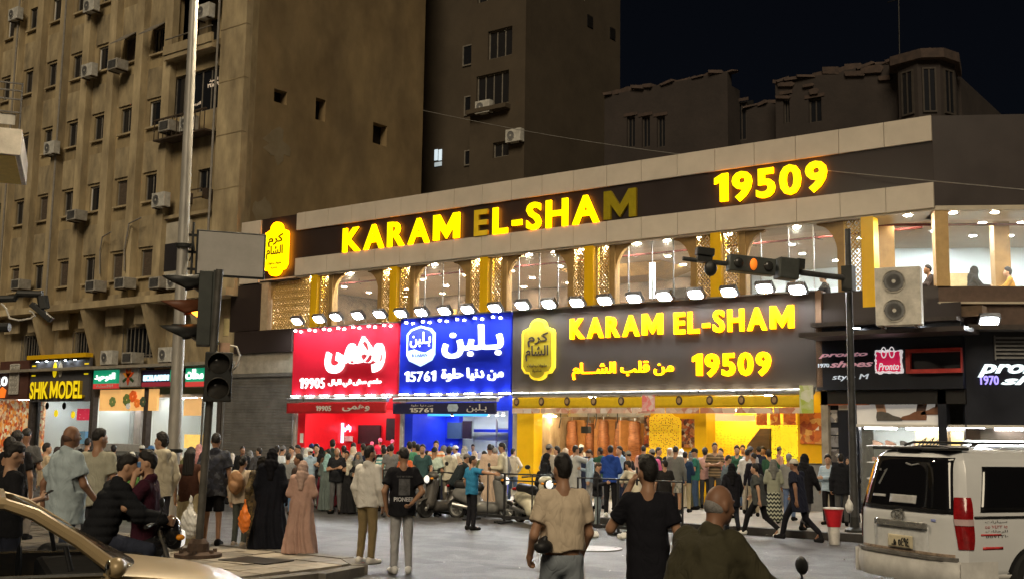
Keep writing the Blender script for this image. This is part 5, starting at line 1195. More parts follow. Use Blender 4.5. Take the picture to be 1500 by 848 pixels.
def shoe_shape(t, px, py, w, m, flip=1, leg=None):
    x, _, z = atY(px, py, 28.27); P = [(-.5, 0), (.5, 0), (.52, .06), (.42, .15), (.15, .22), (-.05, .33), (-.3, .38), (-.5, .36), (-.53, .15)]
    SS(MB().prism([(x+flip*a*w, z+b*w) for a, b in P], 28.25, 28.279), 'printed_shoe', m)
    if leg: SS(MB().prism([(x+flip*a*w, z+b*w) for a, b in [(-.48, .35), (-.12, .33), (-.2, .75), (-.62, .9)]], 28.255, 28.278), 'printed_leg', leg)
tan = mat('leg_tan', (.5, .3, .2), rough=.6)
shoe_shape(ss, 1303, 616, .62, mat('shoe_grey', (.12, .11, .1), rough=.5), 1, tan); shoe_shape(ss, 1338, 615, .62, mat('shoe_brown', (.2, .09, .05), rough=.5), -1, mat('sock_dark', (.1, .06, .05), rough=.7)); shoe_shape(ss, 1366, 607, .55, MATS['shoe_brown'], -1, MATS['sock_dark'])
put_text('PRONTO', 'lettering', ss, mat('grey_print', (.25, .25, .25)), *[v+9 for v in R(1296, 590, 1345, 590, 28.3)[:2]], R(1, 594, 1296, 591, 28.3)[2]-.02, R(1, 594, 1296, 591, 28.3)[2]+.06, .279, .01)
# window with shelves of shoes
wx0, wx1 = R(1258, 690, 1377, 628, 28.3)[:2]
SS(MB().box(wx0-.05, wx1+3.5, 29.6, 29.7, .13, 2.3), 'shop_back_wall', M_cool); SS(MB().box(wx0-.05, wx1+3.5, 28.2, 29.6, 2.3, 2.36), 'shop_soffit', M_white)
SS(MB().box(wx0, wx1+3.4, 28.35, 28.36, .4, 2.28), 'shop_glass', M_clear)
SS(MB().box(wx0-.06, wx0, 28.25, 28.4, .13, 2.3), 'shop_post', M_navy); SS(MB().box(wx1+.02, wx1+.22, 28.1, 28.4, .13, 3.2), 'shop_post', M_navy)
for k in range(4): SS(MB().box(wx0, wx1+3.4, 28.9, 29.55, .55+.42*k, .58+.42*k), 'shoe_shelf', M_white)
for k in range(5): SS(MB().box(wx0+.1+1.05*k, wx0+.9+1.05*k, 28.5, 28.6, 2.24, 2.29), 'tube_lamp', MATS['tube_glow'])
sm_ = MB().prism([(-.13, 0), (.13, 0), (.135, .03), (.1, .06), (.03, .08), (-.02, .1), (-.08, .12), (-.13, .11)], -.045, .045).mesh('display_shoe', mat('shoe_black', (.03, .025, .022), rough=.35)); cols = [MATS['shoe_black'], MATS['shoe_brown'], MATS['shoe_grey'], tan]
for k in range(4):
    for i in range(15): inst('display_shoe', sm_, ss, (wx0+.2+.36*i+9, 1.1+random.uniform(-.05, .1), .585+.42*k), rz=random.uniform(-.4, .4), m=random.choice(cols))
SS(MB().box(*R(1340, 655, 1374, 634, 28.6)[:2], 28.7, 28.75, 1.7, 2.2), 'warm_panel', mat('warm_panel', (.8, .55, .2), emit=(1, .68, .25), es=.7, var=.2)); SS(MB().box(*R(1392, 655, 1434, 634, 28.6)[:2], 28.7, 28.75, 1.7, 2.2), 'warm_panel', MATS['warm_panel'])
for px in (1350, 1361, 1371, 1412, 1420): SS(MB().tube([(atY(px, 645, 28.65)[0]+a*.12, 28.66, 1.93+b*.12) for a, b in [(-1, -1), (0, .2), (1, 1), (.2, -.5), (-1, -1)]], .02), 'sandal', MATS['shoe_black'])
# left pier with small framed pictures
a0, a1 = R(1207, 690, 1255, 590, 28.2)[:2]
SS(MB().box(a0, a1, 28.3, 28.5, .13, 2.85), 'dark_pier', M_navy)
grey_pic = collage('grey_picture', [(.03, .03, .035), (.25, .25, .27), (.08, .07, .07), (.4, .38, .36)], 7)
for px0, py0, px1, py1 in ((1209, 600, 1227, 618), (1229, 592, 1246, 600), (1209, 626, 1228, 636), (1209, 638, 1228, 654), (1210, 657, 1229, 676)): SS(box_at(px0, py1, px1, py0, 28.29, .03), 'framed_picture', grey_pic if py0 != 592 else M_white)
SS(MB().box(a0-.02, a1+.3, 28.1, 28.3, 2.845, 2.875), 'orange_trim', mat('rust_trim', (.4, .12, .05), rough=.5))
# second signboard round the corner
s3 = thing('corner_signboard', 'dark corner shop signboard with pale slanted lettering at the right edge', 'sign', (-7.5, 28.1, 0), WA)
MB().box(0, 8, .1, .3, 2.3, 4.6).build('panel', M_navy, s3)
MB().box(0, 8, -.5, .3, 4.6, 4.72).build('top_ledge', MATS['dusty_dark'], s3); MB().box(0, 8, .1, .3, 2.0, 2.28).build('brown_fascia', mat('brown_fascia', (.05, .035, .025), rough=.6), s3)
def lx(px):      # along the rotated plane: where the pixel column meets it
    r = ray(px, 540); c, s_ = math.cos(WA), math.sin(WA); ox, oy = -7.5-s_*-.1*0, 28.1
    # points (ox + u c - v s, oy + u s + v c) with v = .1
    v = .1; bx_, by_ = ox-v*s_, oy+v*c; t_ = np.linalg.solve(np.array([[r[0], -c], [r[1], -s_]]), np.array([bx_, by_])); return t_[1], CAMH+t_[0]*r[2], t_
def s3t(s, px0, px1, py0, py1, m, **k):
    def at(px, py):
        r = ray(px, py); c, s_ = math.cos(WA), math.sin(WA); q = np.linalg.solve(np.array([[r[0], -c], [r[1], -s_]]), np.array([-7.5-.1*s_, 28.1+.1*c])); return q[1], CAMH+q[0]*r[2]
    a, b = at(px0, py1), at(px1, py0); return put_text(s, 'lettering', s3, m, a[0], b[0], a[1], b[1], .1, .05, **k)
M_ice = mat('ice_letters', (.8, .95, 1), emit=(.8, .97, 1), es=1.3, var=0)
s3t('pronto', 1432, 1560, 530, 552, M_ice, bold=.03, shear=.35); s3t('shoes', 1466, 1590, 551, 563, M_ice, bold=.03, shear=.35); s3t('1970', 1436, 1462, 550, 563, mat('violet_letters', (.3, .25, .9), emit=(.4, .33, 1), es=1.2, var=0), bold=.01)
q0, q1 = lx(1457), lx(1500)
vg = MB()
for k in range(6): vg.box(q0[0], q0[0]+.75, .05, .1, 3.95+.095*k, 4.0+.095*k)
vg.box(q0[0], q0[0]+.03, .04, .1, 3.92, 4.5).box(q0[0]+.72, q0[0]+.75, .04, .1, 3.92, 4.5); vg.build('vent_grille', mat('grille_grey', (.2, .2, .2), rough=.5), s3)
dup(fl, tuple(atY(1449, 470, 28.2)), WA, 'floodlight alone at the right edge over the corner signboard', 'floodlights above the shop boards')
MB().box(0, 7, .35, .45, .13, 2.0).build('shop_window_back', M_cool, s3); MB().box(.1, 6, .3, .34, 1.85, 1.95).build('tube_lamp', MATS['tube_glow'], s3); MB().box(.2, 6, .31, .345, 1.3, 1.75).build('shelf_goods', grey_pic, s3)
# big twin fan condenser
bigac = ac_proto(1.02, 1.36, .42, .27, 2, (.56, .53, .47)); bp_ = atY(1320, 478, 26.6); bigac.location = tuple(bp_); bigac.rotation_euler = (0, 0, .18)
bigac['label'] = 'large pale twin fan air conditioning unit on the ledge above the shoe shop'
lgd = thing('ledge_platform', 'brown ledge carrying the big air conditioning unit above the shoe shop', 'ledge', (-9, 26.8, 0))
MB().box(-2.1, 1.9, -.1, 1.2, bp_[2]-.14, bp_[2]-.03).build('slab', M_band, lgd); MB().box(-2.1, 1.5, 1.17, 1.2, bp_[2]-.03, 5.3).build('back_panel', M_band, lgd)

# ---------------------------------------------------------------- shops under the old block
ls = thing('shop_row', 'row of small lit shops under the ochre apartment block', 'shop', (-45, 28, 0))
def LS(mb, name, m, **k): return mb.build(name, m, ls, (45, -28, 0), **k)
LS(MB().box(-60, -35, 31, 31.2, .13, 4.5), 'rear_wall', M_cool); LS(MB().box(-60, -35, 28.3, 31, 3.3, 3.4), 'ceiling', M_ceil)
for x in (-57, -53, -48.6, -43.75, -39.9, -35.2): LS(MB().box(x-.12, x+.12, 28.3, 31.0, .13, 3.3), 'dividing_wall', M_cool); LS(MB().box(x-.12, x+.12, 28.05, 28.299, .13, 4.5), 'shop_pier', MATS['dusty_dark'])
lt = MB().box(-.7, .7, -.05, .05, 0, .05).mesh('tube_lamp', MATS['tube_glow'])
for x in (-55, -50.9, -47.3, -45.2, -42.8, -41, -38.8, -37): inst('tube_lamp', lt, ls, (x+45, 1.2, 3.24))
# far left stall
LS(MB().box(*R(0, 560, 45, 528)[:2], 27.9, 28.05, 3.3, 5.05), 'stall_sign', mat('brown_sign', (.10, .045, .035), rough=.5)); 
x0, x1, z0, z1 = R(4, 565, 13, 551); put_text('O', 'lettering', ls, M_wht, x0+45, x1+45, z0, z1, -.1, .05, bold=.03); put_text('R', 'lettering', ls, M_wht, 2*x0-x1+44.9, x0+44.9, z0, z1, -.1, .05, bold=.03)
LS(MB().prism([(x0-.25, z0-.55), (x0+.35, z0-.55), (x0+.45, z0-.2), (x0+.1, z0-.05), (x0-.2, z0-.25)], 27.85, 27.899), 'flame_shape', mat('flame_orange', (.8, .15, .01), emit=(1, .2, .02), es=.8, var=.3))
x0, x1, z0, z1 = R(17, 577, 32, 533); o = lattice(3, 6, x1-x0, z1-z0, t=.05).build('white_screen', M_white, ls, (x0+45, -.2, z0))
LS(MB().box(-60, R(45, 640, 46, 640)[0], 28.5, 28.6, .13, 3.25), 'goods_window', collage('warm_goods', [(.55, .04, .01), (.8, .3, .05), (.8, .65, .4), (.4, .1, .03), (.85, .75, .5)], 7, emit=.3))
# the shop with yellow letters
sk_ = thing('shop_sign', 'dark sign with tall yellow letters, a yellow top bar and a pair of printed shoes', 'sign', (-46, 27.9, 3.1)); x0, x1, z0, z1 = R(44, 586, 134, 527)
MB().box(x0+46, x1+46, .0, .12, .05, 1.95).build('panel', mat('slate_panel', (.09, .09, .1), rough=.4, var=.2), sk_); MB().box(x0+46, x1+46, -.25, .12, 1.95, 2.13).build('yellow_bar', M_ycol, sk_)
letter_row('SHIK MODEL', 'letter', sk_, mat('glossy_yellow', (.85, .62, .01), emit=(1, .75, .01), es=.55, var=.1), x0+46.25, x1+45.75, .17, .98, 0, .14, bold=.03, gap=.05, side=mat('dark_yellow_edge', (.3, .2, .01)), space=.12)
for k in range(5): inst('spot_lamp', lp_, sk_, (x0+46.7+.75*k, -.12, 1.88)); MB().box(-.07, .07, -.03, .03, -.036, -.031).build('lens', MATS['spot_glow'], sk_, (x0+46.7+.75*k, -.12, 1.88))
for k, m in ((0, MATS['glossy_yellow']), (1, M_white)): MB().ell((x0+48.0+.45*k, -.03, 1.45), (.16, .04, .34)).build('printed_sole', m, sk_)
for k in range(3):
    for s in (0, 1): MB().box((x0+46.1 if not s else x1+45.6), (x0+46.4 if not s else x1+45.9), -.02, .0, 1.2+.22*k, 1.26+.22*k).build('yellow_dash', MATS['glossy_yellow'], sk_)
LS(MB().box(-48.4, -43.9, 28.35, 28.36, .4, 3.25), 'shop_glass', M_clear); LS(MB().box(-48.45, -48.3, 28.25, 28.4, .13, 3.3), 'shop_post', M_cable); LS(MB().box(-44.0, -43.88, 28.25, 28.4, .13, 3.3), 'shop_post', M_cable)
for px, py, c in ((69, 594, M_cable), (82, 605, MATS['glossy_yellow']), (94, 594, M_cable), (107, 607, MATS['glossy_yellow'])):
    x, y, z = atY(px, py, 28.33); LS(MB().lathe([(.001, -.02), (.13, -.02), (.16, 0), (.001, 0)], (0, 0, 0), 16, 'y'), 'hanging_disc', c).location = (x+45, .33, z)
LS(MB().box(*R(113, 615, 132, 598, 28.33)[:2], 28.3, 28.33, *R(113, 615, 132, 598, 28.33)[2:]), 'red_notice', print_rows('red_rows', (.75, .04, .1), (.8, .6, .6), 3, 7, emit=.3, fill=.3))
LS(MB().box(-47.2, -46.0, 29.5, 30.1, .13, 1.6).box(-45.8, -44.4, 29.8, 30.2, .13, 1.25), 'display_stand', grey_pic)
LS(MB().box(-46.4, -45.9, 29.2, 29.4, 1.3, 1.85), 'blue_box', mat('light_blue_box', (.1, .4, .75), rough=.5))
# green, grey, navy and green signs
M_green = mat('sign_green', (.012, .30, .16), rough=.4, emit=(.02, .6, .3), es=.35, var=.1); M_redstrip = mat('sign_red_strip', (.6, .05, .05), emit=(1, .1, .08), es=.3, var=0)
def shop_sign(label, px0, py0, px1, py1, m, strip):
    x0, x1, z0, z1 = R(px0, py1, px1, py0, 27.85); t = thing('shop_sign', label, 'sign', ((x0+x1)/2, 27.85, z0)); w = (x1-x0)/2; h = z1-z0
    MB().box(-w, w, 0, .15, h*.27 if strip else 0, h).build('panel', m, t)
    if strip: MB().box(-w, w, 0, .15, 0, h*.265).build('red_strip', strip, t)
    MB().box(-w-.03, w+.03, .02, .14, h, h+.03).box(-w-.03, w+.03, .02, .14, -.03, -.001).build('trim', M_chrome, t)
    return t, w, h
t, w, h = shop_sign('green shop sign with white Arabic lettering and a red strip, left of the flower sign', 136, 541, 172, 569, M_green, M_redstrip); put_text(arabic('التوحيد'), 'lettering', t, M_wht, -w*.85, w*.85, h*.4, h*.85, 0, .04, bold=.02); put_text('L  O  U  I  S  E', 'lettering', t, M_white, -w*.8, w*.8, h*.07, h*.19, 0, .01) if False else put_text(arabic('للاقمشة'), 'lettering', t, M_white, -w*.7, w*.7, h*.06, h*.22, 0, .015)
t, w, h = shop_sign('pale grey square sign with a red and orange flower emblem', 174, 536, 203, 566, mat('pale_sign', (.42, .40, .38), rough=.5), None)
for a, c in ((.5, (.75, .1, .02)), (1.2, (.8, .2, .02)), (2.0, (.75, .1, .02)), (2.7, (.8, .3, .03)), (4.7, (.7, .08, .03))): MB().prism([(.05*math.cos(a+1.57), h*.5+.05*math.sin(a+1.57)), (.2*math.cos(a+.5), h*.5+.2*math.sin(a+.5)), (.5*math.cos(a)*w/.75, h*.5+.36*math.sin(a)), (.2*math.cos(a-.5), h*.5+.2*math.sin(a-.5)), (.05*math.cos(a-1.57), h*.5+.05*math.sin(a-1.57))], -.03, -.001).build('petal', mat('petal_%.2f' % c[1], c, rough=.5), t)
for s in (-1, 1): MB().prism([(0, h*.42), (s*.5*w, h*.2), (s*.62*w, h*.3), (s*.3*w, h*.44)], -.025, -.001).build('leaf', mat('dark_leaf', (.03, .08, .03)), t)
t, w, h = shop_sign('navy and green shop sign with glowing pale blue lettering', 207, 541, 257, 566, mat('sign_navy', (.03, .02, .05), rough=.4), mat('sign_maroon', (.2, .02, .03), emit=(.5, .04, .06), es=.3, var=0)); MB().box(w*.72, w, -.012, -.001, h*.27, h).build('green_end', M_green, t); put_text('ECLLAADIN', 'lettering', t, mat('lit_ice', (.5, .8, 1), emit=(.5, .85, 1), es=1.6, var=0), -w*.85, w*.65, h*.35, h*.72, 0, .05, bold=.05)
t, w, h = shop_sign('green shop sign with white lettering just right of the lamp pole', 271, 538, 300, 566, M_green, M_redstrip); put_text(arabic('محلات'), 'lettering', t, M_wht, -w*.9, w*.9, h*.4, h*.95, 0, .05, bold=.03)
x0, x1, z0, z1 = R(145, 601, 231, 569, 28.1)
fb = LS(MB().box(x0, x1, 28.1, 28.2, z0, z1), 'picture_panel', mat('orange_glow_panel', (.7, .4, .15), emit=(1, .55, .18), es=.6, var=.3, scale=1.2))
for px, py, r_, c in ((186, 585, .35, (.12, .16, .04)), (165, 588, .3, (.15, .2, .06)), (210, 588, .3, (.06, .08, .04)), (195, 580, .34, (.75, .12, .02)), (201, 590, .26, (.8, .2, .03)), (188, 594, .2, (.6, .6, .55))):
    p = atY(px, py, 28.08)
    for q in range(7): a = q*.9; LS(MB().ell((p[0]+.45*r_*math.cos(a), 28.07, p[2]+.45*r_*math.sin(a)), (r_*.42, .03, r_*.3), 8, 5), 'printed_bloom' if c[0] > .3 else 'printed_foliage', mat('bloom_%.2f_%.2f' % (c[0], c[1]), c, rough=.6, emit=c, es=.35))
LS(MB().box(-43.6, -35.4, 28.35, 28.36, .4, 3.25), 'shop_glass', M_clear)
LS(MB().box(*R(172, 645, 198, 600, 30)[:2], 29.9, 30, 1.2, 3.2), 'grey_screen', mat('screen_grey', (.45, .5, .5), rough=.6)); LS(MB().box(*R(198, 645, 210, 600, 29.8)[:2], 29.7, 29.8, 1.2, 3.2), 'grey_screen', mat('screen_brown', (.3, .27, .25), rough=.6))
LS(MB().box(*R(140, 650, 215, 640, 28.8)[:2], 28.5, 29.2, 1.05, 1.35), 'shop_counter', mat('counter_grey', (.25, .24, .23), rough=.5)); LS(MB().box(*R(152, 650, 215, 640, 28.7)[:2], 28.6, 29.1, .13, 1.04), 'counter_base', M_cable)
LS(MB().box(*R(272, 660, 299, 640, 29)[:2], 28.9, 29, 1.25, 1.8), 'warm_display', mat('warm_display', (.8, .5, .1), emit=(1, .6, .12), es=.9, var=.4, scale=5)); LS(MB().box(*R(272, 600, 299, 575, 28.6)[:2], 28.5, 28.6, 2.55, 3.25), 'warm_shelf', MATS['orange_glow_panel'])
LS(MB().tube([(atY(297, 600, 28.2)[0], 28.2, .13), (atY(297, 600, 28.2)[0], 28.2, 3.4)], .05), 'steel_post', M_chrome)
# ---------------------------------------------------------------- poles, signals, barriers and small street things
M_galv = mat('galvanised_pole', (.42, .40, .36), rough=.45, metal=.35, var=.35, scale=3, stretch=(2, 2, .4))
M_sigd = mat('signal_black', (.022, .023, .022), rough=.5, var=.3, scale=4)
M_sigg = mat('signal_green_grey', (.05, .055, .05), rough=.55, var=.3, scale=4)
M_postg = mat('signal_post', (.10, .095, .085), rough=.5, metal=.3, var=.4, scale=4)
lpz = thing('lamp_post', 'tall pale grey street lamp post standing behind the traffic signal', 'lamp post', (-15.58, 11.55, .12))
MB().tube([(.02, .0, 0), (0, 0, .4), (-.06, 0, 5), (-.12, 0, 10.2)], [.118, .112, .09, .07], 14).build('pole', M_galv, lpz, smooth=True)
MB().lathe([(.2, 0), (.2, .04), (.14, .06), (.14, .3), (.13, .32)], n=14).build('base_collar', M_galv, lpz)
MB().tube([(-.12, 0, 10.1), (0, .15, 10.45), (.35, .7, 10.7), (.8, 1.5, 10.8)], .04).build('arm', M_galv, lpz, smooth=True)
hd = MB().box(.55, 1.05, 1.3, 2.0, 10.72, 10.86).build('lamp_head', M_galv, lpz, bevel=.04); MB().box(.63, .97, 1.4, 1.9, 10.705, 10.719).build('lamp_glass', mat('lamp_glass_glow', (1, .9, .7), emit=(1, .82, .55), es=2200, var=0), hd)
for z in (3.55, 1.5, 4.9): MB().lathe([(.13, -.03), (.135, -.03), (.135, .03), (.13, .03)], (-.03, 0, z), 14).box(.08, .2, -.02, .02, z-.02, z+.02).build('strap', M_sigd, lpz)
# blank billboard fixed to the lamp post
a, b, c_ = atD(289, 336, 18.7), atD(390, 346, 19.1), atD(290, 403, 18.7)
bb = thing('blank_billboard', 'blank dull grey rectangular billboard clamped to the lamp post', 'billboard', (a[0], a[1], c_[2]), math.atan2(b[1]-a[1], b[0]-a[0])); L_ = math.hypot(b[0]-a[0], b[1]-a[1]); H_ = a[2]-c_[2]
MB().box(.0, L_, .0, .10, 0, H_).build('case', M_sigd, bb, bevel=.012); MB().box(.03, L_-.03, -.008, -.0005, .03, H_-.03).build('face', mat('blank_face', (.43, .41, .38), rough=.6, var=.12, scale=3, bump=.06, bscale=5), bb)
for z in (.1, H_*.5, H_-.1): MB().box(-.22, .02, .02, .07, z-.02, z+.02).build('clamp', M_sigd, bb)
MB().tube([(-.06, .03, -.05), (-.06, .03, H_+.12)], .02).tube([(-.1, .05, H_*.3), (-.03, .0, H_*.55), (-.08, .03, H_*.95)], .012).build('cable', M_sigd, bb)
# traffic signal on the near corner
ts = thing('traffic_signal', 'near traffic signal with a three lens head turned left and a two lens head below', 'traffic light', (-13.73, 10.69, .12))
view = math.atan2(10.69, -13.73)-PI/2          # turn so that local -y faces the camera
def TS(mb, name, m, par=None, **k): return mb.build(name, m, par or ts, **k)
ts.rotation_euler = (0, 0, view); q = lambda px, py, d=16.6: (lambda p: (lambda v: (v.x, v.y, v.z))(Matrix.Rotation(-view, 3, 'Z')@Vector((p[0]+13.73, p[1]-10.69, p[2]-.12))))(atD(px, py, d))
pt = q(322, 395); pb_ = (0, 0, 0)
TS(MB().tube([(0, 0, 0), (pt[0]*.98+.0, pt[1], pt[2])], .058, 12), 'post', M_postg, smooth=True)
TS(MB().lathe([(.34, 0), (.34, .05), (.16, .08), (.15, .2), (.1, .26)], n=16), 'base_plate', mat('rusty_base', (.09, .06, .045), rough=.8, metal=.3, var=.5, scale=7))
for k in range(6): TS(MB().lathe([(.03, .05), (.03, .11), (.001, .11)], (.25*math.cos(k*1.05+.3), .25*math.sin(k*1.05+.3), 0), 6), 'anchor_bolt', MATS['rusty_base'])
head = lambda n, h: MB().prism([(-.14, 0), (.14, 0), (.14, h), (-.14, h)], -.11, .11)
p0 = q(287, 505); p1 = q(287, 396)
h3 = TS(MB().box(p0[0]+.0, p0[0]+.20, -.17, .17, p0[2], p1[2]).box(p0[0]+.2, p0[0]+.24, -.19, .19, p0[2]-.02, p1[2]+.02), 'three_lens_head', M_sigg, bevel=.015)
HZ = (p1[2]-p0[2])/3
for k in range(3):
    zc = p0[2]+HZ*(k+.5); xf = p0[0]
    v = MB(); n = 14
    for i in range(n+1):
        a = -.35+(PI+.7)*i/n; L = .36 if True else 0
        y, z = .145*math.cos(a), .145*math.sin(a); s = max(0, math.sin(a))
        v.v += [(xf, y, zc+z), (xf-.2-.34*max(0, s)**.8-.0, y*1.05, zc+z*1.02-.045)]
    v.f = [(2*i, 2*i+2, 2*i+3, 2*i+1) for i in range(n)]
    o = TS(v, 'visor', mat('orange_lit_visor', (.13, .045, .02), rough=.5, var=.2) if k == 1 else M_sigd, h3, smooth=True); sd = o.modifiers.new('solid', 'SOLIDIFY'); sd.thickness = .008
    TS(MB().lathe([(.001, xf-.10), (.07, xf-.085), (.125, xf-.005), (.13, xf)], (0, 0, zc), 18, 'x'), 'lens', mat('amber_lens', (1, .25, .02), emit=(1, .27, .02), es=7, var=0) if k == 1 else mat('dark_lens', (.03, .03, .028), rough=.15), h3, smooth=True)
p0 = q(318, 588); p1 = q(318, 515)
h2 = TS(MB().box(p0[0]-.2, p0[0]+.2, -.28, -.07, p0[2], p1[2]), 'two_lens_head', M_sigd, bevel=.02)
for k in range(2):
    zc = p0[2]+(p1[2]-p0[2])*(k*.5+.26)
    v = MB(); n = 16
    for i in range(n+1):
        a = -.5+(PI+1.0)*i/n; s = max(0, math.sin(a))
        v.v += [(p0[0]+.165*math.cos(a), -.28, zc+.165*math.sin(a)), (p0[0]+.17*math.cos(a), -.33-.13*s, zc+.17*math.sin(a)-.01)]
    v.f = [(2*i, 2*i+2, 2*i+3, 2*i+1) for i in range(n)]
    o = TS(v, 'visor', M_postg, h2, smooth=True); sd = o.modifiers.new('solid', 'SOLIDIFY'); sd.thickness = .01
    TS(MB().lathe([(.001, -.33), (.1, -.31), (.15, -.285), (.15, -.27)], (p0[0], 0, zc), 20, 'y'), 'lens', mat('dead_lens', (.035, .033, .03), rough=.12), h2, smooth=True)
for py in (405, 500): 
    p = q(308, py); TS(MB().box(p0[0]-.12, pt[0]+.05, -.03, .03, p[2]-.025, p[2]+.025), 'bracket', M_sigd)
bp0 = q(316, 480); TS(MB().box(bp0[0]-.16, bp0[0]-.06, -.12, -.04, bp0[2]-.25, bp0[2]+.15), 'control_box', M_postg, bevel=.01)
for k in range(3): TS(MB().lathe([(.05, -.13), (.05, -.11)], (bp0[0]-.11, 0, bp0[2]-.2+.13*k), 12, 'y'), 'knob', M_sigd)
jb = q(327, 508); TS(MB().box(jb[0]-.06, jb[0]+.1, -.09, .02, jb[2]-.06, jb[2]+.08), 'junction_box', mat('peach_plastic', (.5, .32, .22), rough=.6)); TS(MB().tube([(jb[0]+.08, -.03, jb[2]+.05), (jb[0]+.2, -.04, jb[2]+.03), (jb[0]+.25, -.04, jb[2]-.1), (jb[0]+.22, -.04, jb[2]-.25), (jb[0]+.16, -.04, jb[2]-.33)], .014), 'white_cable', M_white)
yb = q(331, 476); TS(MB().box(yb[0]-.03, yb[0]+.05, -.05, .03, yb[2]-.14, yb[2]+.12), 'yellow_tube', mat('cream_tube', (.6, .5, .25), rough=.5))
# mast arm across the right
ma = thing('mast_arm_signal', 'far traffic signal lying on a long arm of a thin dark pole at the right', 'traffic light', (-8.22, 22.46, .13)); rot30 = 0
PM = lambda px, py, d: tuple(atD(px, py, d)-np.array((-8.22, 22.46, .13)))
MB().tube([(0, 0, 0), (0, 0, 6.15)], [.085, .06], 12).build('pole', mat('dark_pole', (.06, .06, .06), rough=.5, metal=.3, var=.3), ma, smooth=True)
MB().lathe([(.2, 0), (.2, .05), (.1, .1), (.09, .3)], n=12).build('base_plate', M_sigd, ma)
pa, pb2 = PM(1243, 408, 22.4), PM(1000, 379, 21.9)
MB().tube([pa, pb2], [.06, .045], 10).build('arm', MATS['dark_pole'], ma, smooth=True); MB().cbox(pa, (.22, .22, .5)).build('arm_clamp', M_sigd, ma)
A = Vector(pa); B = Vector(pb2); U_ = (B-A).normalized(); up = Vector((0, 0, 1)); N_ = U_.cross(up).normalized(); up = N_.cross(U_)*-1 if N_.cross(U_).z < 0 else N_.cross(U_)
def obox(c, lu, lv, ln): 
    m = MB(); pts = []
    for su, sv, sn in [(-1,-1,-1),(1,-1,-1),(1,1,-1),(-1,1,-1),(-1,-1,1),(1,-1,1),(1,1,1),(-1,1,1)]: pts.append(tuple(c+U_*su*lu/2+up*sv*lv/2+N_*sn*ln/2))
    return m.add(pts, [(0,3,2,1),(4,5,6,7),(0,1,5,4),(1,2,6,5),(2,3,7,6),(3,0,4,7)])
hc = Vector(PM(1100, 389, 22.0)); hh = obox(hc, .95, .33, .26).build('signal_head', M_sigg, ma, bevel=.02)
toc = -N_ if (Vector(CO)-Vector((-8.22, 22.46, .13))-hc).dot(N_) < 0 else N_
for k in (-1, 0, 1):
    c = hc+U_*(-k*.31)+toc*.15
    o = MB().ell((0, 0, 0), (.075, .12, .05) if k == 0 else (.1, .1, .05), 14, 8); R_ = Matrix((U_, up, toc)).transposed()
    o.v = [tuple(R_@Vector((p[0], p[1], p[2]))+c) for p in o.v]; o.build('lens', mat('amber_lens_dim', (1, .25, .02), emit=(1, .22, .02), es=.6, var=0) if k == 0 else MATS['dark_lens'], hh, smooth=True)
c2 = hc-U_*.72+toc*.05; vv = obox(c2, .42, .42, .34).build('side_hood', M_sigg, ma, bevel=.03)
obox(c2-U_*.24+up*.12, .16, .2, .3).build('hood_lip', M_sigd, vv)
c3 = Vector(PM(1032, 376, 21.9)); obox(c3+up*.09, .36, .16, .2).build('small_head', M_sigd, ma, bevel=.02); MB().ell(tuple(c3-up*.22-U_*.14), (.13, .13, .16), 12, 8).build('round_back', M_sigd, ma, smooth=True); obox(c3-up*.05, .3, .14, .12).build('bracket', M_sigd, ma)
# arm with hanging lamp at the far left edge
la = thing('signal_arm', 'dark broken lamp arm with a hanging white cable at the left edge', 'lamp arm', tuple(atD(-60, 440, 14))); q0 = atD(-60, 440, 14); Q = lambda px, py, d=14: tuple(atD(px, py, d)-q0)
MB().tube([(0, 0, 0), Q(22, 437), Q(27, 430), Q(62, 431)], .045, 10).build('arm', M_sigd, la)
MB().tube([(0, 0, 0), (-.05, 0, -3.8)], .06, 10).build('pole', M_sigd, la)
m = MB(); a, b = Vector(Q(62, 434)), Vector(Q(65, 452)); m.tube([a, b], .07, 6); m.build('lamp_joint', M_sigd, la)
m = MB().box(-.16, .16, -.06, .06, -.035, .035); RR = Matrix.Rotation(.7, 3, Vector(CF)); ax = Vector(CR)
m.v = [tuple(RR@(Vector(CR)*p[0]+Vector((-CR[1], CR[0], 0))*p[1]+Vector((0, 0, p[2])))+Vector(Q(61, 457))) for p in m.v]; m.build('lamp_head', M_sigd, la, bevel=.01)
MB().tube([Q(2, 444), Q(9, 452), Q(14, 466), Q(28, 469), Q(45, 466), Q(51, 462), Q(48, 457), Q(43, 455)], .012).build('white_cable', M_white, la)
MB().tube([(0, 0, -.35), Q(14, 479)], .06, 8).build('lower_stub', M_sigd, la)
# neighbour balcony at the left edge
nb = thing('balcony', 'pale concrete balcony corner with an iron railing at the upper left edge', 'balcony'); c0, c1 = atD(38, 190, 22), atD(30, 228, 22)
ang = math.radians(20); nb.location = tuple(c1); nb.rotation_euler = (0, 0, math.radians(58))
hgt = c0[2]-c1[2]
MB().box(-6, 0, 0, 3, 0, hgt).build('slab', mat('balcony_concrete', (.50, .46, .40), rough=.85, var=.35, scale=1.5, bump=.2), nb, bevel=.015)
MB().box(-5.8, -.1, .1, 2.9, -.012, -.001).build('soffit', mat('yellow_soffit', (.55, .40, .1), rough=.8, var=.2), nb)
rl = MB()
for z in (.35, .62, .8, .95): rl.tube([(-6, .06, hgt+z), (-.06, .06, hgt+z)], .018, 6)
for k in range(14): rl.tube([(-.06-.45*k, .06, hgt), (-.06-.45*k, .06, hgt+.97)], .02, 6)
for k in range(1): rl.tube([(-.06, .06+.55*k, hgt), (-.06, .06+.55*k, hgt+.97)], .02, 6)
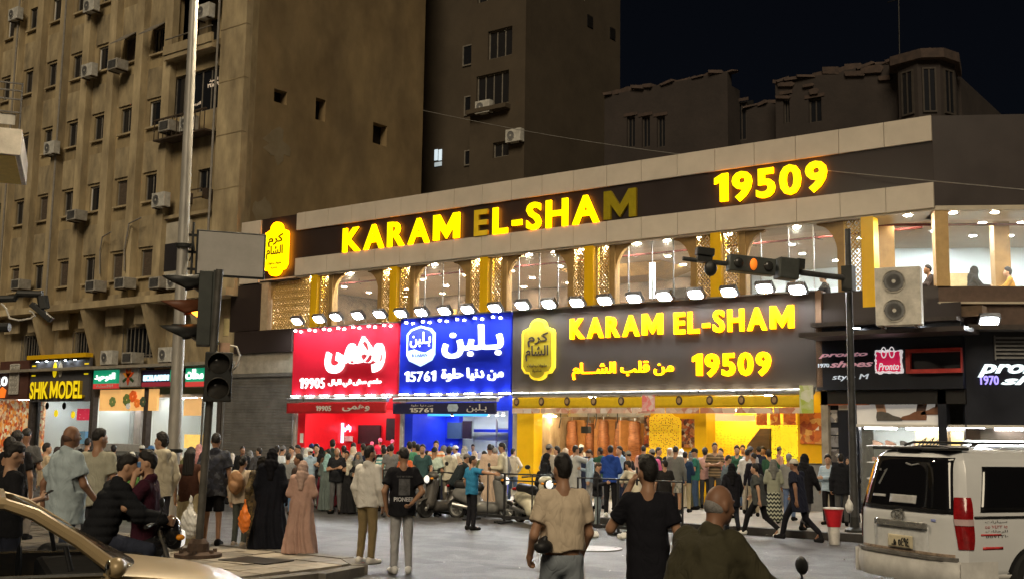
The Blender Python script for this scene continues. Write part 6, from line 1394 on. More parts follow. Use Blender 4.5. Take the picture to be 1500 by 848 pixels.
rl.build('railing', mat('grey_railing', (.2, .19, .18), rough=.5, metal=.4, var=.3), nb); MB().box(-6, -.15, .1, .13, hgt+.1, hgt+.33).build('rail_panel', M_galv, nb)
# overhead wire
ow = thing('overhead_wire', 'thin overhead wire sagging across the dark tower', 'wire', tuple(wa)); d_ = wb-wa
MB().tube([tuple(d_*t+np.array((0, 0, -.35*math.sin(PI*min(1, max(0, t)))))) for t in np.linspace(0, 1, 31)], .012, 5).build('cable', mat('wire_grey', (.25, .24, .22), rough=.6), ow)
MB().ell(tuple(d_*.62+np.array((0, 0, -.33))), (.05, .05, .07), 8, 6).build('splice', M_cable, ow)
# crowd barriers
M_bar = mat('barrier_black', (.03, .03, .032), rough=.45, metal=.3, var=.3)
def barrier(x0, y0, x1, y1, z, label, g='steel crowd barriers along the kerb'):
    a = math.atan2(y1-y0, x1-x0); L = math.hypot(x1-x0, y1-y0); t = thing('crowd_barrier', label, 'barrier', (x0, y0, z), a, g)
    MB().tube([(0, 0, 0), (0, 0, 1.08), (L, 0, 1.08), (L, 0, 0)], .024, 8).build('frame', M_bar, t)
    MB().box(0, L, -.02, .02, .1, .16).build('bottom_rail', M_bar, t); MB().box(0, L, -.015, .015, .92, .95).build('upper_rail', M_bar, t) if g and int(L*10) % 2 else None
    for k in range(1, max(2, int(L/.62))): MB().tube([(L*k/max(2, int(L/.62)), 0, .1), (L*k/max(2, int(L/.62)), 0, 1.08)], .016, 6).build('bar', M_bar, t)
    for x in (.02, L-.02): MB().box(x-.03, x+.03, -.28, .28, 0, .04).build('foot', M_bar, t)
    return t
BAR = [((690, 762), (738, 766), 'barrier just right of the parked scooter'), ((739, 767), (820, 772), 'barrier in front of the yellow pillar'), ((846, 778), (905, 783), 'barrier section left of the man in the blue jacket'), ((906, 783), (1000, 790), 'barrier section in front of the amber counter wall'), ((560, 757), (640, 757), 'barrier at the foot of the blue shop queue')]
for p0, p1, lab in BAR:
    a, b = atZ(*p0), atZ(*p1); barrier(a[0], a[1], b[0], b[1], .02, lab)
MB().build
for px, py, lab in ((870, 789, 'white plastic bag dumped at the foot of the barrier left of centre'), (912, 791, 'small white bag on the road under the right barrier')):
    S = SDF((-.3, -.3, -.05), (.3, .3, .4), .012); S.ell((0, 0, .05), (.11, .08, .065), .03).cap((.02, 0, .07), (.05, .02, .15), .025, .01, .05)
    S.mod(lambda D, X, Y, Z: np.maximum(D+.014*np.sin(X*61+Z*40)*np.sin(Y*53-Z*37)+.008*np.sin(X*120)*np.sin(Y*110+Z*90), -Z))
    gb = atZ(px, py); tag(inst('plastic_bag', np_mesh('plastic_bag', [S.mesh()], mat('bag_white', (.6, .6, .58), rough=.35, var=.2)), None, (gb[0], gb[1], .02)), lab, 'bag', 'dumped bags')
# red and white bin
rp = atZ(1222, 797); rb_ = thing('litter_bin', 'red plastic bin standing on a white pedestal beside the van', 'bin', (rp[0], rp[1], .0)); rb_.scale = (.58, .58, .66)
MB().lathe([(.17, 0), (.2, .5), (.19, .52), (.16, .52)], n=20).build('pedestal', mat('bin_white', (.55, .53, .5), rough=.5, var=.2), rb_, smooth=True)
MB().lathe([(.21, .5), (.31, .98), (.33, .98), (.33, 1.03), (.3, 1.03), (.28, .98), (.2, .55)], n=24).build('tub', mat('bin_red', (.55, .02, .03), rough=.4, var=.15), rb_, smooth=True)
MB().lathe([(.315, 1.0), (.335, 1.0), (.335, 1.035), (.315, 1.035)], n=24).build('rim', mat('bin_rim', (.65, .6, .58), rough=.45), rb_)
# ---------------------------------------------------------------- vehicles (forward is +y, right is +x)
M_tyre = mat('tyre_rubber', (.018, .018, .018), rough=.85, var=.25, scale=8, bump=.2)
M_cglass = mat('car_glass', (.012, .013, .015), rough=.04, var=0, spec=.5, alpha=.4)
M_tint = mat('tinted_glass', (.006, .006, .007), rough=.05, var=0, spec=.7)
M_blk = mat('black_plastic', (.018, .018, .019), rough=.5, var=.2, scale=8)
M_tail = mat('tail_red', (.30, .008, .010), rough=.12, var=.45, scale=11, coat=.6)
def wheel_parts(t, x, y, r, w, side, alloy):
    wz = r
    o = MB().lathe([(r*.66, -w/2), (r*.93, -w/2), (r, -w*.35), (r, w*.35), (r*.93, w/2), (r*.66, w/2), (r*.66, -w/2)], (0, 0, 0), 28, 'x').build('wheel', M_tyre, t, (x, y, wz), smooth=True)
    rim = MB().lathe([(.03, side*w*.48), (r*.2, side*w*.45), (r*.2, side*w*.3), (r*.62, side*w*.2), (r*.64, side*w*.46), (r*.68, side*w*.48), (r*.68, side*w*.3)], (0, 0, 0), 24, 'x')
    for k in range(6):
        a = k*PI/3; c, s = math.cos(a), math.sin(a); q = MB().box(-.02, .03, -.035, .035, .02, r*.64)
        rim.add([(side*w*.4+p[0]*side, p[1]*c-p[2]*s, p[1]*s+p[2]*c) for p in q.v], q.f)
    rim.build('rim', alloy, o, smooth=True)
M_alloy = mat('alloy', (.45, .45, .44), rough=.35, metal=.8, var=.2)
# white van
M_van = mat('van_white', (.70, .715, .73), rough=.2, var=.07, scale=1.5, coat=.6)
vc = atD(1319, 800, 14.2); VH = math.radians(57.0); van = thing('van', 'dusty white passenger van seen from its rear right corner at the road edge', 'van', (vc[0]+2.5*math.cos(VH), vc[1]+2.5*math.sin(VH), 0), VH-PI/2)
VP = [(.30, .84), (.42, .935), (.60, .955), (.80, .96), (1.02, .95), (1.12, .94), (1.40, .885), (1.62, .83), (1.74, .78), (1.82, .69), (1.86, .56)]
def hw(z): return float(np.interp(z, [p[0] for p in VP], [p[1] for p in VP]))
def rear_y(x, z):
    u = min(1, abs(x)/hw(z)); lean = .0 if z < 1.05 else (z-1.05)*.20
    if z > 1.74: lean += (z-1.74)**2*9
    return -2.5+lean+.16*u**7+.035*u*u
VZ = np.array([.30, .36, .42, .5, .6, .7, .8, .9, 1.0, 1.05, 1.12, 1.2, 1.3, 1.4, 1.5, 1.62, 1.7, 1.74, 1.78, 1.82, 1.86])
body = MB(); NX = 20
body.grid(lambda a, b: (lambda z: (lambda x: (x, rear_y(x, z), z))((2*a-1)*hw(z)))(float(np.interp(b, np.linspace(0, 1, len(VZ)), VZ))), NX, 40)
YS = np.linspace(0, 1, 30)
def side_pt(sd, z, y):
    f = 1-.0*y; ye = 2.45-(0 if z < 1.0 else (z-1.0)*1.15); t = max(0, (y-1.7)/.75); x = hw(z)*(1-.10*max(0, t)**2)
    return (sd*x, y, z)
for sd in (-1, 1):
    def fn(a, b):
        z = float(np.interp(b, np.linspace(0, 1, len(VZ)), VZ)); y0 = rear_y(hw(z), z); y1 = 2.45-(0 if z < 1.0 else (z-1.0)*1.15)
        return side_pt(sd, z, y0+(y1-y0)*a)
    body.grid(fn, 40, 40)
    body.grid(lambda a, b: (lambda z: (lambda y: (sd*(1-b)*hw(1.86), y, z+.045*math.sin(b*PI/2)))(rear_y(hw(1.86), 1.86)*(1-a*1)+a*(2.45-.86*1.15)))(1.86), 30, 6)
body.grid(lambda a, b: (lambda z: ((2*a-1)*hw(z)*.9, 2.45-(0 if z < 1.0 else (z-1.0)*1.15), z))(.3+1.56*b), 8, 16)
bo = body.build('body', M_van, van, smooth=True)
def rear_patch(name, x0, x1, z0, z1, m, off=.006, nx=10, nz=8, par=None, shape=None):
    p = MB()
    def fn(a, b):
        z = z0+(z1-z0)*b; xa, xb = (x0, x1) if not shape else shape(b); x = xa+(xb-xa)*a; return (x, rear_y(x, z)-off, z)
    p.grid(fn, nx, nz); o = p.build(name, m, par or van, smooth=True); sdf = o.modifiers.new('solid', 'SOLIDIFY'); sdf.thickness = off*.9; sdf.offset = 0; return o
def side_patch(name, y0, y1, z0, z1, m, off=.006, sd=1, ny=10, nz=8, par=None, shape=None):
    p = MB()
    def fn(a, b):
        z = z0+(z1-z0)*b; ya, yb = (y0, y1) if not shape else shape(b); y = ya+(yb-ya)*a; q = side_pt(sd, z, y); return (q[0]+sd*off, q[1], q[2])
    p.grid(fn, ny, nz); o = p.build(name, m, par or van, smooth=True); sdf = o.modifiers.new('solid', 'SOLIDIFY'); sdf.thickness = off*.9; sdf.offset = 0; return o
rw = rear_patch('rear_window', -.8, .8, 1.10, 1.76, M_tint, .008, 14, 10, shape=lambda b: (-(.84-.13*b)+.0, .84-.13*b))
rear_patch('window_sticker', -.2, .28, 1.19, 1.29, mat('grey_sticker', (.45, .45, .45), rough=.5), .014, par=rw); rear_patch('window_sticker', -.55, -.3, 1.25, 1.28, mat('grey_sticker', (.45, .45, .45)), .014, par=rw)
put_text(arabic('ا ٤٢٩٥ ب'), 'lettering', rw, M_blk, -.17, .25, 1.205, 1.275, -2.47, .012, fn=lambda co: np.stack([co[:, 0], np.array([rear_y(x, z) for x, z in zip(co[:, 0], co[:, 2])])-.018, co[:, 2]], 1))
put_text('7', 'lettering', rw, mat('faded_white', (.25, .25, .25), rough=.6), -.5, -.33, 1.4, 1.6, -2.47, .01, fn=lambda co: np.stack([co[:, 0], np.array([rear_y(x, z) for x, z in zip(co[:, 0], co[:, 2])])-.012, co[:, 2]], 1))
MB().tube([(.02, rear_y(0, 1.7)-.02, 1.68), (.12, rear_y(.2, 1.66)-.02, 1.655), (.25, rear_y(.3, 1.68)-.02, 1.675)], .012).build('wiper', mat('wiper_grey', (.2, .2, .2), rough=.4), van)
# tail lamps wrap round the corners
for sd in (-1, 1):
    p = MB()
    def tl(a, b):
        z = .70+.60*b; L = .21-.05*abs(2*b-1)**3; s = a*L
        xm = hw(z); w_r = .105-.035*(1-b)**2-.03*max(0, b-.7)
        if s < w_r: x = xm-w_r+s; q = (sd*x, rear_y(x, z)-.014, z)
        else: q = (sd*(xm+.014), rear_y(xm, z)+(s-w_r)*.75, z)
        return q
    p.grid(tl, 16, 12); o = p.build('tail_lamp', M_tail, van, smooth=True)
    c = MB()
    c.grid(lambda a, b: (lambda q: (q[0]*1.004+sd*.004, q[1]-.005, q[2]))(tl(a, .46+.12*b)), 16, 2); c.build('lamp_band', mat('pale_lens', (.55, .4, .4), rough=.15, coat=.5), o, smooth=True)
# plate recess, handle bar, badge
rear_patch('plate_recess', -.50, .50, .60, .93, mat('van_white_2', (.66, .675, .69), rough=.3, coat=.5), .004)
pl = rear_patch('number_plate', -.2, .24, .645, .80, mat('plate_cream', (.62, .55, .38), rough=.5, var=.2), .02)
put_text(arabic('٤٩٤٥ هـ'), 'lettering', pl, M_blk, -.12, .2, .67, .77, -2.53, .008)
rear_patch('chrome_bar', -.46, .5, .90, .975, mat('dull_chrome', (.5, .5, .48), rough=.25, metal=.8, var=.3, scale=12), .022, shape=lambda b: (-.46, .5))
em = MB(); zc, xc = 1.035+.06, -.02
e = MB(); N = 28
for i in range(N):
    a0, a1 = 2*PI*i/N, 2*PI*(i+1)/N
    for r0, r1 in ((.125, .10),):
        P = [(xc+r*math.cos(a), -2.5, zc-.055+r*.58*math.sin(a)) for r, a in ((r0, a0), (r0, a1), (r1, a1), (r1, a0))]
        e.add([(p[0], rear_y(p[0], p[2])-.02, p[2]) for p in P]+[(p[0], rear_y(p[0], p[2])-.004, p[2]) for p in P], [(0, 1, 2, 3), (0, 4, 5, 1), (2, 6, 7, 3)])
for P in ([(-.065, -.045), (-.035, -.045), (-.01, .05), (-.04, .05)], [(.01, -.05), (.04, -.05), (.065, .045), (.035, .045)], [(-.04, -.012), (.04, -.002), (.045, .018), (-.035, .008)]):
    q = [(xc+a, zc-.055+b) for a, b in P]; e.prism(q, -2.52, -2.498)
e.build('badge', MATS['dull_chrome'], van)
bmp = MB()
bmp.grid(lambda a, b: (lambda x, z: (x, rear_y(min(.93, abs(x)), .6)-.07*math.sin(min(1, b*1.2)*PI*.5+.5)+.0, z))((2*a-1)*(.97), .26+.3*b), 20, 8)
for sd in (-1, 1): bmp.grid(lambda a, b: (sd*(.97-.0*a), -2.44+.55*a, .26+.3*b), 8, 6)
bmp.build('bumper', mat('bumper_white', (.68, .67, .65), rough=.4, var=.25, scale=3), van, smooth=True)
rear_patch('bumper_top', -.9, .9, .555, .60, mat('scuffed_grey', (.16, .15, .14), rough=.7, var=.5, scale=9), .05); rear_patch('scrape', -.8, .85, .6, .635, mat('scrape_tan', (.34, .26, .2), rough=.8, var=.6, scale=14), .006)
MB().box(-.72, .72, -2.33, -2.02, 1.845, 1.885).build('spoiler', M_blk, van, bevel=.018); MB().box(-.2, .2, -2.335, -2.3, 1.82, 1.845).build('brake_lamp', M_tint, van)
for sd in (-1, 1): MB().tube([(sd*.6, -1.9, 1.9), (sd*.6, -1.75, 1.94), (sd*.6, .6, 1.94), (sd*.6, .8, 1.9)], .016, 8).build('roof_rail', M_blk, van)
for y in (-1.2, -.1): MB().box(-.64, .64, y-.03, y+.03, 1.92, 1.938).build('roof_bar', M_blk, van)
for sd in (1, -1):
    for (ya, yb) in ((-2.1, -.95), (-.85, .45), (.55, 1.35)):
        side_patch('side_window', ya, yb, 1.13, 1.66, M_tint, .008, sd, shape=lambda b, ya=ya, yb=yb: (ya+.16*b if ya < -2 else ya, yb-(.35*b if yb > 1 else 0)))
    for ya in (-.9, .5): side_patch('door_seam', ya-.006, ya+.006, .42, 1.75, M_blk, .004, sd, 1, 8)
    side_patch('slide_rail', -2.2, -.9, 1.06, 1.085, M_blk, .012, sd, 6, 1)
    side_patch('side_marker', -2.05, -1.93, .47, .51, M_tail, .01, sd, 3, 1)
    side_patch('sill_trim', -2.3, 2.2, .30, .40, MATS['bumper_white'], .012, sd, 12, 2)
    for y in (-1.32, 1.72):
        am_ = MB(); n = 22
        am_.v = [(sd*(hw(.5)+.004), y, .33)]+[(sd*(hw(min(.8, max(.32, .33+.40*math.sin(a))))+.007), y+.41*math.cos(a), max(.28, .33+.41*math.sin(a))) for a in np.linspace(-.15, PI+.15, n)]
        am_.f = [(0, i, i+1) for i in range(1, n)]; am_.build('wheel_arch', M_blk, van)
        wheel_parts(van, sd*.885, y, .345, .22, sd, M_alloy)
red_m = mat('van_red_print', (.6, .05, .05), rough=.4)  # red print of the lines and lettering on the van's side
for k, (ya, yb, z) in enumerate([(-2.12, -1.82, .86), (-2.1, -1.8, .70)]): side_patch('red_stripe', ya, yb, z, z+.018+.012*k, red_m, .006, 1, 4, 1)
for k in range(4): 
    o = put_text(['Shawna Jo', 'ABC 52347', '1970 3388', 'tel 1227'][k] if False else [arabic('سيارات'), arabic('٥١ ٢٣٤٧ ٥٥'), arabic('للرحلات'), arabic('٠١٢٢٧٥٥')][k], 'lettering', van, M_blk if k != 1 else red_m, -2.05, -1.72, 1.0-.055*k, 1.035-.055*k, 0, .004, fn=lambda co: np.stack([np.array([hw(z)+.008 for z in co[:, 2]]), co[:, 0], co[:, 2]], 1))
MB().box(-.82, .82, -2.3, 2.2, .22, .3).build('underbody', M_blk, van)
rear_patch('corner_scuff', .55, .62, 1.0, 1.03, mat('blue_sticker', (.3, .35, .7), rough=.4), .004)

# bronze saloon at the lower left
M_brz = mat('bronze_paint', (.40, .30, .165), rough=.36, metal=.15, var=.12, scale=2, coat=.15)
CAZ = math.radians(63); ap = atD(167, 824, 8.1)
rgt = np.array((math.sin(CAZ), -math.cos(CAZ))); fwd = np.array((math.cos(CAZ), math.sin(CAZ)))
cpos = ap[:2]-rgt*.76-fwd*.98
car = thing('car', 'bronze saloon car nosing into the lower left corner with dark side window', 'car', (cpos[0], cpos[1], 0), CAZ-PI/2)
CB = [(-2.1, .80, .88), (-1.6, .83, .93), (-.6, .85, .95), (.4, .85, .955), (.98, .85, .95), (1.3, .83, .915), (1.7, .79, .86), (2.0, .70, .78), (2.15, .55, .66)]     # y, half width, belt or bonnet height
def cprof(y):
    ys = [c[0] for c in CB]; return float(np.interp(y, ys, [c[1] for c in CB])), float(np.interp(y, ys, [c[2] for c in CB]))
cb = MB(); ST = np.linspace(-2.1, 2.15, 44)
secs = []
for y in ST:
    w, hgt_ = cprof(y); secs.append([(w*.93, .22), (w*1.0, .34), (w*1.03, .55), (w*1.02, .72), (w*.985, hgt_-.05), (w*.955, hgt_-.012), (w*.90, hgt_), (w*.6, hgt_+.028), (w*.3, hgt_+.04), (0, hgt_+.045)])
n = len(secs[0])*2-1; vs = []
for y, s in zip(ST, secs): vs += [(x, y, z) for x, z in s]+[(-x, y, z) for x, z in reversed(s[:-1])]
cab = lambda y: -1.75 < y < .96
fs = []
for k in range(len(ST)-1):
    for i in range(n-1):
        if cab((ST[k]+ST[k+1])/2) and 6 <= i <= n-8: continue
        fs.append((k*n+i, k*n+i+1, (k+1)*n+i+1, (k+1)*n+i))
fs += [tuple(range(n)), tuple(range(len(vs)-1, len(vs)-n-1, -1))]
cb.add(vs, fs); cb.build('body', M_brz, car, smooth=True)
# pillars and roof
def strut(name, pts, w, t_, m, par=None):
    mb_ = MB()
    for (a, b) in zip(pts, pts[1:]):
        pass
    mb_.tube(pts, w, 8); mb_.v = [tuple(v) for v in mb_.v]; return mb_.build(name, m, par or car, smooth=True)
AP = lambda sd: [(sd*.76, 1.02, .955), (sd*.70, .74, 1.17), (sd*.64, .45, 1.355), (sd*.60, .24, 1.43)]
for sd in (-1, 1):
    strut('front_pillar', AP(sd), [.05, .045, .045, .04], 0, M_brz)
    strut('roof_rail', [(sd*.60, .26, 1.427), (sd*.59, -.4, 1.46), (sd*.59, -1.0, 1.43), (sd*.64, -1.5, 1.2), (sd*.72, -1.8, .95)], .045, 0, M_brz)
    strut('middle_pillar', [(sd*.80, -.42, .95), (sd*.615, -.5, 1.445)], .035, 0, M_blk)
    MB().add([(sd*.80, .93, .965), (sd*.80, -.40, .965), (sd*.63, -.46, 1.43), (sd*.625, .34, 1.39)], [(0, 1, 2, 3)]).build('side_glass', M_cglass, car)
    MB().add([(sd*.80, -.46, .965), (sd*.79, -1.55, .955), (sd*.66, -1.35, 1.27), (sd*.625, -.52, 1.40)], [(0, 1, 2, 3)]).build('side_glass', M_cglass, car)
    MB().box(sd*.845-.012, sd*.845+.012, -1.6, .9, .945, .962).build('belt_trim', MATS['dull_chrome'], car)
    MB().tube([(sd*.74, .70, .97), (sd*.69, .66, 1.13)], .018).build('quarter_post', M_blk, car)
rf = MB().grid(lambda a, b: ((2*a-1)*.6, .26-1.34*b, 1.425+.03*math.sin(b*PI*.9)+.045*(1-(2*a-1)**2)), 10, 10); o = rf.build('roof', M_brz, car, smooth=True); o.modifiers.new('solid', 'SOLIDIFY').thickness = -.03
ws = MB().grid(lambda a, b: ((2*a-1)*(.74-.14*b), 1.05-.80*b+.16*(1-(2*a-1)**2)*(1-b*.5), .965+.465*b+.03*b*(1-(2*a-1)**2)), 12, 8); ws.build('windscreen', mat('windscreen_glass', (.05, .042, .032), rough=.08, var=0, spec=.9, alpha=.8), car, smooth=True)
MB().grid(lambda a, b: ((2*a-1)*(.6+.1*b), -1.08-.6*b, 1.42-.45*b+.03*(1-(2*a-1)**2)), 8, 6).build('rear_window', M_tint, car, smooth=True)
mo_ = MB().ell((.90, .98, 1.0), (.10, .07, .07), 14, 10).build('door_mirror', M_brz, car, smooth=True); MB().ell((.90, .925, 1.0), (.085, .02, .055), 12, 8).build('mirror_glass', mat('mirror_glass', (.3, .3, .3), rough=.05, metal=1, var=0), mo_, smooth=True); MB().box(.80, .88, .95, 1.0, .955, .985).build('mirror_foot', M_blk, mo_)
for sx in (-.38, .38):
    MB().box(sx-.24, sx+.24, -.35, .12, .45, .6).build('seat', mat('seat_cloth', (.03, .03, .03), rough=.9), car, bevel=.05); MB().box(sx-.22, sx+.22, -.55, -.4, .55, 1.12).build('seat_back', MATS['seat_cloth'], car, bevel=.06); MB().box(sx-.12, sx+.12, -.55, -.45, 1.13, 1.27).build('headrest', MATS['seat_cloth'], car, bevel=.04)
MB().box(-.75, .75, .55, 1.0, .7, .93).build('dashboard', M_blk, car, bevel=.05); MB().lathe([(.18, -.015), (.195, 0), (.18, .015), (.165, 0), (.18, -.015)], (-.38, .42, .86), 20, 'y').build('steering_wheel', M_blk, car)
MB().tube([(.70, .22, 1.0), (.55, -.35, 1.28)], .012).build('seat_belt', mat('belt_grey', (.3, .3, .3), rough=.6), car)
for x, y, z, sx, sy in ((.745, .72, 1.095, .012, .09), ): pass
for sd in (-1, 1):
    for y in (-1.35, 1.35):
        wheel_parts(car, sd*.77, y, .30, .19, sd, M_alloy)
        am_ = MB(); nn_ = 20; am_.v = [(sd*(.875), y, .3)]+[(sd*.882, y+.36*math.cos(a), .3+.36*math.sin(a)) for a in np.linspace(-.2, PI+.2, nn_)]; am_.f = [(0, i, i+1) for i in range(1, nn_)]; am_.build('wheel_arch', M_blk, car)
    MB().ell((sd*.6, 2.02, .66), (.17, .12, .08), 12, 8).build('headlight', mat('headlight_glass', (.5, .5, .5), rough=.1, coat=.5), car, smooth=True)
    MB().box(sd*.862-.02, sd*.862+.02, .25, .4, .83, .86).build('door_handle', M_brz, car)
    MB().box(sd*.88-.006, sd*.88+.006, -.44, -.428, .3, .94).build('door_seam', M_blk, car)
MB().box(-.55, .55, 2.08, 2.17, .4, .58).build('grille', M_blk, car)

# two wheelers
def motorcycle(label, loc, az, paint, kind='bike', name='motorcycle', mirrors=True):
    t = thing(name, label, name, loc, az-PI/2)
    pm_ = paint; r = .30 if kind == 'bike' else .22; wb_ = .64
    for y in (-wb_, wb_):
        o = MB().lathe([(r*.72, -.045), (r*.9, -.06), (r, -.03), (r, .03), (r*.9, .06), (r*.72, .045), (r*.72, -.045)], (0, 0, 0), 26, 'x').build('wheel', M_tyre, t, (0, y, r), smooth=True)
        rim = MB().lathe([(.02, -.06), (.05, -.05), (.05, .05), (.02, .06)], n=14, axis='x').lathe([(r*.66, -.04), (r*.74, -.045), (r*.74, .045), (r*.66, .04), (r*.66, -.04)], n=24, axis='x')
        for k in range(8): a = k*PI/4; rim.tube([(0, .04*math.cos(a), .04*math.sin(a)), (0, r*.7*math.cos(a+.12), r*.7*math.sin(a+.12))], .012, 6)
        rim.build('rim', M_alloy, o, smooth=True)
    for sx in (-.085, .085): MB().tube([(sx, wb_, r), (sx*.9, wb_-.12, .62), (sx*.8, wb_-.24, .98)], .026, 8).build('fork', M_chrome, t, smooth=True)
    MB().tube([(-.34, wb_-.38, 1.06), (-.2, wb_-.26, 1.07), (0, wb_-.24, 1.0), (.2, wb_-.26, 1.07), (.34, wb_-.38, 1.06)], .014, 8).build('handlebar', M_blk, t, smooth=True)
    for sx in (-1, 1):
        MB().tube([(sx*.34, wb_-.38, 1.06), (sx*.46, wb_-.45, 1.05)], .02, 8).build('grip', M_blk, t)
        if not mirrors: continue
        MB().ell((sx*.16, wb_-.06, .92), (.035, .045, .03), 10, 6).build('indicator', mat('indicator_orange', (.8, .3, .02), rough=.2), t, smooth=True)
        mi = MB().tube([(sx*.3, wb_-.33, 1.07), (sx*.36, wb_-.28, 1.2), (sx*.38, wb_-.3, 1.24)], .007, 6).build('mirror', M_blk, t); MB().ell((sx*.40, wb_-.3, 1.27), (.075, .02, .05), 12, 8).build('mirror_shell', M_blk, mi, smooth=True)
    MB().ell((0, wb_-.08, .90), (.11, .10, .11), 16, 10).build('headlight_shell', M_blk, t, smooth=True); MB().lathe([(.001, .05), (.07, .04), (.095, .0)], (0, wb_-.03, .90), 18, 'y').build('headlight', mat('bike_headlight', (.7, .7, .7), rough=.08, emit=(1, .95, .85), es=.8, var=0), t, smooth=True)
    if kind == 'bike':
        S = SDF((-.3, -.9, .2), (.3, .8, 1.15), .022); S.cap((0, .32, .80), (0, -.08, .76), .15, .11, .05).cap((0, .22, .74), (0, .05, .72), .15, .12, .04); V = S.mesh()
        inst('tank', np_mesh('tank', [V], pm_), t)
        S = SDF((-.3, -1.1, .5), (.3, .3, 1.0), .022); S.cap((0, -.05, .77), (0, -.6, .80), .10, .095, .04).cap((-.05, -.2, .78), (.05, -.2, .78), .1, .1, .03); inst('seat', np_mesh('seat', [S.mesh()], M_blk), t)
        S = SDF((-.3, -1.1, .4), (.3, .0, 1.0), .022); S.cap((0, -.35, .68), (0, -.85, .78), .09, .06, .04); inst('tail', np_mesh('tail', [S.mesh()], pm_), t)
        S = SDF((-.32, .3, .7), (.32, .8, 1.2), .02); S.ell((0, wb_-.12, .97), (.17, .1, .15), .02).ell((0, wb_-.02, .93), (.1, .1, .1), cut=True); inst('fairing', np_mesh('fairing', [S.mesh()], pm_), t)
        e = MB().box(-.12, .12, -.05, .28, .32, .55).box(-.09, .09, .05, .3, .5, .68)
        for k in range(5): e.box(-.13, .13, .05, .31, .52+.03*k, .532+.03*k)
        e.build('engine', M_chrome, t, bevel=.015); MB().tube([(.1, .28, .5), (.13, .3, .3), (.14, 0, .26), (.15, -.5, .32), (.15, -.85, .38)], [.025, .025, .03, .045, .05], 10).build('exhaust', M_chrome, t, smooth=True)
        MB().tube([(0, .42, .92), (0, .3, .45), (0, -.1, .32), (0, -.3, .6), (0, -.64, .3)], .03, 8).build('frame', M_blk, t)
    else:
        S = SDF((-.35, -1.0, .1), (.35, .8, 1.1), .022); S.cap((0, .52, .35), (0, .40, .86), .15, .13, .05).cap((0, .32, .27), (0, -.1, .27), .14, .15, .06).cap((0, -.18, .42), (0, -.62, .56), .17, .15, .08).ell((0, -.35, .62), (.17, .34, .10), .06); inst('body_shell', np_mesh('body_shell', [S.mesh()], pm_), t)
        S = SDF((-.3, -1.0, .5), (.3, .3, 1.0), .022); S.cap((0, -.08, .74), (0, -.62, .78), .12, .11, .05); inst('seat', np_mesh('seat', [S.mesh()], M_blk), t)
        S = SDF((-.3, .2, .7), (.3, .8, 1.2), .02); S.ell((0, .44, .98), (.16, .13, .11), .02); inst('cowl', np_mesh('cowl', [S.mesh()], pm_), t)
        MB().tube([(.12, -.2, .25), (.15, -.7, .33)], [.04, .055], 10).build('exhaust', M_chrome, t)
    MB().box(-.07, .07, -.95, -.90, .60, .74).build('number_plate', M_white, t); MB().ell((0, -.90, .74), (.07, .04, .04), 10, 6).build('tail_light', M_tail, t, smooth=True)
    for y, a in ((wb_, 0), (-wb_, 0)):
        f = MB(); f.grid(lambda u, v: ((2*v-1)*.075, y+(r+.035)*math.cos(.4+u*2.3), r+(r+.035)*math.sin(.4+u*2.3)-.012*(2*v-1)**2), 14, 4); o = f.build('mudguard', pm_, t, smooth=True); o.modifiers.new('solid', 'SOLIDIFY').thickness = .012
    MB().tube([(-.1, .05, .28), (-.28, -.05, .03)], .015).build('stand', M_blk, t)
    return t
M_bikeb = mat('bike_black', (.015, .015, .017), rough=.25, var=.1, coat=.6); M_scog = mat('scooter_grey', (.15, .15, .145), rough=.35, var=.2, coat=.4); M_scoc = mat('scooter_cream', (.5, .47, .36), rough=.4, var=.2, coat=.3); M_scod = mat('scooter_dark', (.07, .065, .06), rough=.35, var=.25, coat=.4)
vaz = lambda px: math.radians(90)+YAW-math.atan2(px-750, FPX)      # azimuth of the view through a pixel column
rb1 = atD(168, 800, 11.0); bike1 = motorcycle('black motorcycle under the rider in the black padded jacket', (rb1[0], rb1[1], 0), vaz(160)-PI/2+.15, M_bikeb)
rb2 = atD(1050, 840, 6.6); bike2 = motorcycle('dark scooter ridden by the bald man, only its mirrors in view', (rb2[0], rb2[1], 0), vaz(1050)-PI/2+.35, M_scod, 'scooter', 'scooter')
p = atZ(655, 757); motorcycle('grey scooter parked among the queue behind the man in blue', (p[0], p[1], 0), vaz(655)+2.2, M_scod, 'scooter', 'scooter')
p = atZ(706, 760); motorcycle('silver grey scooter parked beside the man in blue', (p[0], p[1], 0), vaz(706)-2.0, M_scog, 'scooter', 'scooter')
p = atZ(783, 768); motorcycle('cream scooter half hidden behind the man in the beige shirt', (p[0], p[1], 0), vaz(783)-2.6, M_scoc, 'scooter', 'scooter')
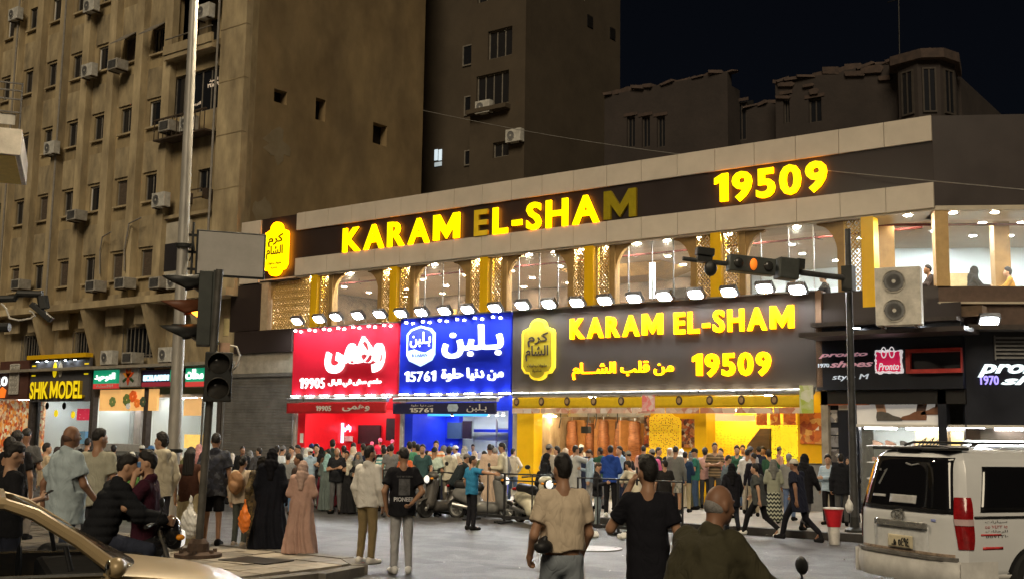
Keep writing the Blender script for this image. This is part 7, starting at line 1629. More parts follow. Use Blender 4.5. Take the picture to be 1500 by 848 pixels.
# ---------------------------------------------------------------- people
def P_(*a): return np.array(a)
POSE = {
 'stand': dict(), 'stand2': dict(yaw=.55, an=[(-.13, .02, .09), (.09, -.04, .09)], toe=[(-.19, .18, .04), (.13, .13, .04)], el=[(-.26, -.05, 1.12), (.25, -.02, 1.12)], wr=[(-.27, .04, .87), (.22, .09, .88)]),
 'stand3': dict(yaw=-.6, nod=.1, hip=(.03, 0, .93), an=[(-.14, -.03, .09), (.12, .03, .09)]),
 'fold': dict(el=[(-.25, .0, 1.13), (.25, .0, 1.13)], wr=[(.09, .20, 1.17), (-.10, .23, 1.20)], yaw=.25),
 'phone': dict(nod=.45, el=[(-.25, -.04, 1.12), (.25, -.02, 1.13)], wr=[(-.25, .05, .88), (.11, .27, 1.20)], curl=.9),
 'both': dict(nod=.25, el=[(-.25, -.01, 1.13), (.25, -.01, 1.13)], wr=[(-.09, .28, 1.12), (.09, .28, 1.10)], curl=.8),
 'walk': dict(kn=[(-.10, .20, .53), (.10, -.03, .50)], an=[(-.10, .24, .11), (.10, -.33, .17)], toe=[(-.11, .42, .07), (.11, -.19, .05)], el=[(-.25, -.13, 1.13), (.25, .07, 1.13)], wr=[(-.26, -.12, .88), (.25, .24, .94)]),
 'walk2': dict(chest=(0, .06, 1.29), neck=(0, .07, 1.46), head=(0, .11, 1.62), kn=[(-.10, .26, .55), (.10, -.10, .52)], an=[(-.10, .38, .13), (.10, -.46, .24)], toe=[(-.11, .55, .12), (.11, -.33, .09)], sh=[(-.185, .03, 1.42), (.185, .05, 1.42)], el=[(-.26, -.10, 1.15), (.25, .14, 1.14)], wr=[(-.27, -.13, .9), (.23, .30, .98)]),
 'hip': dict(el=[(-.25, -.03, 1.12), (.37, -.08, 1.19)], wr=[(-.25, .05, .88), (.20, .05, 1.02)], yaw=-.3, an=[(-.14, -.02, .09), (.11, .02, .09)]),
 'call': dict(el=[(-.25, -.02, 1.12), (.30, .12, 1.20)], wr=[(-.23, .08, .88), (.125, .10, 1.52)], curl=1.1, nod=.1, yaw=.25, palm=[(1, 0, 0), (-1, 0, 0)]),
 'callL': dict(el=[(-.33, .12, 1.21), (.25, -.04, 1.12)], wr=[(-.13, .10, 1.50), (.26, .04, .88)], curl=1.1, nod=.15, yaw=-.35),
 'reach': dict(el=[(-.25, -.03, 1.12), (.24, .24, 1.33)], wr=[(-.25, .05, .88), (.22, .49, 1.26)], curl=.25),
 'back': dict(el=[(-.27, -.11, 1.15), (.27, -.11, 1.15)], wr=[(-.08, -.19, .98), (.09, -.20, 1.0)], curl=.9, yaw=.5),
 'lean': dict(hip=(0, -.05, .93), waist=(0, .02, 1.05), chest=(0, .14, 1.26), neck=(0, .24, 1.41), head=(0, .31, 1.56), sh=[(-.185, .2, 1.36), (.185, .2, 1.36)], el=[(-.24, .36, 1.14), (.24, .36, 1.16)], wr=[(-.14, .58, 1.10), (.16, .60, 1.10)], nod=.1),
 'carry': dict(el=[(-.25, -.03, 1.12), (.25, -.03, 1.12)], wr=[(-.26, .03, .87), (.27, .03, .87)], curl=1.3),
 'ride': dict(seat=1, hip=(0, -.05, .90), waist=(0, -.03, 1.03), chest=(0, .08, 1.25), neck=(0, .15, 1.42), head=(0, .21, 1.58), sh=[(-.18, .12, 1.37), (.18, .12, 1.37)], el=[(-.28, .28, 1.14), (.28, .28, 1.14)], wr=[(-.30, .52, 1.08), (.30, .52, 1.08)], hp=[(-.09, -.02, .88), (.09, -.02, .88)], kn=[(-.20, .42, .80), (.20, .42, .80)], an=[(-.17, .24, .40), (.17, .24, .40)], toe=[(-.18, .42, .34), (.18, .42, .34)], curl=1.2, nod=.15),
 'sit': dict(seat=1, hip=(0, -.05, .50), waist=(0, -.05, .64), chest=(0, .0, .88), neck=(0, .02, 1.05), head=(0, .06, 1.21), sh=[(-.18, 0, 1.0), (.18, 0, 1.0)], el=[(-.25, .15, .78), (.25, .15, .78)], wr=[(-.12, .40, .78), (.12, .40, .80)], hp=[(-.09, 0, .48), (.09, 0, .48)], kn=[(-.12, .45, .5), (.12, .45, .5)], an=[(-.12, .42, .09), (.12, .42, .09)], toe=[(-.13, .6, .04), (.13, .6, .04)]),
}
for _k, _v in list(POSE.items()):
    if 'sh' not in _v: _v['sh'] = [(-.168, -.005, 1.405), (.168, -.005, 1.405)]
SKINS = [mat('skin_%d' % i, c, rough=.5, var=.12, scale=9, spec=.35) for i, c in enumerate([(.42, .25, .16), (.34, .19, .115), (.24, .125, .075), (.50, .32, .22)])]
HAIRC = {'black': mat('hair_black', (.012, .010, .009), rough=.6, var=.3, scale=30, bump=.4, bscale=120), 'brown': mat('hair_brown', (.035, .02, .012), rough=.6, var=.3, scale=30, bump=.4, bscale=120), 'grey': mat('hair_grey', (.22, .21, .20), rough=.7, var=.3, scale=30, bump=.4, bscale=120)}
HAIRC['stubble'] = mat('hair_stubble', (.09, .05, .035), rough=.6, var=.2, scale=30)
M_eye = mat('eye_dark', (.01, .008, .008), rough=.2, var=0)
CACHE = {}
def cached(key, fn):
    if key not in CACHE: CACHE[key] = np_mesh(str(key[0]), fn(), None); CACHE[key].materials.append(SKINS[0])
    return CACHE[key]
def col(c): return c if not isinstance(c, (str, tuple)) else fabric(c)
def figure(label, loc, az, pose='stand', top=('short', '888888'), bot=('trousers', '222222'), hair=('short', 'black'), skin=0, h=1.75, hero=False, shoes='151515', fat=0, group=None, tweak=None, hair2=None, slim=.94):
    """a person of height h standing at loc, facing azimuth az"""
    g = .0115 if hero else .0185; hh = .0055 if hero else .009
    J = skel(**POSE[pose]); J['fat'] = fat
    if tweak: J.update(tweak)
    kk = (pose, hero, fat, repr(tweak) if tweak else '')
    t = thing('person', label, 'person', loc, az-PI/2, group); s = h/1.75; t.scale = (s*slim, s*.96, s)
    inst('body', cached(('body',)+kk, lambda: body_mesh(J, .0125 if hero else .021, hh)), t, m=SKINS[skin])
    kind, c = top[0], top[1]
    if kind == 'robe': inst('robe', cached(('robe',)+kk+tuple(top[2:]), lambda: robe_mesh(J, g*1.15, True, .03, *(top[2:] or (.27,)))), t, m=col(c))
    else:
        sl, sk = {'short': ('short', 'plain'), 'polo': ('short', 'polo'), 'long': ('long', 'plain'), 'collar': ('long', 'collar'), 'hood': ('long', 'hood'), 'jacket': ('long', 'jacket'), 'puffer': ('long', 'puffer'), 'vest': ('none', 'plain'), 'shirt': ('short', 'collar')}[kind]
        lo = top[2] if len(top) > 2 else (.04 if kind in ('puffer', 'jacket', 'hood') else .026); hm = top[3] if len(top) > 3 else .84
        inst('jacket' if kind in ('jacket', 'puffer', 'hood') else 'shirt', cached(('shirt', sl, sk, lo, hm)+kk, lambda: shirt_mesh(J, g, sl, hm, lo, sk)), t, m=col(c))
    if bot:
        bk, bc = bot[0], bot[1]; w = {'trousers': 0, 'wide': .055, 'shorts': 0, 'loose': .02, 'skirt': 0}[bk]
        if bk == 'skirt': inst('skirt', cached(('skirt',)+kk, lambda: skirt_mesh(J, g*1.1)), t, m=col(bc))
        else: inst('trousers' if bk != 'shorts' else 'shorts', cached(('trousers', bk)+kk, lambda: trousers_mesh(J, g, 'shorts' if bk == 'shorts' else 'trousers', w)), t, m=col(bc))
    sm = col(shoes)
    for i in (0, 1): inst('shoe', cached(('shoe', i)+kk, lambda: shoe_mesh(J, i, .011)), t, m=sm)
    hk, hc = hair
    m = HAIRC.get(hc) or col(hc)
    pn = {'hijab': 'headscarf', 'cap': 'cap', 'skullcap': 'skull_cap', 'beanie': 'cap'}.get(hk, 'hair')
    if hk: inst(pn, cached(('hair', hk)+kk, lambda: hair_mesh(J, .0095 if hero else .012, hk)), t, m=m)
    if hk in ('cap', 'skullcap', 'beanie'): inst('hair', cached(('hair', 'fade')+kk, lambda: hair_mesh(J, .0095 if hero else .012, 'fade')), t, m=HAIRC[hair2 or 'black'])
    inst('eyes', cached(('eyes',)+kk, lambda: eyes_mesh(J, .006)), t, m=M_eye, kind=None)
    return t
def skirt_mesh(J, h):
    lo, hi = bounds(J); S = SDF(lo-.15, hi+.1, h); hp = np.array(J['hip'])
    for s in (-1, 1): S.cap(hp+(s*.06, 0, .08), (s*.11, -.01, .06), .11, .16, .08)
    S.mod(lambda D, X, Y, Z: np.maximum(np.maximum(D+np.clip(1.0-Z, 0, 1)*.014*np.sin(np.arctan2(Y, X)*11), .06-Z), Z-1.05)); return [S.mesh()]
def place(label, px, ytop, yfoot=None, d=None, Y=None, base=None, rel=0, **k):
    """stand a figure where the pixel of its feet meets the ground (or at depth d / on the line Y) and give it the height the photograph shows"""
    if d is not None:
        p = atD(px, ytop, d); z0 = base or 0.
    elif Y is not None:
        p = atY(px, ytop, Y); z0 = base if base is not None else .13
    else:
        p = atZ(px, yfoot, 0.); z0 = .0
        if p[1] > 21.7: p = atZ(px, yfoot, .13); z0 = .13
        if base is not None: p = atZ(px, yfoot, base); z0 = base
    dd = depth(p); top = atD(px, ytop, dd)
    h = (top[2]-z0)*k.pop('hs', 1.0)
    sit = k.get('pose') in ('ride', 'sit')
    return figure(label, (p[0], p[1], z0), vaz(px)+math.radians(rel), h=h if not sit else h, **k)

# --- nearest figures
navy_print = collage('navy_print_cloth', [(.012, .014, .022), (.03, .035, .055), (.015, .016, .022), (.07, .075, .09)], 16, rough=.9)
gold_cloth = collage('gold_print_cloth', [(.05, .035, .015), (.16, .11, .04), (.03, .02, .012), (.09, .06, .025)], 22, rough=.7)
def stripes(name, a, b, fz, fx=0, w=.5):
    if name in MATS: return MATS[name]
    m = mat(name, a, rough=.9, var=0); add_folds(m); nt = m.node_tree; n = nt.nodes; l = nt.links; tc = n.new('ShaderNodeTexCoord'); sp = n.new('ShaderNodeSeparateXYZ'); l.new(tc.outputs['Object'], sp.inputs[0])
    mu = n.new('ShaderNodeMath'); mu.operation = 'MULTIPLY'; mu.inputs[1].default_value = fz; l.new(sp.outputs[2], mu.inputs[0])
    out = mu.outputs[0]
    if fx:
        m3 = n.new('ShaderNodeMath'); m3.operation = 'PINGPONG'; m3.inputs[1].default_value = .05; l.new(sp.outputs[0], m3.inputs[0]); m4 = n.new('ShaderNodeMath'); m4.operation = 'MULTIPLY_ADD'; m4.inputs[1].default_value = fx; l.new(m3.outputs[0], m4.inputs[0]); l.new(out, m4.inputs[2]); out = m4.outputs[0]
    fr = n.new('ShaderNodeMath'); fr.operation = 'FRACT'; l.new(out, fr.inputs[0]); gt = n.new('ShaderNodeMath'); gt.operation = 'GREATER_THAN'; gt.inputs[1].default_value = w; l.new(fr.outputs[0], gt.inputs[0])
    mx = n.new('ShaderNodeMix'); mx.data_type = 'RGBA'; mx.inputs[6].default_value = (*lin(a), 1); mx.inputs[7].default_value = (*lin(b), 1); l.new(gt.outputs[0], mx.inputs[0]); l.new(mx.outputs[2], n['Principled BSDF'].inputs['Base Color']); return m
K = dict(hero=True)
pA = place('bearded man in a white long sleeved shirt and khaki trousers at the pavement corner', 536, 652, 826, base=.1, rel=-38, pose='stand', top=('collar', (.62, .60, .56)), bot=('trousers', (.20, .15, .075)), hair=('beard', 'black'), skin=1, shoes=(.6, .58, .55), tweak=dict(yaw=-.35), **K)
pB = place('young man in a black T-shirt with printed back and light grey jeans', 587, 655, 840, base=0, rel=8, pose='back', top=('short', (.012, .012, .015), .045, .80), bot=('trousers', (.34, .34, .35)), hair=('fade', 'black'), skin=1, shoes=(.6, .6, .6), tweak=dict(yaw=.15, el=[(-.29, -.06, 1.14), (.28, -.10, 1.14)], wr=[(-.24, .03, .90), (.12, -.22, 1.0)]), **K)
pC = place('man in a beige T-shirt and pale jeans walking away holding a dark bag', 825, 664, d=9.3, rel=14, pose='walk', top=('short', (.56, .46, .34), .034, 1.0), bot=('loose', (.22, .25, .28)), hair=('short', 'black'), skin=1, fat=.008, tweak=dict(curl=1.1, yaw=.1, an=[(-.11, .14, .09), (.11, -.18, .12)], kn=[(-.11, .14, .51), (.11, -.01, .50)], toe=[(-.12, .30, .06), (.11, -.04, .05)], el=[(-.27, -.06, 1.12), (.25, .03, 1.13)], wr=[(-.27, .08, .96), (.22, .16, .96)]), slim=.90, **K)
pD = place('man in a black T-shirt walking away with a phone at his left ear', 949, 668, d=9.2, rel=6, pose='callL', top=('short', (.012, .012, .016), .024, .80), bot=('trousers', (.012, .012, .014)), hair=('quiff', 'black'), skin=1, tweak=dict(el=[(-.32, .08, 1.18), (.26, -.06, 1.14)], wr=[(-.14, .12, 1.52), (.24, .10, .97)], yaw=.35, nod=.05), slim=.90, **K)
pE = place('heavy bald man in an olive jacket riding a scooter in the foreground', 1018, 707, d=6.4, rel=-42, pose='ride', top=('jacket', (.055, .05, .03), .05), bot=('trousers', (.03, .03, .035)), hair=('bald', 'grey'), skin=2, fat=.06, hs=1.03, tweak=dict(yaw=-.1), **K)
pF = place('woman in a dusty pink robe and headscarf at the kerb', 439, 674, 812, base=.1, rel=-15, pose='both', top=('robe', (.40, .255, .205), .34), bot=None, hair=('hijab', (.40, .28, .235)), skin=0, shoes=(.05, .04, .04), **K)
pG = place('woman in a black robe with a gold patterned panel at the kerb', 393, 656, 805, base=.1, rel=-10, pose='stand', top=('robe', (.010, .011, .016), .36), bot=None, hair=('hijab', (.010, .010, .013)), skin=1, fat=.03, shoes=(.02, .02, .02), **K)
pG2 = place('shorter woman in a gold and brown patterned robe pressed beside the black robed woman', 379, 668, 803, base=.1, rel=10, pose='stand2', top=('robe', gold_cloth, .24), bot=None, hair=('hijab', (.02, .018, .016)), skin=1, shoes=(.02, .02, .02), **K)
pH = place('girl with a tan backpack, cream top and grey green trousers', 350, 667, 801, base=.1, rel=-30, pose='carry', top=('long', (.52, .43, .33)), bot=('trousers', (.07, .075, .065)), hair=('bun', 'black'), skin=0, shoes=(.3, .25, .2), **K)
pI = place('man in a dark leaf print shirt and black shorts behind the signal post', 309, 634, 800, base=.1, rel=-5, pose='carry', top=('shirt', navy_print, .06, .78), bot=('shorts', (.012, .012, .014)), hair=('fade', 'black'), skin=1, fat=.02, **K)
pJ = place('woman with long dark hair, brown top and wide cream trousers', 272, 655, 806, base=.1, rel=-20, pose='carry', top=('vest', (.075, .035, .025)), bot=('wide', (.52, .45, .28)), hair=('long', 'black'), skin=0, shoes=(.3, .25, .2), **K)
pK = place('youth in a cream hooded top standing by the lamp post', 238, 634, d=17.0, base=.1, rel=25, pose='stand2', top=('hood', (.50, .45, .34)), bot=('trousers', (.04, .04, .05)), hair=('curly', 'black'), skin=0, **K)
pL = place('man in a maroon polo shirt talking on a phone behind the motorcycle', 219, 659, d=11.2, rel=75, pose='callL', top=('polo', (.045, .012, .022)), bot=('trousers', (.05, .015, .025)), hair=('short', 'black'), skin=0, tweak=dict(yaw=.1), **K)
pM = place('rider in a black padded jacket on the black motorcycle', 156, 667, d=11.0, rel=-78, pose='ride', top=('puffer', (.014, .015, .018), .05), bot=('trousers', (.03, .035, .055)), hair=('short', 'black'), skin=0, hs=1.04, tweak=dict(nod=.35, yaw=-.1), **K)
pN = place('big bald man in a pale blue grey short sleeved shirt walking right', 103, 621, d=13.2, base=.06, rel=-62, pose='walk', top=('shirt', (.36, .43, .46), .05, .74), bot=('trousers', (.07, .09, .14)), hair=('bald', 'stubble'), skin=2, fat=.06, tweak=dict(an=[(-.10, .12, .09), (.10, -.16, .11)], toe=[(-.1, .28, .05), (.1, -.02, .05)], kn=[(-.1, .12, .5), (.1, -.02, .5)]), **K)
pO = place('man in a grey olive T-shirt seen from behind beside the bald man', 146, 627, d=14.8, base=.06, rel=-25, pose='stand3', top=('short', (.33, .32, .25)), bot=('trousers', (.03, .03, .035)), hair=('fade', 'black'), skin=1, **K)
pP = place('young man in black looking down at his phone at the left edge', 20, 647, d=11.5, rel=-72, pose='phone', top=('short', (.014, .014, .016)), bot=('trousers', (.03, .035, .06)), hair=('short', 'black'), skin=0, tweak=dict(nod=.5), **K)
# --- things they carry
def held(px, py, d): return atD(px, py, d)
def soft(name, label, cat, loc, fn, lo, hi, m, h=.012, group=None, rz=0):
    S = SDF(lo, hi, h); fn(S); return tag(inst(name, np_mesh(name, [S.mesh()], m), None, tuple(loc), rz), label, cat, group)
crum = lambda S, a=.01: S.mod(lambda D, X, Y, Z: D+a*np.sin(X*43+Z*27)*np.sin(Y*39-Z*31)+a*.5*np.sin(X*90+Y*70)*np.sin(Z*80))
soft('helmet_bag', 'dark bag dangling from the hand of the man in beige', 'bag', held(796, 800, 9.1), lambda S: S.ell((0, 0, 0), (.07, .09, .055), .01).cap((-.05, 0, .03), (.02, 0, .07), .02, .02, .02), (-.2, -.2, -.2), (.2, .2, .2), M_blk)
soft('shopping_bag', 'translucent white plastic bag hanging by the woman in wide cream trousers', 'bag', held(278, 757, 17.3), lambda S: (S.ell((0, 0, -.1), (.17, .10, .22), .05).cap((0, 0, .1), (0, 0, .32), .04, .015, .08), crum(S, .012)), (-.35, -.3, -.45), (.35, .3, .45), mat('bag_white', (.6, .6, .58)))
soft('orange_bag', 'orange carrier bag beside the girl with the backpack', 'bag', held(358, 757, 17.7), lambda S: (S.ell((0, 0, -.05), (.11, .07, .19), .05).cap((0, 0, .1), (0, 0, .26), .03, .012, .06), crum(S)), (-.3, -.3, -.4), (.3, .3, .4), mat('bag_orange', (.75, .2, .03), rough=.4, var=.2))
bpz = pH.location; az_ = pH.rotation_euler[2]+PI/2; s_ = pH.scale[2]
soft('backpack', 'tan backpack on the girl in the cream top', 'backpack', (bpz[0]-.17*math.cos(az_), bpz[1]-.17*math.sin(az_), bpz[2]+1.24*s_), lambda S: (S.ell((0, -.02, 0), (.13, .085, .19), .03).ell((0, -.09, -.06), (.09, .05, .09), .02), crum(S, .005)), (-.3, -.3, -.35), (.3, .3, .35), mat('tan_leather', (.32, .17, .08), rough=.6, var=.25), rz=pH.rotation_euler[2])
def hand_thing(p, i, name, label, cat, box, m, off=(0, 0, 0), rot=None):
    J = skel(**POSE[p[1]]); J.update(p[2] or {}); w = np.array(J['wr'][i]); e = np.array(J['el'][i]); d = (w-e)/np.linalg.norm(w-e); q = p[0].matrix_basis@Vector(tuple(w+d*.08+np.array(off)))
    o = MB().cbox((0, 0, 0), box).build(name, m, None, tuple(q), bevel=.006); o.rotation_euler = (rot or (0, 0, 0))[0], (rot or (0, 0, 0))[1], p[0].rotation_euler[2]; return tag(o, label, cat, 'mobile phones in hands')
hand_thing((pD, 'callL', dict(el=[(-.32, .08, 1.18), (.26, -.06, 1.14)], wr=[(-.14, .12, 1.52), (.24, .10, .97)])), 0, 'phone', 'phone held to the ear of the man in black', 'phone', (.012, .07, .15), M_blk, (.02, 0, .0))
hand_thing((pL, 'callL', None), 0, 'phone', 'phone held to the ear of the man in maroon', 'phone', (.012, .07, .15), mat('phone_blue', (.1, .2, .4), rough=.2), (.02, 0, 0))
hand_thing((pP, 'phone', None), 1, 'phone', 'phone in the hands of the young man at the left edge', 'phone', (.07, .14, .012), M_blk, (-.01, 0, .03), (.5, 0, 0))
# printing on the back of the black T-shirt
m_pr = mat('shirt_print', (.5, .5, .52), rough=.8, var=.3, scale=20); m_pg = mat('shirt_print_grey', (.085, .085, .09), rough=.9, var=.6, scale=14)
kb_ = [o for o in pB.children if o.name.startswith('shirt')][0]
def back_surface(o):
    co = np.empty(len(o.data.vertices)*3); o.data.vertices.foreach_get('co', co); co = co.reshape(-1, 3)
    def f(q):
        out = q.copy()
        for i, (x, y, z) in enumerate(q):
            w = np.exp(-(((co[:, 0]-x)/.018)**2+((co[:, 2]-z)/.018)**2))*(co[:, 1] < -.03); out[i, 1] = (w*co[:, 1]).sum()/max(1e-6, w.sum())-.006-.004*(y < -.001)
        return out
    return f
bs = back_surface(kb_)
def on_back(s, x0, x1, z0, z1, m):
    o = put_text(s, 'shirt_print', pB, m, -x1, -x0, z0, z1, 0, .002, bold=.03)
    co = np.empty(len(o.data.vertices)*3); o.data.vertices.foreach_get('co', co); co = co.reshape(-1, 3); o.data.vertices.foreach_set('co', bs(co).ravel()); o.data.update()
on_back('PIONEER', -.15, .15, 1.005, 1.065, m_pr); on_back('THE MODERN', -.12, .12, 1.335, 1.36, m_pg)
pg = MB().grid(lambda a, b: (-.085+.17*a, -.1, 1.09+.23*b), 10, 12); pg.v = [tuple(v) for v in bs(np.array(pg.v))]; pg.build('shirt_print', m_pg, pB)

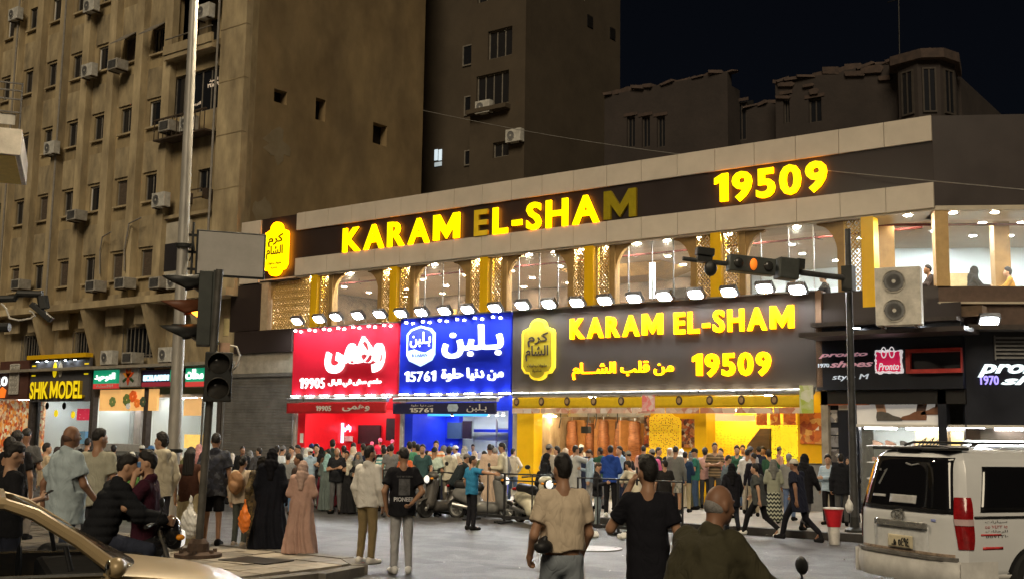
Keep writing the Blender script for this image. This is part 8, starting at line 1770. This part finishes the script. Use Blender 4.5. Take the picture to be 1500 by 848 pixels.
# --- the crowd
W = (.62, .62, .6); BK = (.014, .014, .016); NV = (.02, .025, .05); JN = (.10, .15, .24); GY = (.15, .15, .155); KH = (.36, .30, .2); DG = (.05, .05, .055)
CR_ = 'people crowding in front of the food shops'
crowd = [
 # label, px, ytop, yfoot, rel, pose, top, bottom, hair, skin, extra
 ('woman in a black robe and pale headscarf by the grey shutter', 337, 663, 738, 5, 'stand', ('robe', BK, .25), None, ('hijab', (.5, .46, .42)), 0),
 ('man in a dark jacket by the shutter, left of the white shirt', 376, 655, 744, 20, 'stand2', ('jacket', DG), ('trousers', BK), ('short', 'black'), 0),
 ('man in a white shirt with a dark backpack before the shutter', 402, 652, 748, -10, 'stand', ('long', (.5, .55, .6)), ('trousers', DG), ('short', 'black'), 1),
 ('man in a grey long sleeved top and blue jeans', 419, 663, 754, -12, 'carry', ('long', (.17, .175, .18), .04), ('trousers', (.10, .17, .28)), ('short', 'black'), 1),
 ('man in a white T-shirt facing the road beside the shutter edge', 424, 653, 741, 170, 'stand3', ('short', W), ('trousers', NV), ('short', 'black'), 0),
 ('man in a pale shirt behind the grey topped man in jeans', 434, 651, 740, 110, 'both', ('long', (.5, .46, .42)), ('trousers', DG), ('fade', 'black'), 1),
 ('dark skinned man peering left beside the pink robed woman', 434, 664, 790, 60, 'fold', ('long', (.05, .035, .03)), ('trousers', BK), ('short', 'black'), 2),
 ('woman with a white headscarf and grey coat left of the red counter', 447, 655, 742, 10, 'stand', ('robe', (.12, .12, .13), .24), None, ('hijab', (.6, .6, .58)), 0),
 ('man in a navy cap at the left end of the red counter', 453, 649, 740, -15, 'stand2', ('short', NV), ('trousers', BK), ('cap', (.02, .03, .12)), 0),
 ('man in a black shirt looking right, in front of the red wall', 461, 650, 744, 150, 'fold', ('shirt', BK), ('trousers', DG), ('quiff', 'black'), 0),
 ('child in a maroon dress among the red shop queue', 471, 690, 746, 30, 'stand', ('robe', (.10, .015, .025), .26), None, ('short', 'black'), 0),
 ('woman with a teal headscarf and grey green coat', 477, 664, 748, -30, 'both', ('robe', (.10, .125, .12), .26), None, ('hijab', (.25, .42, .42)), 0),
 ('man in dark green with a rucksack before the red wall', 484, 643, 742, 0, 'stand', ('jacket', (.04, .055, .05)), ('trousers', BK), ('short', 'black'), 0),
 ('bald man in a black T-shirt and grey jeans facing the road', 491, 654, 752, 165, 'fold', ('short', (.016, .017, .02)), ('trousers', (.10, .10, .105)), ('bald', 'black'), 1, dict(fat=.04)),
 ('black haired person in black just behind the bald man', 501, 652, 743, 10, 'stand', ('long', BK), ('trousers', BK), ('short', 'black'), 0),
 ('woman in a long black robe with a pale headscarf beside the bald man', 509, 670, 752, -25, 'stand2', ('robe', BK, .30), None, ('hijab', (.45, .43, .36)), 0),
 ('man in a white T-shirt with his back turned in the red queue', 515, 648, 743, 0, 'both', ('short', (.6, .66, .66)), ('trousers', NV), ('short', 'black'), 0),
 ('woman in a grey headscarf facing the road left of the white shirt', 523, 661, 752, 160, 'both', ('robe', (.06, .065, .06), .24), None, ('hijab', (.13, .13, .13)), 0),
 ('man in dark blue at the middle of the red counter', 529, 649, 741, -5, 'stand2', ('short', NV), ('trousers', DG), ('short', 'black'), 1),
 ('man in a teal and white striped T-shirt', 561, 654, 748, 15, 'stand3', ('short', stripes('teal_stripes', (.10, .28, .28), (.5, .6, .58), 11)), ('trousers', BK), ('short', 'black'), 0),
 ('man in grey behind the printed T-shirt', 571, 650, 743, 0, 'stand', ('short', GY), ('trousers', BK), ('short', 'black'), 1),
 ('man in an orange T-shirt behind the printed T-shirt', 592, 660, 746, -20, 'stand', ('short', (.55, .13, .05)), ('trousers', BK), ('short', 'black'), 0),
 ('man in a green T-shirt at the seam of the red and blue shops', 597, 646, 745, -15, 'stand2', ('short', (.06, .22, .14)), ('trousers', DG), ('short', 'black'), 0),
 ('man in a black cap at the seam of the two shops', 604, 646, 741, 10, 'both', ('short', (.3, .3, .3)), ('trousers', BK), ('short', 'black'), 1),
 ('man in a cream shirt at the left of the blue counter', 610, 650, 742, 5, 'stand', ('short', (.5, .46, .38)), ('trousers', BK), ('short', 'black'), 0),
 ('man in a dark teal T-shirt and grey trousers facing the road', 617, 650, 749, 170, 'stand', ('short', (.035, .075, .08)), ('trousers', (.14, .14, .145)), ('short', 'black'), 0),
 ('man in a pale mint T-shirt and black trousers', 634, 654, 756, -25, 'both', ('short', (.42, .52, .46), .04, .78), ('trousers', BK), ('fade', 'black'), 1),
 ('worker in an orange and cream striped top behind the mint T-shirt', 637, 645, 742, 175, 'stand', ('short', stripes('orange_stripes', (.6, .22, .08), (.6, .55, .45), 9)), ('trousers', BK), ('short', 'black'), 0),
 ('curly haired person in a cream hooded top', 656, 654, 748, -10, 'both', ('hood', (.48, .45, .36)), ('trousers', (.12, .11, .09)), ('curly', 'black'), 0),
 ('man in a grey cap, dark jacket and blue jeans leaning over a scooter', 667, 660, 757, -70, 'lean', ('jacket', (.022, .03, .035)), ('trousers', (.12, .17, .26)), ('cap', (.16, .15, .14)), 1),
 ('woman in a beige jumper and grey headscarf seen from behind', 679, 653, 745, 5, 'stand', ('long', (.48, .36, .27), .04), ('trousers', BK), ('hijab', (.36, .36, .35)), 0),
 ('man in a blue T-shirt pointing right with his arm out', 690, 667, 776, -55, 'reach', ('short', (.03, .18, .34)), ('trousers', (.014, .014, .018)), ('short', 'black'), 1, dict(tweak=dict(el=[(-.26, -.03, 1.13), (.45, .10, 1.36)], wr=[(-.25, .05, .9), (.68, .20, 1.34)], yaw=-.5), hero=True, shoes=BK)),
 ('man in a long beige gown with his back turned', 716, 650, 748, 5, 'stand', ('robe', (.50, .38, .29), .25), None, ('fade', 'black'), 1, dict(fat=.03)),
 ('man in a cream shirt and dark trousers facing left', 735, 648, 752, 75, 'both', ('collar', (.52, .48, .36)), ('trousers', DG), ('short', 'black'), 1),
 ('man in pale blue right beside the gown', 724, 655, 744, -10, 'stand', ('long', (.32, .42, .5)), ('trousers', (.3, .3, .3)), ('fade', 'grey'), 0),
 ('woman in a black headscarf and white face mask', 799, 663, 757, -100, 'both', ('robe', BK, .25), None, ('hijab', BK), 0),
 ('man in a grey cap by the yellow pillar', 803, 650, 748, -40, 'stand', ('long', (.36, .34, .3)), ('trousers', (.3, .3, .29)), ('cap', (.2, .2, .2)), 1),
 ('man in black with a rucksack left of the beige T-shirt', 797, 676, 762, 5, 'stand2', ('jacket', BK), ('trousers', (.25, .25, .24)), ('short', 'black'), 0),
 ('man in a long grey shirt turned to the spits', 842, 652, 748, -60, 'reach', ('long', (.36, .37, .36), .05, .62), ('trousers', (.2, .2, .2)), ('short', 'black'), 1),
 ('bearded man in a pale blue shirt facing left', 864, 658, 750, 95, 'phone', ('collar', (.3, .4, .5)), ('trousers', (.25, .25, .25)), ('beard', 'brown'), 0),
 ('boy in a black jacket looking down at the barrier', 875, 677, 772, -100, 'phone', ('jacket', (.016, .016, .019)), ('trousers', (.20, .24, .25)), ('short', 'brown'), 0),
 ('man in a royal blue hooded jacket, black trousers and white shoes', 894, 652, 757, -5, 'both', ('hood', (.02, .055, .26)), ('trousers', (.012, .012, .014)), ('short', 'black'), 0, dict(shoes=W)),
 ('man in a light blue shirt half hidden behind the royal blue jacket', 908, 653, 747, 120, 'stand', ('collar', (.28, .38, .52)), ('trousers', NV), ('short', 'black'), 0),
 ('man in a pale cap and black T-shirt at the counter', 921, 660, 752, 60, 'stand3', ('short', (.02, .015, .017)), ('trousers', DG), ('cap', (.26, .24, .2)), 0),
 ('man in a cream jumper leaning on the barrier', 932, 671, 768, 45, 'lean', ('long', (.5, .46, .36), .04), ('trousers', (.3, .29, .24)), ('short', 'black'), 1),
 ('person in a grey cap and pink gilet with white sleeves', 956, 657, 752, 30, 'stand', ('long', (.6, .12, .28), .04), ('trousers', BK), ('cap', (.2, .2, .21)), 0),
 ('broad man in a black T-shirt in front of the amber panel', 974, 673, 770, 5, 'stand2', ('short', (.018, .017, .017)), ('trousers', DG), ('short', 'black'), 1, dict(fat=.03)),
 ('man in a grey jumper and camouflage shorts', 990, 653, 752, -15, 'carry', ('long', (.13, .135, .13)), ('shorts', collage('camo_cloth', [(.3, .3, .26), (.12, .12, .1), (.45, .44, .4)], 14, rough=.9)), ('fade', 'black'), 1),
 ('man in a navy shirt and cream trousers', 1004, 661, 750, -8, 'both', ('long', (.02, .04, .085)), ('trousers', (.46, .40, .25)), ('short', 'black'), 0),
 ('man in a green T-shirt and black cap facing left', 1019, 656, 746, 80, 'both', ('short', (.03, .13, .10)), ('trousers', (.05, .08, .14)), ('cap', BK), 1),
 ('tall man in a brown striped T-shirt facing the road', 1048, 648, 746, 175, 'fold', ('short', stripes('brown_stripes', (.07, .05, .03), (.20, .14, .08), 13)), ('trousers', DG), ('short', 'black'), 1),
 ('person in pink behind the brown striped T-shirt', 1057, 656, 743, 150, 'stand', ('short', (.6, .2, .25)), ('trousers', DG), ('short', 'black'), 0),
 ('man in a teal grey shirt looking right', 1067, 666, 758, -60, 'phone', ('long', (.11, .14, .155)), ('trousers', DG), ('short', 'black'), 0),
 ('woman in a long black jacket and black headscarf walking off', 1073, 678, 782, 10, 'walk', ('jacket', (.012, .012, .016), .05, .66), ('trousers', (.012, .014, .02)), ('hijab', (.01, .01, .012)), 0),
 ('man in a white shirt at the steel counter', 1096, 657, 752, -10, 'both', ('long', (.5, .5, .5)), ('trousers', (.4, .36, .3)), ('short', 'black'), 1),
 ('man in a grey cap bending over the counter', 1100, 653, 750, -20, 'stand', ('long', (.35, .35, .36)), ('trousers', DG), ('cap', (.10, .10, .12)), 1),
 ('man in a black jumper left of the yellow menu', 1105, 663, 756, 20, 'stand2', ('long', (.015, .014, .02)), ('trousers', KH), ('fade', 'black'), 1),
 ('man in a grey T-shirt and black striped track trousers striding left', 1113, 678, 789, 65, 'walk2', ('short', (.065, .07, .068), .05, .78), ('trousers', (.012, .012, .014)), ('short', 'black'), 0, dict(shoes=W)),
 ('woman in a grey headscarf and zigzag patterned skirt', 1134, 672, 766, 5, 'both', ('long', (.25, .26, .2)), ('skirt', stripes('zigzag_cloth', (.02, .022, .02), (.36, .38, .30), 9, 9, .55)), ('hijab', (.14, .14, .13)), 0),
 ('man in a grey shirt and blue jeans below the yellow menu', 1157, 664, 762, -12, 'stand', ('long', (.2, .2, .195)), ('trousers', (.1, .14, .24)), ('short', 'grey'), 1),
 ('man in a white skull cap and navy T-shirt striding left across the road', 1171, 671, 796, 55, 'walk2', ('short', (.016, .018, .032), .045, .66), ('trousers', (.012, .012, .016)), ('skullcap', (.5, .48, .42)), 2, dict(hero=True, shoes=BK)),
 ('person in a black hooded coat behind the white skull cap', 1180, 664, 776, -30, 'walk', ('jacket', (.012, .012, .015), .05, .62), ('trousers', (.08, .08, .085)), ('hijab', BK), 0),
 ('woman with curly hair in a pale blue striped shirt', 1215, 666, 768, 165, 'fold', ('collar', stripes('blue_stripe_cloth', (.30, .42, .55), (.45, .55, .65), 26)), ('trousers', BK), ('curly', 'black'), 0),
 ('man in a dark suit jacket seen from behind by the pole', 1234, 664, 770, 10, 'carry', ('jacket', (.015, .016, .02), .05, .76), ('trousers', (.09, .09, .09)), ('short', 'black'), 1),
 ('masked woman in black at the shoe shop door', 1246, 668, 766, 150, 'stand', ('robe', BK, .25), None, ('hijab', (.02, .02, .025)), 0),
 # left of the lamp post
 ('boy in a yellow jacket before the bright shop window', 174, 668, 746, 20, 'stand', ('hood', (.62, .47, .03)), ('trousers', BK), ('short', 'black'), 0),
 ('woman in a green robe and white headscarf', 188, 661, 757, -10, 'walk', ('robe', (.10, .22, .055), .30), None, ('hijab', (.55, .55, .5)), 0),
 ('man in a white cap before the dark shop counter', 203, 651, 744, 0, 'stand', ('short', (.03, .03, .04)), ('trousers', BK), ('cap', (.55, .55, .52)), 1),
 ('man in a blue cap beside the white capped man', 217, 652, 744, 30, 'stand2', ('short', (.10, .2, .38)), ('trousers', BK), ('cap', (.08, .2, .45)), 1),
 ('dark haired man in black left of the yellow jacket', 161, 651, 748, 5, 'stand', ('long', BK), ('trousers', BK), ('short', 'black'), 1),
 ('woman in brown hair looking into the left shop window', 88, 636, 748, 15, 'stand', ('long', (.05, .04, .04)), ('trousers', BK), ('long', 'brown'), 0),
 ('man in a dark jumper by the shop with yellow letters', 122, 641, 748, -20, 'both', ('long', (.03, .03, .035)), ('trousers', DG), ('short', 'black'), 1),
 ('man in beige trousers passing behind the bald man', 60, 648, 770, -70, 'walk', ('long', (.4, .32, .22)), ('loose', (.42, .34, .24)), ('short', 'black'), 0),
 ('person in a pink scarf by the right hand shop window', 287, 650, 748, 10, 'stand', ('robe', (.3, .14, .14), .24), None, ('hijab', (.5, .25, .25)), 0),
]
def filler():
    rf = random.Random(21); cl = [('white', W), ('grey', GY), ('black', BK), ('navy', NV), ('pale blue', (.3, .4, .5)), ('cream', (.5, .45, .36)), ('maroon', (.12, .02, .03)), ('olive', (.12, .12, .06)), ('dusty pink', (.42, .25, .22)), ('dark green', (.03, .08, .05)), ('brown', (.1, .06, .04)), ('light grey', (.36, .36, .36))]
    gm = [('T-shirt', 'short'), ('long sleeved top', 'long'), ('shirt', 'collar'), ('hooded top', 'hood')]
    spots = [(px, 'before the grey shutter') for px in (352, 366, 391, 411)]+[(px, 'deep in the red shop queue') for px in range(440, 585, 13)]+[(px, 'deep in the blue shop queue') for px in range(594, 760, 14)]+[(px, 'waiting at the roasting spits') for px in (815, 830, 853, 880, 915, 945)]+[(px, 'waiting at the amber counter') for px in (965, 982, 997, 1012, 1035, 1080, 1110, 1125, 1145)]+[(px, 'by the dark shop pier') for px in (1192, 1204)]+[(px, 'outside the lit shops') for px in (110, 135, 150, 228, 255, 300)]
    used = set(); out = []
    for px, where in spots:
        while True:
            c, g, woman = rf.choice(cl), rf.choice(gm), rf.random() < .25
            lab = ('woman in %s robe and a %s headscarf %s' % (c[0], rf.choice(['white', 'black', 'beige', 'grey']), where)) if woman else 'man in %s %s %s' % (c[0], g[0], where)
            if (lab.split(' and a ')[0], where) not in used: used.add((lab.split(' and a ')[0], where)); break
        sc = {'white': W, 'black': BK, 'beige': (.5, .42, .33), 'grey': GY}
        top = ('robe', c[1], .25) if woman else (g[1], c[1]); hair = ('hijab', sc[lab.split(' and a ')[1].split()[0]]) if woman else (rf.choice(['short', 'short', 'fade', 'curly', 'cap']), 'black')
        if hair[0] == 'cap': hair = ('cap', rf.choice([BK, NV, GY, W]))
        ff = 738 if px > 330 else 746
        out.append((lab, px+rf.uniform(-3, 3), rf.uniform(651, 661) if px > 330 else rf.uniform(650, 662), ff+rf.uniform(-3, 4)+(4 if px > 760 else 0), rf.choice([0, 10, -15, 25, -30, 5, 60, -70, 160]), rf.choice(['stand', 'stand2', 'stand3', 'both', 'fold', 'hip']), top, None if woman else ('trousers', rf.choice([BK, NV, DG, JN, GY, KH])), hair, rf.choice([0, 0, 1, 1, 2])))
    return out
for row in crowd+filler():
    lab, px, yt, yf, rel, pose, top, bot, hair, sk = row[:10]; ex = dict(row[10]) if len(row) > 10 else {}
    place(lab, px, yt, yf, rel=rel, pose=pose, top=top, bot=bot, hair=hair, skin=sk, group=CR_, **ex)
# nearer, at the far left
place('dark haired man in a dark grey T-shirt and white trousers, back turned', 39, 627, d=19, base=.1, rel=-10, pose='phone', top=('short', (.07, .07, .072), .045, .78), bot=('trousers', (.42, .38, .35)), hair=('fade', 'black'), skin=2)
place('black haired man behind the youth at the left edge', 25, 632, d=16.5, base=.1, rel=-20, pose='stand', top=('short', BK), bot=('trousers', BK), hair=('curly', 'black'), skin=1)
place('young man in black right at the left edge of the picture', 14, 640, d=14, base=.06, rel=-35, pose='stand2', top=('long', BK), bot=('trousers', BK), hair=('short', 'black'), skin=1)
# staff inside the shops
ST_ = 'staff behind the counters'
staff = [
 ('shop worker in a pink cap at the left of the red counter', 545, 646, 30.0, 175, ('short', (.5, .03, .06)), ('cap', (.75, .15, .25)), 0),
 ('shop worker in a pink cap, second along the red counter', 557, 641, 30.1, 190, ('short', (.5, .03, .06)), ('cap', (.75, .15, .25)), 1),
 ('shop worker in a pink cap, third along the red counter', 575, 643, 30.0, 170, ('short', (.5, .03, .06)), ('cap', (.75, .15, .25)), 0),
 ('shop worker in a pink cap at the right of the red counter', 588, 646, 30.1, 185, ('short', (.5, .03, .06)), ('cap', (.75, .15, .25)), 0),
 ('worker in a blue cap beside the steel shelves', 752, 646, 30.2, 150, ('short', (.5, .56, .62)), ('cap', (.03, .12, .6)), 0),
 ('worker in a blue apron at the white counter', 693, 650, 29.9, 170, ('short', (.05, .16, .5)), ('short', 'black'), 0),
 ('worker in a dark blue cap at the blue wall', 661, 649, 29.8, 175, ('short', (.03, .1, .5)), ('cap', (.03, .1, .5)), 0),
 ('cook in a white cap and white coat by the steel door', 938, 651, 30.9, 185, ('long', (.62, .64, .64)), ('cap', (.6, .62, .62)), 1),
 ('cook in a white hat at the roasting spits', 851, 650, 30.2, -50, ('long', (.55, .52, .46)), ('beanie', (.6, .58, .52)), 0),
 ('orange lit worker far behind the steel counter', 1088, 651, 30.1, 175, ('short', (.6, .35, .1)), ('short', 'black'), 0),
 ('worker in amber under the yellow menu board', 1118, 653, 29.9, 160, ('short', (.65, .4, .12)), ('short', 'black'), 0),
 ('worker in red at the amber menu panel', 962, 656, 29.3, 175, ('short', (.4, .1, .05)), ('short', 'brown'), 0)]
for lab, px, yt, Y, rel, top, hair, sk in staff:
    place(lab, px, yt, Y=Y, rel=rel, pose='both', top=top, bot=('trousers', BK), hair=hair, skin=sk, group=ST_)
# diners on the upper floor
DN = 'diners seated along the upper windows'
diners = [('diner at the far left upper window', 405, 470, 28.9, 60, (.05, .05, .06), 'short'), ('diner in dark clothes at the third upper bay', 800, 437, 29.2, 60, (.03, .03, .03), 'short'), ('diner under the mast arm facing right', 1157, 401, 28.8, -80, (.03, .03, .035), 'short'), ('diner under the mast arm facing left', 1209, 400, 28.8, 80, (.03, .03, .035), 'short'),
          ('woman in black at the corner window table', 1424, 390, 30.0, -70, (.015, .015, .018), 'hijab'), ('child in mustard at the right hand window table', 1479, 392, 31.0, 90, (.4, .22, .04), 'curly'), ('man by the tan post at the corner window', 1362, 388, 28.6, 100, (.06, .05, .05), 'short')]
for lab, px, yt, Y, rel, c, hk in diners:
    p = atY(px, yt, Y); figure(lab, (p[0], p[1], p[2]-1.33), vaz(px)+math.radians(rel), pose='sit', top=('long', c), bot=('trousers', BK), hair=(hk, 'black' if hk != 'hijab' else BK), skin=0, group=DN)
soft('shopping_bag', 'white carrier bag held by the man in the dark suit jacket', 'bag', atD(1244, 738, 22.2), lambda S: (S.ell((0, 0, -.05), (.08, .06, .12), .04).cap((0, 0, .05), (0, 0, .17), .025, .01, .05), crum(S, .006)), (-.3, -.3, -.4), (.3, .3, .4), mat('bag_white', (.6, .6, .58)), .014)
